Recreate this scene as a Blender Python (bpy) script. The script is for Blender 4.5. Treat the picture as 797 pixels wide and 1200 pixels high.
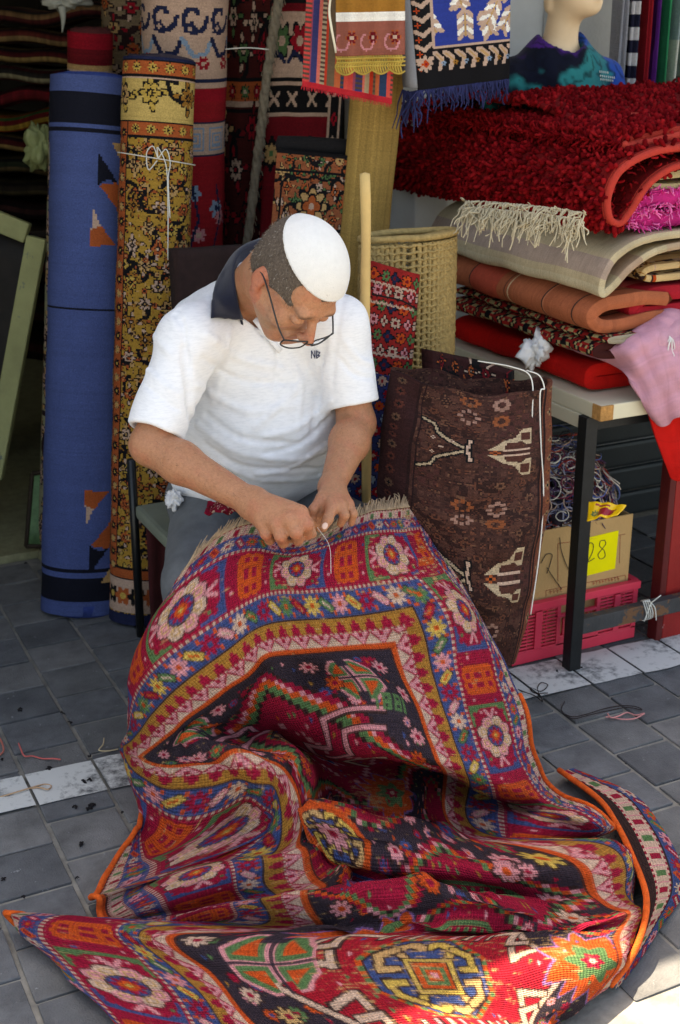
import bpy, bmesh, math, random
import numpy as np
from mathutils import Vector, Matrix
random.seed(7); np.random.seed(7)
for o in list(bpy.data.objects): bpy.data.objects.remove(o)
scene = bpy.context.scene
COL = scene.collection

# ------------------------------------------------------------------ camera
PITCH, YAW, CAMH = math.radians(20.7), math.radians(26.1), 1.65
cam_d = bpy.data.cameras.new('camera'); cam = bpy.data.objects.new('camera', cam_d); COL.objects.link(cam)
cam_d.sensor_fit = 'VERTICAL'; cam_d.sensor_height = 36.0; cam_d.lens = 1540 / 1200 * 36
cam_d.clip_start = 0.05; cam_d.clip_end = 500
cam.location = (0, 0, CAMH); cam.rotation_euler = (math.radians(90) - PITCH, 0, -YAW)
cam_d.dof.use_dof = True; cam_d.dof.focus_distance = 2.65; cam_d.dof.aperture_fstop = 6.3
scene.camera = cam
scene.render.resolution_x, scene.render.resolution_y = 680, 1024

# ------------------------------------------------------------------ light
SUN_EL = math.radians(62)
world = bpy.data.worlds.new('World'); scene.world = world; world.use_nodes = True
wn = world.node_tree
sky = wn.nodes.new('ShaderNodeTexSky'); sky.sky_type = 'NISHITA'; sky.sun_disc = False
sky.sun_elevation = SUN_EL; sky.sun_rotation = math.radians(-8)
sky.air_density = 1.0; sky.dust_density = 2.5; sky.ozone_density = 0.6
bg = wn.nodes['Background']; bg.inputs['Strength'].default_value = 0.13
wn.links.new(sky.outputs['Color'], bg.inputs['Color'])
sun_d = bpy.data.lights.new('sun', 'SUN'); sun = bpy.data.objects.new('sun', sun_d); COL.objects.link(sun)
sun_d.energy = 5.0; sun_d.angle = math.radians(0.55); sun_d.color = (1.0, 0.95, 0.87)
sun.location = (0, 8, 9)
sun.rotation_euler = Vector((0.10, -math.cos(SUN_EL), -math.sin(SUN_EL))).to_track_quat('-Z', 'Y').to_euler()
scene.view_settings.view_transform = 'Standard'; scene.view_settings.look = 'None'
scene.view_settings.exposure = 2.0; scene.view_settings.gamma = 1.0
scene.view_settings.use_curve_mapping = False
scene.view_settings.use_white_balance = True; scene.view_settings.white_balance_temperature = 8500; scene.view_settings.white_balance_tint = 10

# ------------------------------------------------------------------ placing helpers (survey of the place: bearing, drop and distance)
_fw = np.array([math.sin(YAW)*math.cos(PITCH), math.cos(YAW)*math.cos(PITCH), -math.sin(PITCH)])
_rt = np.array([math.cos(YAW), -math.sin(YAW), 0.0]); _up = np.cross(_rt, _fw)
_hd = np.array([math.sin(YAW), math.cos(YAW), 0.0])
_C = np.array([0, 0, CAMH])
def ray(x, y): return _fw + _rt*(x-398.5)/1540. - _up*(y-600)/1540.
def pf(x, y, F):
    d = ray(x, y); return _C + d*(F/(d@_hd))
def pz(x, y, z):
    d = ray(x, y); return _C + d*((z-CAMH)/d[2])
def py_(x, y, Y):
    d = ray(x, y); return _C + d*(Y/d[1])
def px_(x, y, X):
    d = ray(x, y); return _C + d*(X/d[0])

# ------------------------------------------------------------------ colour
def lin(c):
    c = np.asarray(c, float)/255.
    return np.where(c <= 0.04045, c/12.92, ((c+0.055)/1.055)**2.4)
def L4(c): return tuple(lin(c)) + (1.0,)

# ------------------------------------------------------------------ object helpers
def tag(o, label=None, cat=None, group=None, kind=None):
    if label: o['label'] = label
    if cat: o['category'] = cat
    if group: o['group'] = group
    if kind: o['kind'] = kind
    return o
def empty(name, loc=(0, 0, 0), label=None, cat=None, group=None, parent=None):
    o = bpy.data.objects.new(name, None); COL.objects.link(o); o.location = loc
    o.empty_display_size = 0.05
    if parent: o.parent = parent
    return tag(o, label, cat, group)
def link(name, me, mat=None, parent=None):
    o = bpy.data.objects.new(name, me); COL.objects.link(o)
    if mat is not None and len(me.materials) == 0: me.materials.append(mat)
    if parent is not None:
        o.parent = parent
        if parent.type == 'EMPTY' or True:
            M = Matrix.Identity(4); p = parent
            M = parent_world(parent)
            o.matrix_parent_inverse = M.inverted()
    return o
def parent_world(p):
    M = Matrix.Translation(p.location) @ p.rotation_euler.to_matrix().to_4x4()
    if p.parent: M = parent_world(p.parent) @ p.matrix_parent_inverse @ M
    return M
def arrays_mesh(name, V, Q, smooth=True):
    """V (n,3); Q (m,k) polygons all of k corners"""
    V = np.ascontiguousarray(V, np.float32); Q = np.ascontiguousarray(Q, np.int32)
    me = bpy.data.meshes.new(name); k = Q.shape[1]
    me.vertices.add(len(V)); me.vertices.foreach_set('co', V.ravel())
    me.loops.add(Q.size); me.loops.foreach_set('vertex_index', Q.ravel())
    me.polygons.add(len(Q)); me.polygons.foreach_set('loop_start', np.arange(0, Q.size, k, dtype=np.int32))
    me.polygons.foreach_set('loop_total', np.full(len(Q), k, np.int32))
    me.polygons.foreach_set('use_smooth', np.full(len(Q), smooth))
    me.update(calc_edges=True); me.validate()
    return me
def set_attr(me, name, kind, domain, data):
    a = me.attributes.new(name, kind, domain)
    a.data.foreach_set('color' if 'COLOR' in kind else 'vector' if 'VECTOR' in kind else 'value', np.ascontiguousarray(data, np.float32).ravel())
def grid_mesh(name, P, colors=None, uv=None, closed_u=False, smooth=True):
    """P (R,C,3) points; colors (R-1,C-1[,+1 when closed],3) linear rgb per cell"""
    R, C = P.shape[:2]
    idx = np.arange(R*C).reshape(R, C)
    if closed_u: idx = np.concatenate([idx, idx[:, :1]], 1)
    Q = np.stack([idx[:-1, :-1], idx[:-1, 1:], idx[1:, 1:], idx[1:, :-1]], -1).reshape(-1, 4)
    me = arrays_mesh(name, P.reshape(-1, 3), Q, smooth)
    if colors is not None:
        n = len(Q); c4 = np.ones((n, 4)); c4[:, :3] = colors.reshape(-1, 3)
        set_attr(me, 'Col', 'FLOAT_COLOR', 'FACE', c4)
    if uv is not None:
        set_attr(me, 'uvm', 'FLOAT_VECTOR', 'POINT', uv.reshape(-1, 3))
    return me
def bm_mesh(name, bm, smooth=False):
    me = bpy.data.meshes.new(name); bm.to_mesh(me); bm.free()
    if smooth: me.polygons.foreach_set('use_smooth', [True]*len(me.polygons))
    me.update(); return me
def box_bm(bm, lo, hi, bevel=0.0, M=None):
    r = bmesh.ops.create_cube(bm, size=1.0)
    vs = r['verts']; lo = Vector(lo); hi = Vector(hi); c = (lo+hi)/2; d = hi-lo
    for v in vs: v.co = Vector((v.co.x*d.x, v.co.y*d.y, v.co.z*d.z)) + c
    if bevel > 0:
        es = {e for v in vs for e in v.link_edges}
        g = bmesh.ops.bevel(bm, geom=list(es), offset=bevel, segments=2, profile=0.6, affect='EDGES', clamp_overlap=True)
        vs = list({v for v in g['verts']} | {v for v in vs if v.is_valid})
    if M is not None:
        for v in vs: v.co = M @ v.co
    return vs
def box(name, lo, hi, mat, parent=None, bevel=0.003, M=None):
    bm = bmesh.new(); box_bm(bm, lo, hi, bevel, M); return link(name, bm_mesh(name, bm), mat, parent)
def tube_arrays(pts, rad, seg=8, cap=True):
    pts = np.asarray(pts, float); n = len(pts)
    rad = np.full(n, rad) if np.isscalar(rad) else np.asarray(rad, float)
    T = np.gradient(pts, axis=0); T /= np.linalg.norm(T, axis=1, keepdims=True)+1e-12
    ref = np.array([0, 0, 1.0]) if abs(T[0, 2]) < .9 else np.array([1.0, 0, 0])
    N = np.zeros_like(T); nprev = np.cross(T[0], ref); nprev /= np.linalg.norm(nprev)
    for i in range(n):
        v = nprev - T[i]*(nprev@T[i]); v /= np.linalg.norm(v)+1e-12; N[i] = v; nprev = v
    B = np.cross(T, N); a = np.linspace(0, 2*np.pi, seg, endpoint=False)
    V = pts[:, None]+rad[:, None, None]*(np.cos(a)[None, :, None]*N[:, None]+np.sin(a)[None, :, None]*B[:, None])
    idx = np.arange(n*seg).reshape(n, seg); nx = np.roll(idx, -1, 1)
    Q = np.stack([idx[:-1], nx[:-1], nx[1:], idx[1:]], -1).reshape(-1, 4)
    V = V.reshape(-1, 3)
    if cap:
        V = np.vstack([V, pts[0]-T[0]*rad[0]*.35, pts[-1]+T[-1]*rad[-1]*.35]); k = n*seg
        j = np.arange(seg); jn = np.roll(j, -1)
        Q = np.vstack([Q, np.stack([np.full(seg, k), np.full(seg, k), jn, j], -1)[:0]])
        T1 = np.stack([np.full(seg, k), jn, j, j], -1); T2 = np.stack([np.full(seg, k+1), idx[-1][j], idx[-1][jn], idx[-1][jn]], -1)
        return V, Q, np.vstack([T1[:, :3], T2[:, :3]])
    return V, Q, np.zeros((0, 3), int)
def multi_mesh(name, parts, smooth=True, colors=None):
    """parts: list of (V, Q4, T3); joined; colors: one rgb per part"""
    me = bpy.data.meshes.new(name)
    Vs, loops, tot, off, pc = [], [], [], 0, []
    for i, (V, Q, T) in enumerate(parts):
        Vs.append(V); loops += [np.asarray(Q).ravel()+off, np.asarray(T).ravel()+off]
        tot += [np.full(len(Q), 4), np.full(len(T), 3)]; off += len(V)
        pc.append(np.full(len(Q)+len(T), i))
    V = np.vstack(Vs).astype(np.float32); Lp = np.concatenate(loops).astype(np.int32); tt = np.concatenate(tot).astype(np.int32)
    me.vertices.add(len(V)); me.vertices.foreach_set('co', V.ravel())
    me.loops.add(len(Lp)); me.loops.foreach_set('vertex_index', Lp)
    me.polygons.add(len(tt)); me.polygons.foreach_set('loop_start', np.concatenate([[0], np.cumsum(tt)[:-1]]).astype(np.int32))
    me.polygons.foreach_set('loop_total', tt); me.polygons.foreach_set('use_smooth', np.full(len(tt), smooth))
    me.update(calc_edges=True); me.validate()
    if colors is not None:
        c = np.ones((len(tt), 4)); c[:, :3] = np.asarray(colors)[np.concatenate(pc)]
        set_attr(me, 'Col', 'FLOAT_COLOR', 'FACE', c)
    return me
def tube(name, pts, rad, mat, parent=None, seg=8):
    return link(name, multi_mesh(name, [tube_arrays(pts, rad, seg)]), mat, parent)
def crom(pts, n):
    """Catmull-Rom through pts -> n points"""
    p = np.asarray(pts, float); p = np.vstack([2*p[0]-p[1], p, 2*p[-1]-p[-2]])
    t = np.linspace(0, len(p)-3-1e-9, n); i = t.astype(int); u = (t-i)[:, None]
    a, b, c, d = p[i], p[i+1], p[i+2], p[i+3]
    return .5*((2*b)+(-a+c)*u+(2*a-5*b+4*c-d)*u**2+(-a+3*b-3*c+d)*u**3)
def vnoise(P, scale, seed=0, octaves=3):
    """cheap smooth noise at points P (...,3): sum of random plane waves"""
    rng = np.random.RandomState(seed); out = np.zeros(P.shape[:-1]); amp = 1.
    for o in range(octaves):
        for _ in range(6):
            k = rng.normal(size=3); k *= (2*np.pi/scale)/np.linalg.norm(k)*rng.uniform(.6, 1.4)
            out += amp*np.sin(P@k+rng.uniform(0, 6.28))/3.
        amp *= .5; scale *= .5
    return out

# ------------------------------------------------------------------ materials
_M = {}
def nodes_of(name):
    m = bpy.data.materials.new(name); m.use_nodes = True
    return m, m.node_tree, m.node_tree.nodes['Principled BSDF']
def mat(name, rgb, *a_, world=False, **k_):
    m = _mat(name, rgb, *a_, **k_)
    if world:
        for n in m.node_tree.nodes:
            if n.type == 'TEX_COORD':
                g = m.node_tree.nodes.new('ShaderNodeNewGeometry')
                for l in list(n.outputs['Object'].links): m.node_tree.links.new(g.outputs['Position'], l.to_socket)
    return m
def _mat(name, rgb, rough=.75, metal=0., var=.18, scale=18., bump=.15, bscale=120., spec=.3, sheen=0., trans=0., detail=6, dist=.004, wear=None):
    """plain procedural surface: colour broken by two noises, fine relief; wear=(rgb, amount, scale) chips"""
    if name in _M: return _M[name]
    m, nt, b = nodes_of(name); N, Lk = nt.nodes, nt.links
    tc = N.new('ShaderNodeTexCoord')
    n1 = N.new('ShaderNodeTexNoise'); n1.inputs['Scale'].default_value = scale; n1.inputs['Detail'].default_value = detail; n1.inputs['Roughness'].default_value = .65
    Lk.new(tc.outputs['Object'], n1.inputs['Vector'])
    r = N.new('ShaderNodeValToRGB'); c = np.array(lin(rgb))
    r.color_ramp.elements[0].position = .3; r.color_ramp.elements[1].position = .7
    r.color_ramp.elements[0].color = tuple(np.clip(c*(1-var), 0, 1))+(1,); r.color_ramp.elements[1].color = tuple(np.clip(c*(1+var), 0, 1))+(1,)
    Lk.new(n1.outputs['Fac'], r.inputs['Fac']); colo = r.outputs['Color']
    if wear:
        n3 = N.new('ShaderNodeTexNoise'); n3.inputs['Scale'].default_value = wear[2]; n3.inputs['Detail'].default_value = 8; n3.inputs['Roughness'].default_value = .7
        Lk.new(tc.outputs['Object'], n3.inputs['Vector'])
        r3 = N.new('ShaderNodeValToRGB'); r3.color_ramp.elements[0].position = 1-wear[1]; r3.color_ramp.elements[1].position = min(1, 1-wear[1]+.03)
        Lk.new(n3.outputs['Fac'], r3.inputs['Fac'])
        mx = N.new('ShaderNodeMix'); mx.data_type = 'RGBA'; mx.inputs[7].default_value = L4(wear[0])
        Lk.new(r3.outputs['Color'], mx.inputs[0]); Lk.new(colo, mx.inputs[6]); colo = mx.outputs[2]
    Lk.new(colo, b.inputs['Base Color'])
    b.inputs['Roughness'].default_value = rough; b.inputs['Metallic'].default_value = metal; b.inputs['Specular IOR Level'].default_value = spec
    b.inputs['Sheen Weight'].default_value = sheen
    if trans: b.inputs['Transmission Weight'].default_value = trans
    if bump:
        n2 = N.new('ShaderNodeTexNoise'); n2.inputs['Scale'].default_value = bscale; n2.inputs['Detail'].default_value = 4
        Lk.new(tc.outputs['Object'], n2.inputs['Vector'])
        bp = N.new('ShaderNodeBump'); bp.inputs['Strength'].default_value = bump; bp.inputs['Distance'].default_value = dist
        Lk.new(n2.outputs['Fac'], bp.inputs['Height']); Lk.new(bp.outputs['Normal'], b.inputs['Normal'])
    _M[name] = m; return m
def textile_mat(name, rough=.9, pile=.25, weave=340., sheen=.15, vary=.12, wscale=(1, 1), bstr=.5, rib=None, gain=1.):
    """colour comes knot by knot from the mesh (attribute Col); thread relief and soil are nodes on uvm (metres)"""
    if name in _M: return _M[name]
    m, nt, b = nodes_of(name); N, Lk = nt.nodes, nt.links
    at = N.new('ShaderNodeAttribute'); at.attribute_name = 'Col'
    uv = N.new('ShaderNodeAttribute'); uv.attribute_name = 'uvm'
    mp = N.new('ShaderNodeMapping'); mp.inputs['Scale'].default_value = (wscale[0], wscale[1], 1); Lk.new(uv.outputs['Vector'], mp.inputs['Vector'])
    n1 = N.new('ShaderNodeTexNoise'); n1.inputs['Scale'].default_value = 9; n1.inputs['Detail'].default_value = 8; n1.inputs['Roughness'].default_value = .7
    Lk.new(uv.outputs['Vector'], n1.inputs['Vector'])
    n2 = N.new('ShaderNodeTexNoise'); n2.inputs['Scale'].default_value = weave; n2.inputs['Detail'].default_value = 2
    Lk.new(mp.outputs['Vector'], n2.inputs['Vector'])
    ad = N.new('ShaderNodeMath'); ad.operation = 'MULTIPLY_ADD'; ad.inputs[1].default_value = vary*4*gain; ad.inputs[2].default_value = (1-vary*2)*gain
    Lk.new(n1.outputs['Fac'], ad.inputs[0])
    ad2 = N.new('ShaderNodeMath'); ad2.operation = 'MULTIPLY_ADD'; ad2.inputs[1].default_value = pile*4; ad2.inputs[2].default_value = 1-pile*2
    Lk.new(n2.outputs['Fac'], ad2.inputs[0])
    mu = N.new('ShaderNodeMath'); mu.operation = 'MULTIPLY'; Lk.new(ad.outputs[0], mu.inputs[0]); Lk.new(ad2.outputs[0], mu.inputs[1])
    hgt = n2.outputs['Fac']; fac = mu.outputs[0]
    if rib:                                              # rows of knots
        sx = N.new('ShaderNodeSeparateXYZ'); Lk.new(uv.outputs['Vector'], sx.inputs[0]); acc = None
        for ax, pitch in (('X', rib[0]), ('Y', rib[1])):
            k = N.new('ShaderNodeMath'); k.operation = 'MULTIPLY'; k.inputs[1].default_value = 6.2832/pitch; Lk.new(sx.outputs[ax], k.inputs[0])
            sn = N.new('ShaderNodeMath'); sn.operation = 'SINE'; Lk.new(k.outputs[0], sn.inputs[0])
            if acc is None: acc = sn.outputs[0]
            else: ad3 = N.new('ShaderNodeMath'); Lk.new(acc, ad3.inputs[0]); Lk.new(sn.outputs[0], ad3.inputs[1]); acc = ad3.outputs[0]
        rf = N.new('ShaderNodeMath'); rf.operation = 'MULTIPLY_ADD'; rf.inputs[1].default_value = .075; rf.inputs[2].default_value = 1.; Lk.new(acc, rf.inputs[0])
        m7 = N.new('ShaderNodeMath'); m7.operation = 'MULTIPLY'; Lk.new(fac, m7.inputs[0]); Lk.new(rf.outputs[0], m7.inputs[1]); fac = m7.outputs[0]
        hh = N.new('ShaderNodeMath'); hh.operation = 'MULTIPLY_ADD'; hh.inputs[1].default_value = .35; Lk.new(acc, hh.inputs[0]); Lk.new(hgt, hh.inputs[2]); hgt = hh.outputs[0]
    vm = N.new('ShaderNodeVectorMath'); vm.operation = 'SCALE'; Lk.new(at.outputs['Color'], vm.inputs[0]); Lk.new(fac, vm.inputs['Scale'])
    Lk.new(vm.outputs['Vector'], b.inputs['Base Color'])
    b.inputs['Roughness'].default_value = rough; b.inputs['Specular IOR Level'].default_value = .15
    b.inputs['Sheen Weight'].default_value = sheen; b.inputs['Sheen Roughness'].default_value = .5
    bp = N.new('ShaderNodeBump'); bp.inputs['Strength'].default_value = bstr; bp.inputs['Distance'].default_value = .003
    Lk.new(hgt, bp.inputs['Height']); Lk.new(bp.outputs['Normal'], b.inputs['Normal'])
    _M[name] = m; return m
def col_mat(name, rough=.8, sheen=.2, spec=.2, vary=.15, vscale=40.):
    """plain material whose colour is the mesh attribute Col"""
    if name in _M: return _M[name]
    m, nt, b = nodes_of(name); N, Lk = nt.nodes, nt.links
    at = N.new('ShaderNodeAttribute'); at.attribute_name = 'Col'; tc = N.new('ShaderNodeTexCoord')
    n1 = N.new('ShaderNodeTexNoise'); n1.inputs['Scale'].default_value = vscale; n1.inputs['Detail'].default_value = 5; Lk.new(tc.outputs['Object'], n1.inputs['Vector'])
    ad = N.new('ShaderNodeMath'); ad.operation = 'MULTIPLY_ADD'; ad.inputs[1].default_value = vary*4; ad.inputs[2].default_value = 1-vary*2; Lk.new(n1.outputs['Fac'], ad.inputs[0])
    vm = N.new('ShaderNodeVectorMath'); vm.operation = 'SCALE'; Lk.new(at.outputs['Color'], vm.inputs[0]); Lk.new(ad.outputs[0], vm.inputs['Scale'])
    Lk.new(vm.outputs['Vector'], b.inputs['Base Color']); b.inputs['Roughness'].default_value = rough; b.inputs['Specular IOR Level'].default_value = spec; b.inputs['Sheen Weight'].default_value = sheen
    _M[name] = m; return m

# ------------------------------------------------------------------ the pavement and the building shell
ground = link('ground', grid_mesh('ground', np.array([[[x, y, -.012] for x in (-120, 120)] for y in (-120, 120)], float)), mat('street_paving', (128, 128, 126), .9, var=.2, scale=3))
tag(ground, kind='structure')
m_tile = mat('basalt_tile', (98, 103, 110), .82, var=.22, scale=26, bump=.5, bscale=260, dist=.002, wear=((140, 143, 148), .30, 60))
def tile_mats():
    out = []
    for i, c in enumerate([(99, 99, 99), (88, 89, 91), (108, 107, 106), (95, 96, 98)]):
        out.append(mat('basalt_tile_%d' % i, c, .85, var=.34, scale=7+2*i, bump=.8, bscale=240, dist=.003, wear=((134, 136, 138), .36, 46), world=True))
    return out
TM = tile_mats()
pave = link('pavement', grid_mesh('pavement', np.array([[[x, y, -.006] for x in (-.6, 4.5)] for y in (.9, 3.985)], float)), mat('mortar', (132, 128, 120), .95, var=.4, scale=14, bump=.4))
tag(pave, kind='structure')
PX, PY = .1612, .1562
_tile_me = []
for k in range(12):
    bm = bmesh.new(); g = .0042+.0012*(k % 3)
    box_bm(bm, (-PX/2+g, -PY/2+g, -.03), (PX/2-g, PY/2-g, 0), .003)
    for v in bm.verts: v.co += Vector((random.uniform(-1, 1), random.uniform(-1, 1), 0))*.0011
    me = bm_mesh('tile', bm); me.materials.append(TM[k % 4]); _tile_me.append(me)
for ci in range(-3, 18):
    for ri in range(-3, 19):
        x = .338+PX*(ci+.5); y = 1.932+PY*(ri+.5)+(PY/2 if ci % 2 else 0) - .0
        if y > 3.93 or y < 1.2: continue
        p = Vector((x, y, 0)) ; v = np.array(p)-_C; z = v@_fw
        u_, v_ = 398.5+1540*(v@_rt)/z, 600-1540*(v@_up)/z
        if not (-90 < u_ < 890 and 600 < v_ < 1330): continue
        o = link('tile', random.choice(_tile_me), None, pave)
        o.location = (x, y, random.uniform(-.002, .0014)); o.rotation_euler = (random.uniform(-.008, .008), random.uniform(-.008, .008), random.uniform(-.010, .010))
# painted white line, worn through in places (sheet laid on the tiles)
m, nt, b = nodes_of('worn_white_paint'); N, Lk = nt.nodes, nt.links
tc = N.new('ShaderNodeTexCoord'); n1 = N.new('ShaderNodeTexNoise'); n1.inputs['Scale'].default_value = 38; n1.inputs['Detail'].default_value = 9; n1.inputs['Roughness'].default_value = .72
n0 = N.new('ShaderNodeTexNoise'); n0.inputs['Scale'].default_value = 5; n0.inputs['Detail'].default_value = 3
Lk.new(tc.outputs['Object'], n1.inputs['Vector']); Lk.new(tc.outputs['Object'], n0.inputs['Vector'])
ma = N.new('ShaderNodeMath'); ma.operation = 'MULTIPLY_ADD'; ma.inputs[1].default_value = .6; Lk.new(n0.outputs['Fac'], ma.inputs[0]); Lk.new(n1.outputs['Fac'], ma.inputs[2])
r = N.new('ShaderNodeValToRGB'); r.color_ramp.elements[0].position = .79; r.color_ramp.elements[1].position = 1.02
r.color_ramp.elements[0].color = L4((200, 200, 196)); r.color_ramp.elements[1].color = L4((92, 93, 94))
Lk.new(ma.outputs[0], r.inputs['Fac']); Lk.new(r.outputs['Color'], b.inputs['Base Color']); b.inputs['Roughness'].default_value = .8
m_paint = m
for a in range(-3, 16):
    x0 = .338+PX*a+.0035; x1 = x0+PX-.007
    if a in (3, 4, 5, 6): continue
    yf = lambda x: 2.553-.083*(x-.41)/1.5; yb = lambda x: 2.69-.06*(x-.44)/1.5
    n = 5; P = np.zeros((2, n, 3))
    for i in range(n):
        x = x0+(x1-x0)*i/(n-1); P[0, i] = (x, yf(x)+random.uniform(-.003, .003), .0045); P[1, i] = (x, yb(x)+random.uniform(-.003, .003), .0045)
    link('painted_line', grid_mesh('painted_line', P), m_paint, pave)
# shop floor behind the threshold
shopfloor = box('shop_floor', (-3, 4.0, -.03), (2.6, 8, .015), mat('terrazzo', (150, 146, 112), .5, var=.25, scale=30, bump=.1), bevel=.004); tag(shopfloor, kind='structure')
# ------------------------------------------------------------------ knotted patterns (one colour per knot)
PAL = {k: lin(v) for k, v in dict(crim=(144, 16, 46), char=(48, 38, 46), blue=(52, 68, 112), orange=(188, 72, 28), gold=(156, 106, 44), pink=(200, 130, 134),
       cream=(190, 158, 138), green=(76, 108, 66), brown=(48, 30, 28), lilac=(120, 90, 140), yell=(190, 156, 76), navy=(30, 36, 66), red=(152, 20, 36), dred=(112, 20, 28), black=(20, 18, 20), tan=(186, 146, 96), rust=(170, 84, 44), sky=(128, 150, 172), white=(235, 230, 220)).items()}
class Canvas:
    def __init__(s, w, h, k, bgc):
        s.nw, s.nh, s.k = int(round(w/k)), int(round(h/k)), k
        s.a = np.zeros((s.nh, s.nw, 3)); s.a[:] = PAL[bgc]
        s.S = ((np.arange(s.nw)+.5)*k)[None, :]+np.zeros((s.nh, 1)); s.T = ((np.arange(s.nh)+.5)*k)[:, None]+np.zeros((1, s.nw))
    def put(s, m, c): s.a[m] = PAL[c] if isinstance(c, str) else c
    def loc(s, cx, cy, rot=0):
        x, y = s.S-cx, s.T-cy
        if rot: x, y = x*math.cos(rot)+y*math.sin(rot), -x*math.sin(rot)+y*math.cos(rot)
        return x, y
    def star(s, cx, cy, r, c1, c2='orange', n=8, depth=.45, c3=None):
        x, y = s.loc(cx, cy); R = np.hypot(x, y); th = np.arctan2(y, x); e = r*(1-depth+depth*np.abs(np.cos(th*n/2)))
        if c3 is not None: s.put(R < e*1.25, c3)
        s.put(R < e, c1); s.put(R < r*.33, c2)
    def line(s, pts, w, c, wc=None):
        d = np.full(s.S.shape, 9.)
        for (ax, ay), (bx, by) in zip(pts[:-1], pts[1:]):
            vx, vy = bx-ax, by-ay; q = vx*vx+vy*vy+1e-12
            u = np.clip(((s.S-ax)*vx+(s.T-ay)*vy)/q, 0, 1); d = np.minimum(d, np.maximum(np.abs(s.S-ax-u*vx), np.abs(s.T-ay-u*vy)))
        if wc is not None: s.put(d < w*.5+s.k*1.2, wc)
        s.put(d < w*.5, c)
    def flame(s, cx, cy, r, n=9, sq=1.):
        x, y = s.loc(cx, cy); y = y/sq; R = np.hypot(x, y); th = np.arctan2(y, x)
        e = .62+.38*np.abs(((th*n/6.283+.25*np.sin(3*th)) % 1)*2-1)
        s.put(R < r*(e+.13), 'lilac'); s.put(R < r*(e+.06), 'orange')
        e2 = .6+.4*np.abs(((th*6/6.283) % 1)*2-1)
        s.put(R < r*.56*e2, 'green'); s.put(R < r*.20*e2*1.2, 'crim'); s.put(R < r*.07, 'cream')
    def quart(s, cx, cy, a, b, rot=0):
        x, y = s.loc(cx, cy, rot); u, v = np.abs(x), np.abs(y); q = s.k*2
        sh = np.maximum(np.maximum(u/a, v/b), (u/a+v/b)/1.45)
        notch = (u < a*.25) & (v > b*.72)
        s.put((sh < 1.12) & ~notch, 'pink'); ins = (sh < 1.0) & ~notch
        s.put(ins, 'green'); s.put(ins & (x*y < 0) & (sh > .2), 'green')
        s.put(ins & (u > a*.28) & (v > b*.25) & (u/a+v/b < 1.15), 'orange')
        gap = np.minimum(u, v) < s.k*2.2
        s.put(ins & gap, 'pink'); s.put((sh < 1.12) & (np.minimum(u, v) < s.k*1.1), 'char')
    def octa(s, cx, cy, R):
        x, y = s.loc(cx, cy); u, v = np.abs(x), np.abs(y); d = np.maximum(np.maximum(u, v), (u+v)/1.38)
        s.put(d < R*1.0, 'green'); th = np.arctan2(y, x); s.put((d < R*1.0) & (((th*9) % 2) < 1), 'orange'); s.put(d < R*.91, 'brown'); s.put(d < R*.88, 'blue')
        for sx, sy, c in ((1, 1, 'tan'), (-1, 1, 'yell'), (1, -1, 'yell'), (-1, -1, 'tan')):
            P = [(cx+sx*R*.3, cy+sy*R*.3), (cx+sx*R*.42, cy+sy*R*.62), (cx+sx*R*.18, cy+sy*R*.78), (cx+sx*R*.05, cy+sy*R*.66)]
            s.line(P, R*.11, c, 'brown')
            P = [(cx+sx*R*.42, cy+sy*R*.6), (cx+sx*R*.68, cy+sy*R*.42), (cx+sx*R*.72, cy+sy*R*.12), (cx+sx*R*.52, cy+sy*R*.14)]
            s.line(P, R*.11, c, 'brown')
        q = np.maximum(u, v)
        for f, c in ((.40, 'brown'), (.37, 'yell'), (.29, 'brown'), (.26, 'orange'), (.19, 'green'), (.12, 'orange'), (.06, 'pink')): s.put(q < R*f, c)
    def poly(s, pts, c):
        m = np.zeros(s.S.shape, bool); n = len(pts)
        for i in range(n):
            (x1, y1), (x2, y2) = pts[i], pts[(i+1) % n]
            if y1 == y2: continue
            cr = ((y1 > s.T) != (y2 > s.T)) & (s.S < (x2-x1)*(s.T-y1)/(y2-y1)+x1); m ^= cr
        s.put(m, c); return m
    def finish(s, jit=.10, wear=.0, wcol='cream', seed=1, streak=10):
        rng = np.random.RandomState(seed)
        g = 1+jit*rng.normal(size=(s.nh, s.nw, 1))*.7+jit*.5*rng.normal(size=(s.nh, 1, 1))
        a = s.a*np.clip(g, .5, 1.6)
        if wear > 0:
            n = rng.rand(s.nh, s.nw+streak); c = np.cumsum(n, 1); n = (c[:, streak:]-c[:, :-streak])/streak; n = (n-.5)*math.sqrt(streak)*3.4
            big = vnoise(np.stack([s.S, s.T, s.S*0], -1), .35, seed, 3)
            m = np.clip((n+big*.9-(2.2-2.2*wear))*.9, 0, .8)[..., None]; a = a*(1-m)+PAL[wcol]*m
        return np.clip(a, 0.004, 1)

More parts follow.
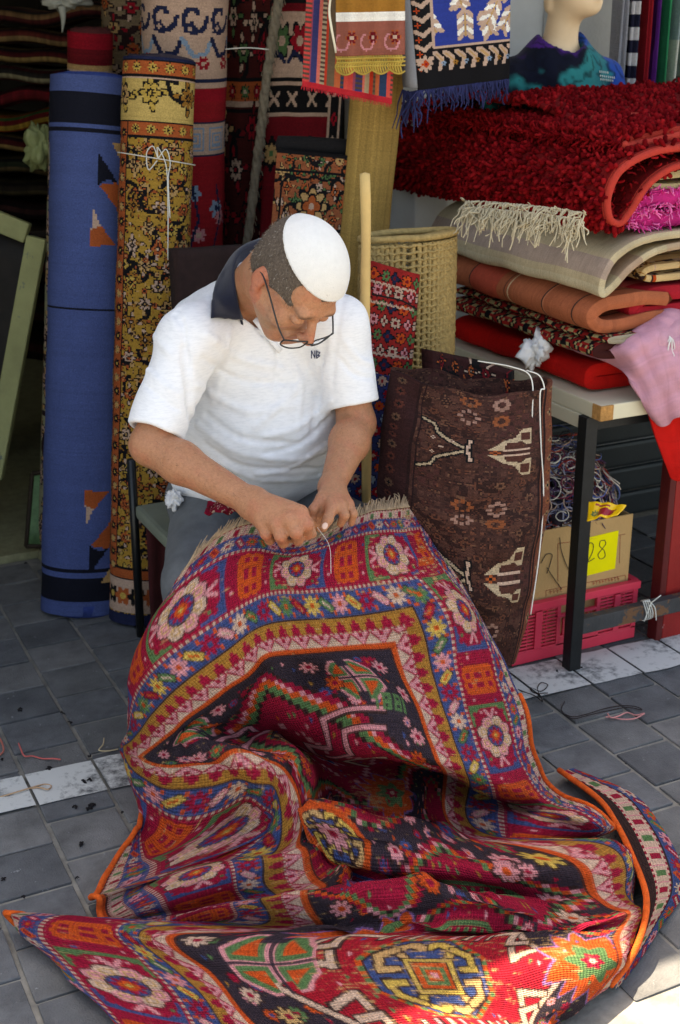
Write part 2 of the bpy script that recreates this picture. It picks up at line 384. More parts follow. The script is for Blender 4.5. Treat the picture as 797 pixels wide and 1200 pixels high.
def border_tiles():
    """the repeat of each border stripe as small rasters indexed [along, across]"""
    t = {}
    P, Wm = 87, 33
    A, B = np.meshgrid(np.arange(P)-43., np.arange(Wm)-16., indexing='ij')
    m = np.zeros((P, Wm, 3)); m[:] = PAL['crim']
    def put(k, c): m[k] = PAL[c]
    for sg, bc in ((-1, 'green'), (1, 'blue')):                       # brackets round the rosette
        put((np.abs(A-sg*23) < 2) & (np.abs(B) < 15.5), bc)
        for sb in (-1, 1):
            put((sg*A > 8) & (sg*A < 25) & (sb*B > 13.2) & (sb*B < 15.6), bc)
            put((sg*A > 13) & (sg*A < 23) & (sb*B > 15-(sg*A-11)*.72) & (sb*B < 15.6), bc)
            put((np.hypot(sg*A-17.5, sb*B-11.6) < 1.8), 'crim')
        put((np.abs(A-sg*23) < 3) & (np.abs(A-sg*23) > 2) & (np.abs(B) < 15.5), 'brown')
    for sg in (-1, 1):                                                # antlers
        put((sg*A > 12) & (sg*A < 21) & (np.abs(np.abs(B)-(sg*A-13)*.5) < 1.3), 'pink')
        put((sg*A > 11) & (sg*A < 16) & (np.abs(B) < 1.6), 'pink')
    for i in range(8):
        th = i*math.pi/4+.39; d = np.hypot(A-10.0*math.cos(th), B-10.0*math.sin(th))
        put(d < 5.2, 'brown')
    for i in range(8):
        th = i*math.pi/4+.39; d = np.hypot(A-10.0*math.cos(th), B-10.0*math.sin(th))
        put(d < 4.5, 'pink' if i % 2 else 'cream'); put((d < 2.6) & (d > 1.7), 'tan')
    R = np.hypot(A, B); th = np.arctan2(B, A)
    put(R < 7.4, 'brown'); put(R < 6.8, 'blue'); put(R < 6.3*(.55+.45*np.abs(np.cos(4*th))), 'crim'); put(R < 3.2, 'orange'); put(R < 1.4, 'yell')
    A2 = ((A+43+43.5) % 87)-43.5; a, b = np.abs(A2), np.abs(B)       # the orange carnation between rosettes
    put((a < 1.6) & (b < 14), 'orange')
    for off in (0, 8):
        put((np.abs(np.hypot(a-3.5, b-off-1.5)-3.6) < 1.2) & (a > 1), 'orange')
    put((np.abs(a-9) < 1.1) & (b < 12), 'orange'); put((np.abs(b-12.5) < 1.2) & (a < 10), 'orange'); put((np.abs(b-5) < .9) & (a < 10), 'orange')
    rg = np.random.RandomState(17)                                    # small filling marks
    for _ in range(70):
        i, j = rg.randint(1, P-3), rg.randint(1, Wm-3)
        if np.allclose(m[i-1:i+3, j-1:j+3], PAL['crim']): m[i:i+2, j:j+2] = PAL[['orange', 'blue', 'green', 'pink', 'brown'][rg.randint(5)]]
    t['main'] = m
    P2, W2 = 132, 15
    A, B = np.meshgrid(np.arange(P2)*1., np.arange(W2)-7., indexing='ij'); m2 = np.zeros((P2, W2, 3)); m2[:] = PAL['blue']
    sc = ['crim', 'green', 'yell', 'pink', 'crim', 'cream']; cc = ['yell', 'crim', 'green', 'yell', 'pink', 'green']
    for i in range(6):
        c0 = i*22+6; a = A-c0; R = np.hypot(a, B); th = np.arctan2(B, a)
        m2[R < 6.4*(.5+.5*np.abs(np.cos(4*th)))] = PAL[sc[i]]; m2[R < 1.5] = PAL['orange' if sc[i] != 'crim' else 'blue']
        a = A-(c0+11); q = np.abs(a*.75+B*.66); r = np.abs(-a*.66+B*.75)
        m2[(q < 6.2) & (r < 2.9)] = PAL['brown']; m2[(q < 5.5) & (r < 2.3)] = PAL[cc[i]]; m2[(q < 3) & (r < .7)] = PAL['orange' if i % 2 else 'cream']
        for da, db in ((5.5, 5), (5.5, -5), (16.5, 5), (16.5, -5)):
            m2[np.hypot(A-c0-da, B-db) < 1.3] = PAL['orange']
    for _ in range(60):
        i, j = rg.randint(1, P2-2), rg.randint(1, W2-2)
        if np.allclose(m2[i-1:i+2, j-1:j+2], PAL['blue']): m2[i, j] = PAL[['crim', 'green', 'cream', 'brown'][rg.randint(4)]]
    t['blue2'] = m2
    P1, W1 = 72, 10
    A, B = np.meshgrid(np.arange(P1)*1., np.arange(W1)-4.5, indexing='ij'); m1 = np.zeros((P1, W1, 3)); m1[:] = PAL['blue']
    for i, (c1, c2) in enumerate((('crim', 'orange'), ('cream', 'crim'), ('orange', 'green'), ('pink', 'crim'))):
        c0 = i*18+5; a = A-c0; R = np.hypot(a, B); th = np.arctan2(B, a); m1[R < 4.4*(.5+.5*np.abs(np.cos(4*th)))] = PAL[c1]; m1[R < 1.2] = PAL[c2]
        a = A-(c0+9); q = np.abs(a*.75+B*.66); r = np.abs(-a*.66+B*.75); m1[(q < 4.4) & (r < 2.)] = PAL[c2]; m1[(q < 2.6) & (r < .8)] = PAL[c1]
    t['blue1'] = m1
    bit = ["rrrrrrrrr", "rrggrrggr", "rgggrgggr", "ggggggggg", "rgggggggr", "ggggrgggg", "grgrrrgrg", "rrrrrrrrr", "rrrrdrrrr", "rrrdddrrr"]
    A, B = np.meshgrid(np.arange(12), np.arange(9), indexing='ij'); g = np.zeros((12, 9, 3)); g[:] = PAL['gold']
    rr = ((np.abs(A-6) < 3.4) & (B >= 4) & (B < 8)) | ((np.abs(A-6) < 1.4) & (B >= 2)) | ((np.abs(A-6) < 4.6) & (B >= 8)); g[rr] = PAL['crim']
    g[(np.abs(A-6) >= 4.8) & (B >= 7)] = PAL['gold']; t['gold'] = g
    A, B = np.meshgrid(np.arange(16), np.arange(8), indexing='ij'); z = np.zeros((16, 8, 3)); z[:] = PAL['crim']
    up = np.abs(A-8) < 7.5-B*.95; dn = np.minimum(A, 16-A) < (B)*.95-.6
    z[up] = PAL['pink']; z[dn] = PAL['cream']; z[(np.abs(np.abs(A-8)-(7.6-B*.95)) < .8)] = PAL['crim']; z[(np.abs(A-8) < 1.2) & (B < 3)] = PAL['crim']; t['zig'] = z
    A, B = np.meshgrid(np.arange(24), np.arange(7), indexing='ij'); z = np.zeros((24, 7, 3)); z[:] = PAL['cream']
    z[(A % 12 < 4) & (np.abs(B-3) < 2.4)] = PAL['crim']; z[(A >= 12) & (A % 12 < 4) & (np.abs(B-3) < 2.4)] = PAL['green']; z[(A % 12 == 8)] = PAL['pink']; t['barb'] = z
    d = np.zeros((4, 2, 3)); d[:2] = PAL['cream']; d[2:] = PAL['crim']; t['dots'] = d
    return t
BT = border_tiles()
BANDS = [('solid', 'orange', 3), ('solid', 'brown', 1), ('tile', 'dots', 1), ('tile', 'barb', 6), ('tile', 'dots', 1), ('tile', 'blue1', 10), ('tile', 'dots', 2), ('tile', 'main', 33),
         ('tile', 'dots', 2), ('tile', 'blue2', 15), ('solid', 'brown', 1), ('tile', 'gold', 9), ('tile', 'dots', 1), ('tile', 'zig', 8), ('solid', 'orange', 4), ('solid', 'brown', 1)]
def paint_border(cv, offL=0, offT=0, sides='ltr'):
    i, j = np.meshgrid(np.arange(cv.nh), np.arange(cv.nw), indexing='ij')
    big = 10**6; dl = j if 'l' in sides else j*0+big; dr = cv.nw-1-j if 'r' in sides else j*0+big; dt = i+3 if 't' in sides else i*0+big
    d = np.minimum(np.minimum(dl, dr), dt); along = np.where(d == dt, j+offT, i+offL)
    at = 0
    for kind, c, w in BANDS:
        m = (d >= at) & (d < at+w)
        if kind == 'solid': cv.put(m, c)
        else:
            tl = BT[c]; ac = np.clip(d[m]-at, 0, tl.shape[1]-1); cv.a[m] = tl[along[m] % tl.shape[0], ac]
        at += w
    return at*cv.k

# ------------------------------------------------------------------ the rug being mended
RW, RL, KN = 1.30, 1.862, .003
TM_ = lambda t: t if t <= 1.40 else 1.40+(t-1.40)*.7         # the front panel is pulled taut
def rug_canvas():
    cv = Canvas(RW, RL, KN, 'char')
    rng = np.random.RandomState(3)
    for _ in range(330):                                   # small stars over the dark ground
        cv.star(rng.uniform(.3, 1.0), rng.uniform(.3, 2.0), rng.uniform(.010, .017), rng.choice(['pink', 'orange', 'crim', 'blue', 'pink', 'green']), rng.choice(['crim', 'orange', 'blue']), c3=rng.choice(['brown', 'char', 'crim']))
    def loz(cx, cy, hw, hh, fill='crim', q=.012, rings=((1.30, 'brown'), (1.27, 'crim'), (1.20, 'pink'), (1.17, 'orange'), (1.11, 'green'), (1.04, 'brown'))):
        """stepped lozenge with its contour lines"""
        x, y = np.round((cv.S-cx)/q)*q, np.round((cv.T-cy)/q)*q; d = np.abs(x)/hw+np.abs(y)/hh
        for r_, c in rings: cv.put(d < r_, c)
        cv.put(d < 1, fill)
    def comb(cx, cy, w, h, c='green'):
        cv.poly([(cx-w, cy), (cx-w*.6, cy-h), (cx+w*.6, cy-h), (cx+w, cy), (cx+w*.6, cy+h), (cx-w*.6, cy+h)], c)
        cv.poly([(cx-w*.78, cy), (cx-w*.48, cy-h*.7), (cx+w*.48, cy-h*.7), (cx+w*.78, cy), (cx+w*.48, cy+h*.7), (cx-w*.48, cy+h*.7)], 'crim')
        for k_ in range(5): cv.line([(cx-w*.45+k_*w*.22, cy-h*.5), (cx-w*.45+k_*w*.22, cy+h*.25)], w*.10, c)
    for cx, cy, a_, b_ in ((.65, .61, .30, .235), (.44, 1.13, .13, .12), (.80, 1.12, .19, .13), (.62, 1.31, .15, .08), (.96, 1.30, .12, .09), (.62, .90, .13, .06), (.36, .86, .08, .10), (.96, .86, .08, .10)): loz(cx, cy, a_, b_)
    for sx, sy, c in ((.50, .86, 'pink'), (.74, .92, 'pink'), (.55, 1.20, 'orange'), (.66, 1.02, 'pink'), (.33, .98, 'orange'), (.92, 1.0, 'pink')): cv.star(sx, sy, .022, c, 'crim', c3='brown')
    comb(.80, 1.12, .10, .05); comb(.44, 1.13, .06, .05, 'blue'); comb(.62, 1.31, .07, .03); cv.star(.65, .60, .05, 'blue', 'gold', c3='pink'); cv.star(.65, .60, .028, 'orange', 'crim', c3='brown')
    for k_, c in ((.76, 'pink'), (.72, 'crim')):
        x, y = np.round((cv.S-.65)/.016)*.016, np.round((cv.T-.60)/.016)*.016; cv.put((np.abs(x)/.25+np.abs(y)/.20 < k_) & (np.hypot(cv.S-.65, cv.T-.6) > .06), c)
    for sx in (-1, 1):                                    # pink comb and hooks
        x0 = .65+sx*.1
        cv.line([(.65+sx*.25, .455), (x0, .455), (x0, .51), (.65+sx*.03, .51), (.65+sx*.03, .56)], .011, 'pink', 'brown')
        cv.line([(.65+sx*.25, .49), (.65+sx*.14, .49), (.65+sx*.14, .545), (.65+sx*.07, .545)], .009, 'pink', 'brown')
        cv.line([(.65+sx*.2, .58), (.65+sx*.1, .58), (.65+sx*.1, .66)], .009, 'cream', 'brown')
        cv.quart(.65+sx*.215, .375, .05, .06)
        for dx, dy, c in ((.31, .33, 'pink'), (.13, .33, 'pink'), (.16, .385, 'orange'), (.33, .405, 'pink'), (.33, .5, 'pink'), (.31, .55, 'orange'), (.26, .6, 'orange'), (.33, .62, 'crim')):
            cv.star(.65+sx*dx, dy, .02, c, 'crim' if c != 'crim' else 'blue', c3='brown')
    # woven date
    gl = {'1': ["1", "1", "1", "1", "1"], '8': ["111", "101", "111", "101", "111"]}
    x = .885
    for ch in '1881':
        bmp = gl[ch]
        for r_, row in enumerate(bmp):
            for c_, q in enumerate(row):
                if q == '1': cv.put((np.abs(cv.S-(x+c_*.007+.0035)) < .0036) & (np.abs(cv.T-(.425+r_*.007)) < .0036), 'green')
        x += .007*(len(bmp[0])+1)
    cv.octa(.50, .58, .06)
    # flame stars and the second and third panels
    cv.flame(.72, .80, .085); cv.flame(.42, .82, .07)
    cv.octa(.53, 1.01, .065); x_, y_ = cv.loc(.53, 1.01); cv.put((np.abs(np.hypot(x_, y_)-.062) < .007), 'orange'); cv.star(.53, 1.01, .026, 'pink', 'crim', c3='brown')
    for sx, sy, c in ((.36, 1.02, 'pink'), (.35, 1.1, 'crim'), (.90, 1.03, 'pink'), (.95, 1.12, 'pink'), (.93, 1.2, 'cream'), (.34, 1.22, 'pink'), (.98, 1.0, 'yell')):
        cv.star(sx, sy, .026, c, 'orange' if c != 'crim' else 'blue', c3='brown')
    cv.flame(.47, 1.335, .075)
    # the crimson panel with the octagon
    hx = [(.42, 1.525), (.53, 1.385), (.79, 1.385), (.90, 1.525), (.79, 1.68), (.53, 1.68)]
    for g, c in ((1.10, 'brown'), (1.08, 'cream'), (1.02, 'brown'), (1.0, 'red')):
        cv.poly([(.665+(x-.665)*g, 1.525+(y-1.525)*g) for x, y in hx], c)
    cv.put((cv.T > 1.36) & (cv.T < 1.40) & (np.abs(cv.S-.66) < .13), 'red')
    for sx in (-1, 1):
        for sy in (-1, 1):
            c0x, c0y = .665+sx*.175, 1.525+sy*.085
            cv.line([(c0x, c0y), (c0x-sx*.035, c0y), (c0x-sx*.035, c0y+sy*.04), (c0x-sx*.075, c0y+sy*.04)], .014, 'cream', 'brown')
            cv.line([(c0x+sx*.02, c0y-sy*.03), (c0x-sx*.03, c0y-sy*.05), (c0x-sx*.03, c0y-sy*.02)], .012, 'cream', 'brown')
            for k_ in range(4): cv.line([(.665+sx*(.02+k_*.022), 1.525+sy*.108), (.665+sx*(.02+k_*.022), 1.525+sy*.142)], .007, 'cream' if k_ % 2 else 'pink', 'black')
    cv.octa(.655, 1.522, .102)
    cv.quart(.425, 1.47, .066, .068); cv.flame(.955, 1.51, .095, 11, 1.1); cv.flame(.9, 1.74, .08)
    for sx, sy, c in ((.32, 1.41, 'cream'), (.34, 1.54, 'cream'), (.375, 1.59, 'tan'), (.33, 1.66, 'pink'), (.42, 1.74, 'orange')): cv.star(sx, sy, .02, c, 'crim', c3='brown')
    paint_border(cv, offL=-37, offT=28)
    cv.a[:140, -4:] = PAL['blue']
    rg = np.random.RandomState(23)                                    # tiny marks between the field motifs
    for _ in range(1500):
        i, j = rg.randint(100, cv.nh-4), rg.randint(100, cv.nw-100)
        if np.ptp(cv.a[i-2:i+4, j-2:j+4].reshape(-1, 3), axis=0).max() < 1e-6: cv.a[i:i+2, j:j+2] = PAL[['crim', 'orange', 'blue', 'pink', 'green', 'gold'][rg.randint(6)]]; cv.a[i-1:i+3, j] = cv.a[i, j]
    a = cv.finish(.16, wear=.05, seed=5, streak=6, wcol='tan')
    sft = (np.roll(a, 1, 0)+np.roll(a, -1, 0)+np.roll(a, 1, 1)+np.roll(a, -1, 1))/4       # wool bleeds into its neighbours
    return a*.62+sft*.38

# where the cloth lies: (s across, t along) -> a surveyed point. 'f' = metres ahead of the viewpoint, 'z' = height
RC = [
 # fringed end across the lap
 (1.30, 0, 507, 592, 'f', 2.86), (1.15, 0, 470, 594, 'f', 2.80), (1.0, 0, 425, 602, 'f', 2.74), (.88, 0, 385, 622, 'f', 2.66), (.78, 0, 345, 634, 'f', 2.61), (.68, 0, 300, 614, 'f', 2.64), (.58, 0, 250, 632, 'f', 2.58), (.48, 0, 212, 678, 'f', 2.52),
 (.36, 0, 190, 735, 'f', 2.66), (.2, 0, 185, 800, 'f', 2.78), (0, 0, 190, 880, 'f', 2.80),
 # end border
 (1.30, .13, 523, 646, 'f', 2.80), (1.17, .1275, 490, 655, 'f', 2.69), (1.042, .1275, 440, 660, 'f', 2.62), (.911, .1275, 383, 669, 'f', 2.57), (.78, .1275, 325, 672, 'f', 2.53), (.65, .1275, 268, 692, 'f', 2.49), (.52, .1275, 180, 750, 'f', 2.45), (.389, .1275, 150, 798, 'f', 2.55), (.27, .13, 152, 850, 'f', 2.68), (0, .13, 172, 915, 'f', 2.72),
 # inner corner line of the field, end side
 (1.30, .24, 558, 712, 'f', 2.74), (1.17, .24, 543, 714, 'f', 2.63), (1.02, .28, 465, 757, 'f', 2.55), (.90, .28, 405, 762, 'f', 2.51), (.80, .28, 358, 766, 'f', 2.48), (.72, .28, 322, 768, 'f', 2.45), (.69, .285, 311, 773, 'f', 2.425), (.66, .30, 308, 785, 'f', 2.44), (.62, .28, 290, 792, 'f', 2.43), (.50, .28, 240, 828, 'f', 2.41), (.40, .28, 205, 857, 'f', 2.40), (.28, .28, 167, 890, 'f', 2.44),
 (1.17, .37, 560, 795, 'f', 2.55), (1.30, .37, 598, 790, 'f', 2.68), (1.02, .37, 478, 800, 'f', 2.48), (.86, .37, 410, 792, 'f', 2.46), (.93, .43, 462, 818, 'f', 2.45), (.77, .36, 365, 795, 'f', 2.50),
 (1.17, .5, 578, 860, 'f', 2.49), (1.30, .5, 619, 850, 'f', 2.62), (1.02, .5, 505, 868, 'f', 2.38), (.90, .5, 450, 860, 'f', 2.38), (.80, .47, 405, 842, 'f', 2.42), (.70, .36, 330, 800, 'f', 2.43), (.69, .43, 342, 838, 'f', 2.45), (.70, .50, 368, 872, 'f', 2.52), (.77, .52, 395, 880, 'f', 2.46),
 # lip of the big overhanging fold
 (.84, .55, 440, 884, 'f', 2.36), (.92, .56, 478, 892, 'f', 2.34), (1.02, .58, 520, 901, 'f', 2.32), (1.10, .60, 562, 917, 'f', 2.33), (1.17, .64, 605, 933, 'f', 2.36), (1.30, .63, 636, 912, 'z', .02), (1.24, .70, 655, 940, 'z', .09), (1.30, .75, 676, 940, 'z', .05), (1.20, .76, 665, 957, 'z', .12), (1.30, .85, 718, 968, 'z', .07), (1.20, .83, 690, 975, 'z', .09),
 # under it
 (.70, .62, 400, 895, 'f', 2.62), (.84, .64, 455, 888, 'f', 2.62), (1.02, .66, 525, 908, 'f', 2.58), (1.15, .72, 600, 945, 'f', 2.50), (1.28, .92, 690, 985, 'z', .02),
 (.60, .74, 400, 915, 'f', 2.58), (.72, .80, 460, 930, 'f', 2.50), (1.02, .80, 522, 932, 'f', 2.50), (1.12, .82, 580, 955, 'z', .05), (.84, .80, 490, 932, 'f', 2.52),
 (.45, .88, 385, 955, 'z', .03), (.65, .90, 440, 962, 'z', .03), (.85, .90, 500, 970, 'z', .03), (1.02, .91, 550, 980, 'z', .03), (1.15, .93, 620, 990, 'z', .04),
 # left part, over the right knee and down to the ground
 (.42, .40, 216, 862, 'f', 2.38), (.36, .34, 195, 880, 'f', 2.41), (.50, .42, 262, 852, 'f', 2.46), (.58, .42, 300, 845, 'f', 2.50), (.60, .36, 292, 815, 'f', 2.45), (.62, .52, 330, 862, 'f', 2.56),
 (.28, .40, 232, 896, 'f', 2.31), (.28, .50, 300, 889, 'f', 2.27), (.28, .56, 335, 905, 'f', 2.30), (.28, .62, 351, 945, 'f', 2.29), (.38, .47, 270, 876, 'f', 2.37), (.38, .53, 320, 876, 'f', 2.34), (.36, .60, 352, 900, 'f', 2.32), (.42, .62, 370, 905, 'f', 2.38), (.40, .67, 366, 935, 'f', 2.36), (.47, .68, 372, 905, 'f', 2.55),
 (.20, .22, 142, 880, 'f', 2.55), (.20, .30, 165, 918, 'f', 2.44), (.20, .40, 236, 940, 'f', 2.30), (.20, .50, 302, 925, 'f', 2.26), (.20, .58, 322, 955, 'f', 2.28), (.24, .64, 338, 985, 'f', 2.25),
 (.1275, .25, 158, 930, 'f', 2.50), (.1275, .39, 205, 988, 'f', 2.33), (.1275, .50, 272, 968, 'f', 2.31), (.1275, .58, 300, 985, 'f', 2.27),
 (0, .22, 168, 953, 'z', .03), (0, .36, 140, 1000, 'z', .02), (0, .50, 113, 1046, 'z', .03), (.06, .42, 162, 1010, 'z', .045), (.06, .54, 158, 1034, 'z', .05), (.1275, .66, 222, 1012, 'z', .05),
 # second fold on the left
 (0, .60, 115, 1052, 'z', .055), (0, .72, 118, 1076, 'z', .02), (.1275, .76, 235, 1020, 'z', .10), (.1275, .84, 245, 1042, 'z', .075), (.215, .76, 300, 1006, 'z', .11), (.215, .86, 302, 1035, 'z', .07), (.28, .80, 352, 1000, 'z', .10), (.28, .88, 362, 1030, 'z', .06), (.37, .95, 405, 995, 'z', .08), (.37, 1.0, 412, 1022, 'z', .05), (.1275, .93, 250, 1060, 'z', .03), (0, .86, 125, 1085, 'z', .012),
 # diagonal fold in the middle
 (.47, .96, 349, 950, 'z', .15), (.56, .97, 400, 962, 'z', .15), (.65, .98, 450, 975, 'z', .14), (.75, .99, 498, 986, 'z', .13), (.86, .99, 552, 997, 'z', .13), (.95, .99, 605, 1003, 'z', .13), (1.03, .99, 668, 1000, 'z', .13), (1.10, 1.0, 712, 983, 'z', .10), (1.20, 1.0, 708, 990, 'z', .02), (1.30, 1.0, 690, 1000, 'z', .01),
 (.47, 1.03, 372, 992, 'z', .09), (.56, 1.04, 420, 1003, 'z', .09), (.65, 1.06, 470, 1018, 'z', .08), (.75, 1.07, 520, 1030, 'z', .08), (.86, 1.07, 585, 1040, 'z', .08), (.97, 1.08, 650, 1042, 'z', .09), (1.08, 1.1, 735, 1035, 'z', .08),
 (.47, 1.11, 425, 1030, 'z', .03), (.65, 1.13, 500, 1038, 'z', .03), (.86, 1.13, 590, 1052, 'z', .05),
 # third fold
 (0, 1.12, 138, 1098, 'z', .012), (.1275, 1.10, 240, 1064, 'z', .085), (.215, 1.12, 298, 1055, 'z', .10), (.28, 1.14, 352, 1049, 'z', .10), (.40, 1.18, 420, 1040, 'z', .12), (.55, 1.20, 505, 1038, 'z', .13), (.68, 1.21, 566, 1054, 'z', .12), (.82, 1.21, 630, 1070, 'z', .11), (.97, 1.22, 705, 1075, 'z', .10), (1.06, 1.24, 748, 1062, 'z', .07), (1.15, 1.22, 735, 1070, 'z', .015), (1.30, 1.2, 680, 1070, 'z', .008),
 (.1275, 1.18, 245, 1078, 'z', .05), (.28, 1.21, 360, 1072, 'z', .06), (.40, 1.26, 430, 1078, 'z', .07), (.55, 1.28, 510, 1080, 'z', .07), (.70, 1.29, 590, 1082, 'z', .07), (.85, 1.30, 660, 1088, 'z', .08),
 (.05, 1.26, 150, 1092, 'z', .012), (.28, 1.30, 355, 1090, 'z', .025), (.45, 1.33, 440, 1094, 'z', .035), (.65, 1.35, 545, 1094, 'z', .045),
 # front panel lying towards the street
 (0, 1.38, 6, 1069, 'z', .05), (.06, 1.37, 60, 1072, 'z', .065), (.1275, 1.37, 115, 1080, 'z', .075), (.20, 1.375, 160, 1087, 'z', .08), (.28, 1.38, 206, 1094, 'z', .085), (.40, 1.395, 310, 1093, 'z', .085), (.52, 1.41, 400, 1097, 'z', .085), (.65, 1.43, 500, 1099, 'z', .085), (.78, 1.43, 585, 1098, 'z', .085), (.90, 1.42, 650, 1094, 'z', .09), (1.0, 1.42, 715, 1098, 'z', .09), (1.08, 1.42, 752, 1090, 'z', .05), (1.17, 1.42, 720, 1100, 'z', .01), (1.30, 1.42, 650, 1100, 'z', .006),
 (0, 1.50, 36, 1094, 'z', .006), (.035, 1.50, 24, 1099, 'z', .032), (.1275, 1.50, 130, 1118, 'z', .055), (.28, 1.52, 240, 1138, 'z', .06), (.42, 1.50, 315, 1130, 'z', .075), (.65, 1.575, 507, 1145, 'z', .075), (.80, 1.58, 600, 1148, 'z', .075), (.95, 1.55, 690, 1125, 'z', .08), (1.03, 1.56, 728, 1135, 'z', .045), (1.12, 1.56, 705, 1138, 'z', .008), (1.30, 1.56, 620, 1140, 'z', .005),
 (0, 1.66, 94, 1146, 'z', .005), (.035, 1.66, 80, 1151, 'z', .02), (.1275, 1.66, 175, 1175, 'z', .03), (.28, 1.70, 290, 1200, 'z', .035), (.65, 1.74, 545, 1200, 'z', .05), (.85, 1.70, 632, 1178, 'z', .06), (.97, 1.68, 690, 1166, 'z', .045), (1.03, 1.70, 688, 1178, 'z', .012),
 (0, 1.83, 154, 1206, 'z', .005), (.035, 1.83, 142, 1212, 'z', .014), (.28, 1.90, 380, 1270, 'z', .015), (.65, 1.92, 600, 1265, 'z', .03), (.95, 1.85, 650, 1205, 'z', .02), (1.12, 1.8, 640, 1205, 'z', .006), (1.30, 1.8, 590, 1205, 'z', .005),
 (0, 2.06, 220, 1300, 'z', .006), (.3, 2.06, 430, 1330, 'z', .008), (.65, 2.06, 640, 1320, 'z', .010), (.97, 2.06, 620, 1260, 'z', .008), (1.30, 2.06, 520, 1260, 'z', .005)]
def tps_fit(U, X, reg):
    n = len(U); r = np.linalg.norm(U[:, None]-U[None], axis=-1); K = np.where(r > 0, r**2*np.log(r+1e-12), 0)+reg*np.eye(n)
    Pm = np.hstack([np.ones((n, 1)), U]); A = np.zeros((n+3, n+3)); A[:n, :n] = K; A[:n, n:] = Pm; A[n:, :n] = Pm.T
    return np.linalg.solve(A, np.vstack([X, np.zeros((3, 3))]))
def tps_eval(U, w, Q):
    out = np.zeros((len(Q), 3))
    for a in range(0, len(Q), 20000):
        q = Q[a:a+20000]; r2 = ((q[:, None]-U[None])**2).sum(-1); K = np.where(r2 > 0, .5*r2*np.log(r2+1e-18), 0)
        out[a:a+20000] = K@w[:len(U)]+np.hstack([np.ones((len(q), 1)), q])@w[len(U):]
    return out
def bilerp(Pc, R, C):
    """upsample (r,c,3) control surface to (R,C,3) with Catmull-Rom"""
    r, c = Pc.shape[:2]
    def up(A, n):
        m = len(A); p = np.concatenate([2*A[:1]-A[1:2], A, 2*A[-1:]-A[-2:-1]], 0)
        t = np.linspace(0, m-1-1e-9, n); i = t.astype(int); u = (t-i).reshape(-1, 1, 1)
        a, b, c_, d = p[i], p[i+1], p[i+2], p[i+3]
        return .5*((2*b)+(-a+c_)*u+(2*a-5*b+4*c_-d)*u**2+(-a+3*b-3*c_+d)*u**3)
    A = up(Pc, R); return up(A.transpose(1, 0, 2), C).transpose(1, 0, 2)
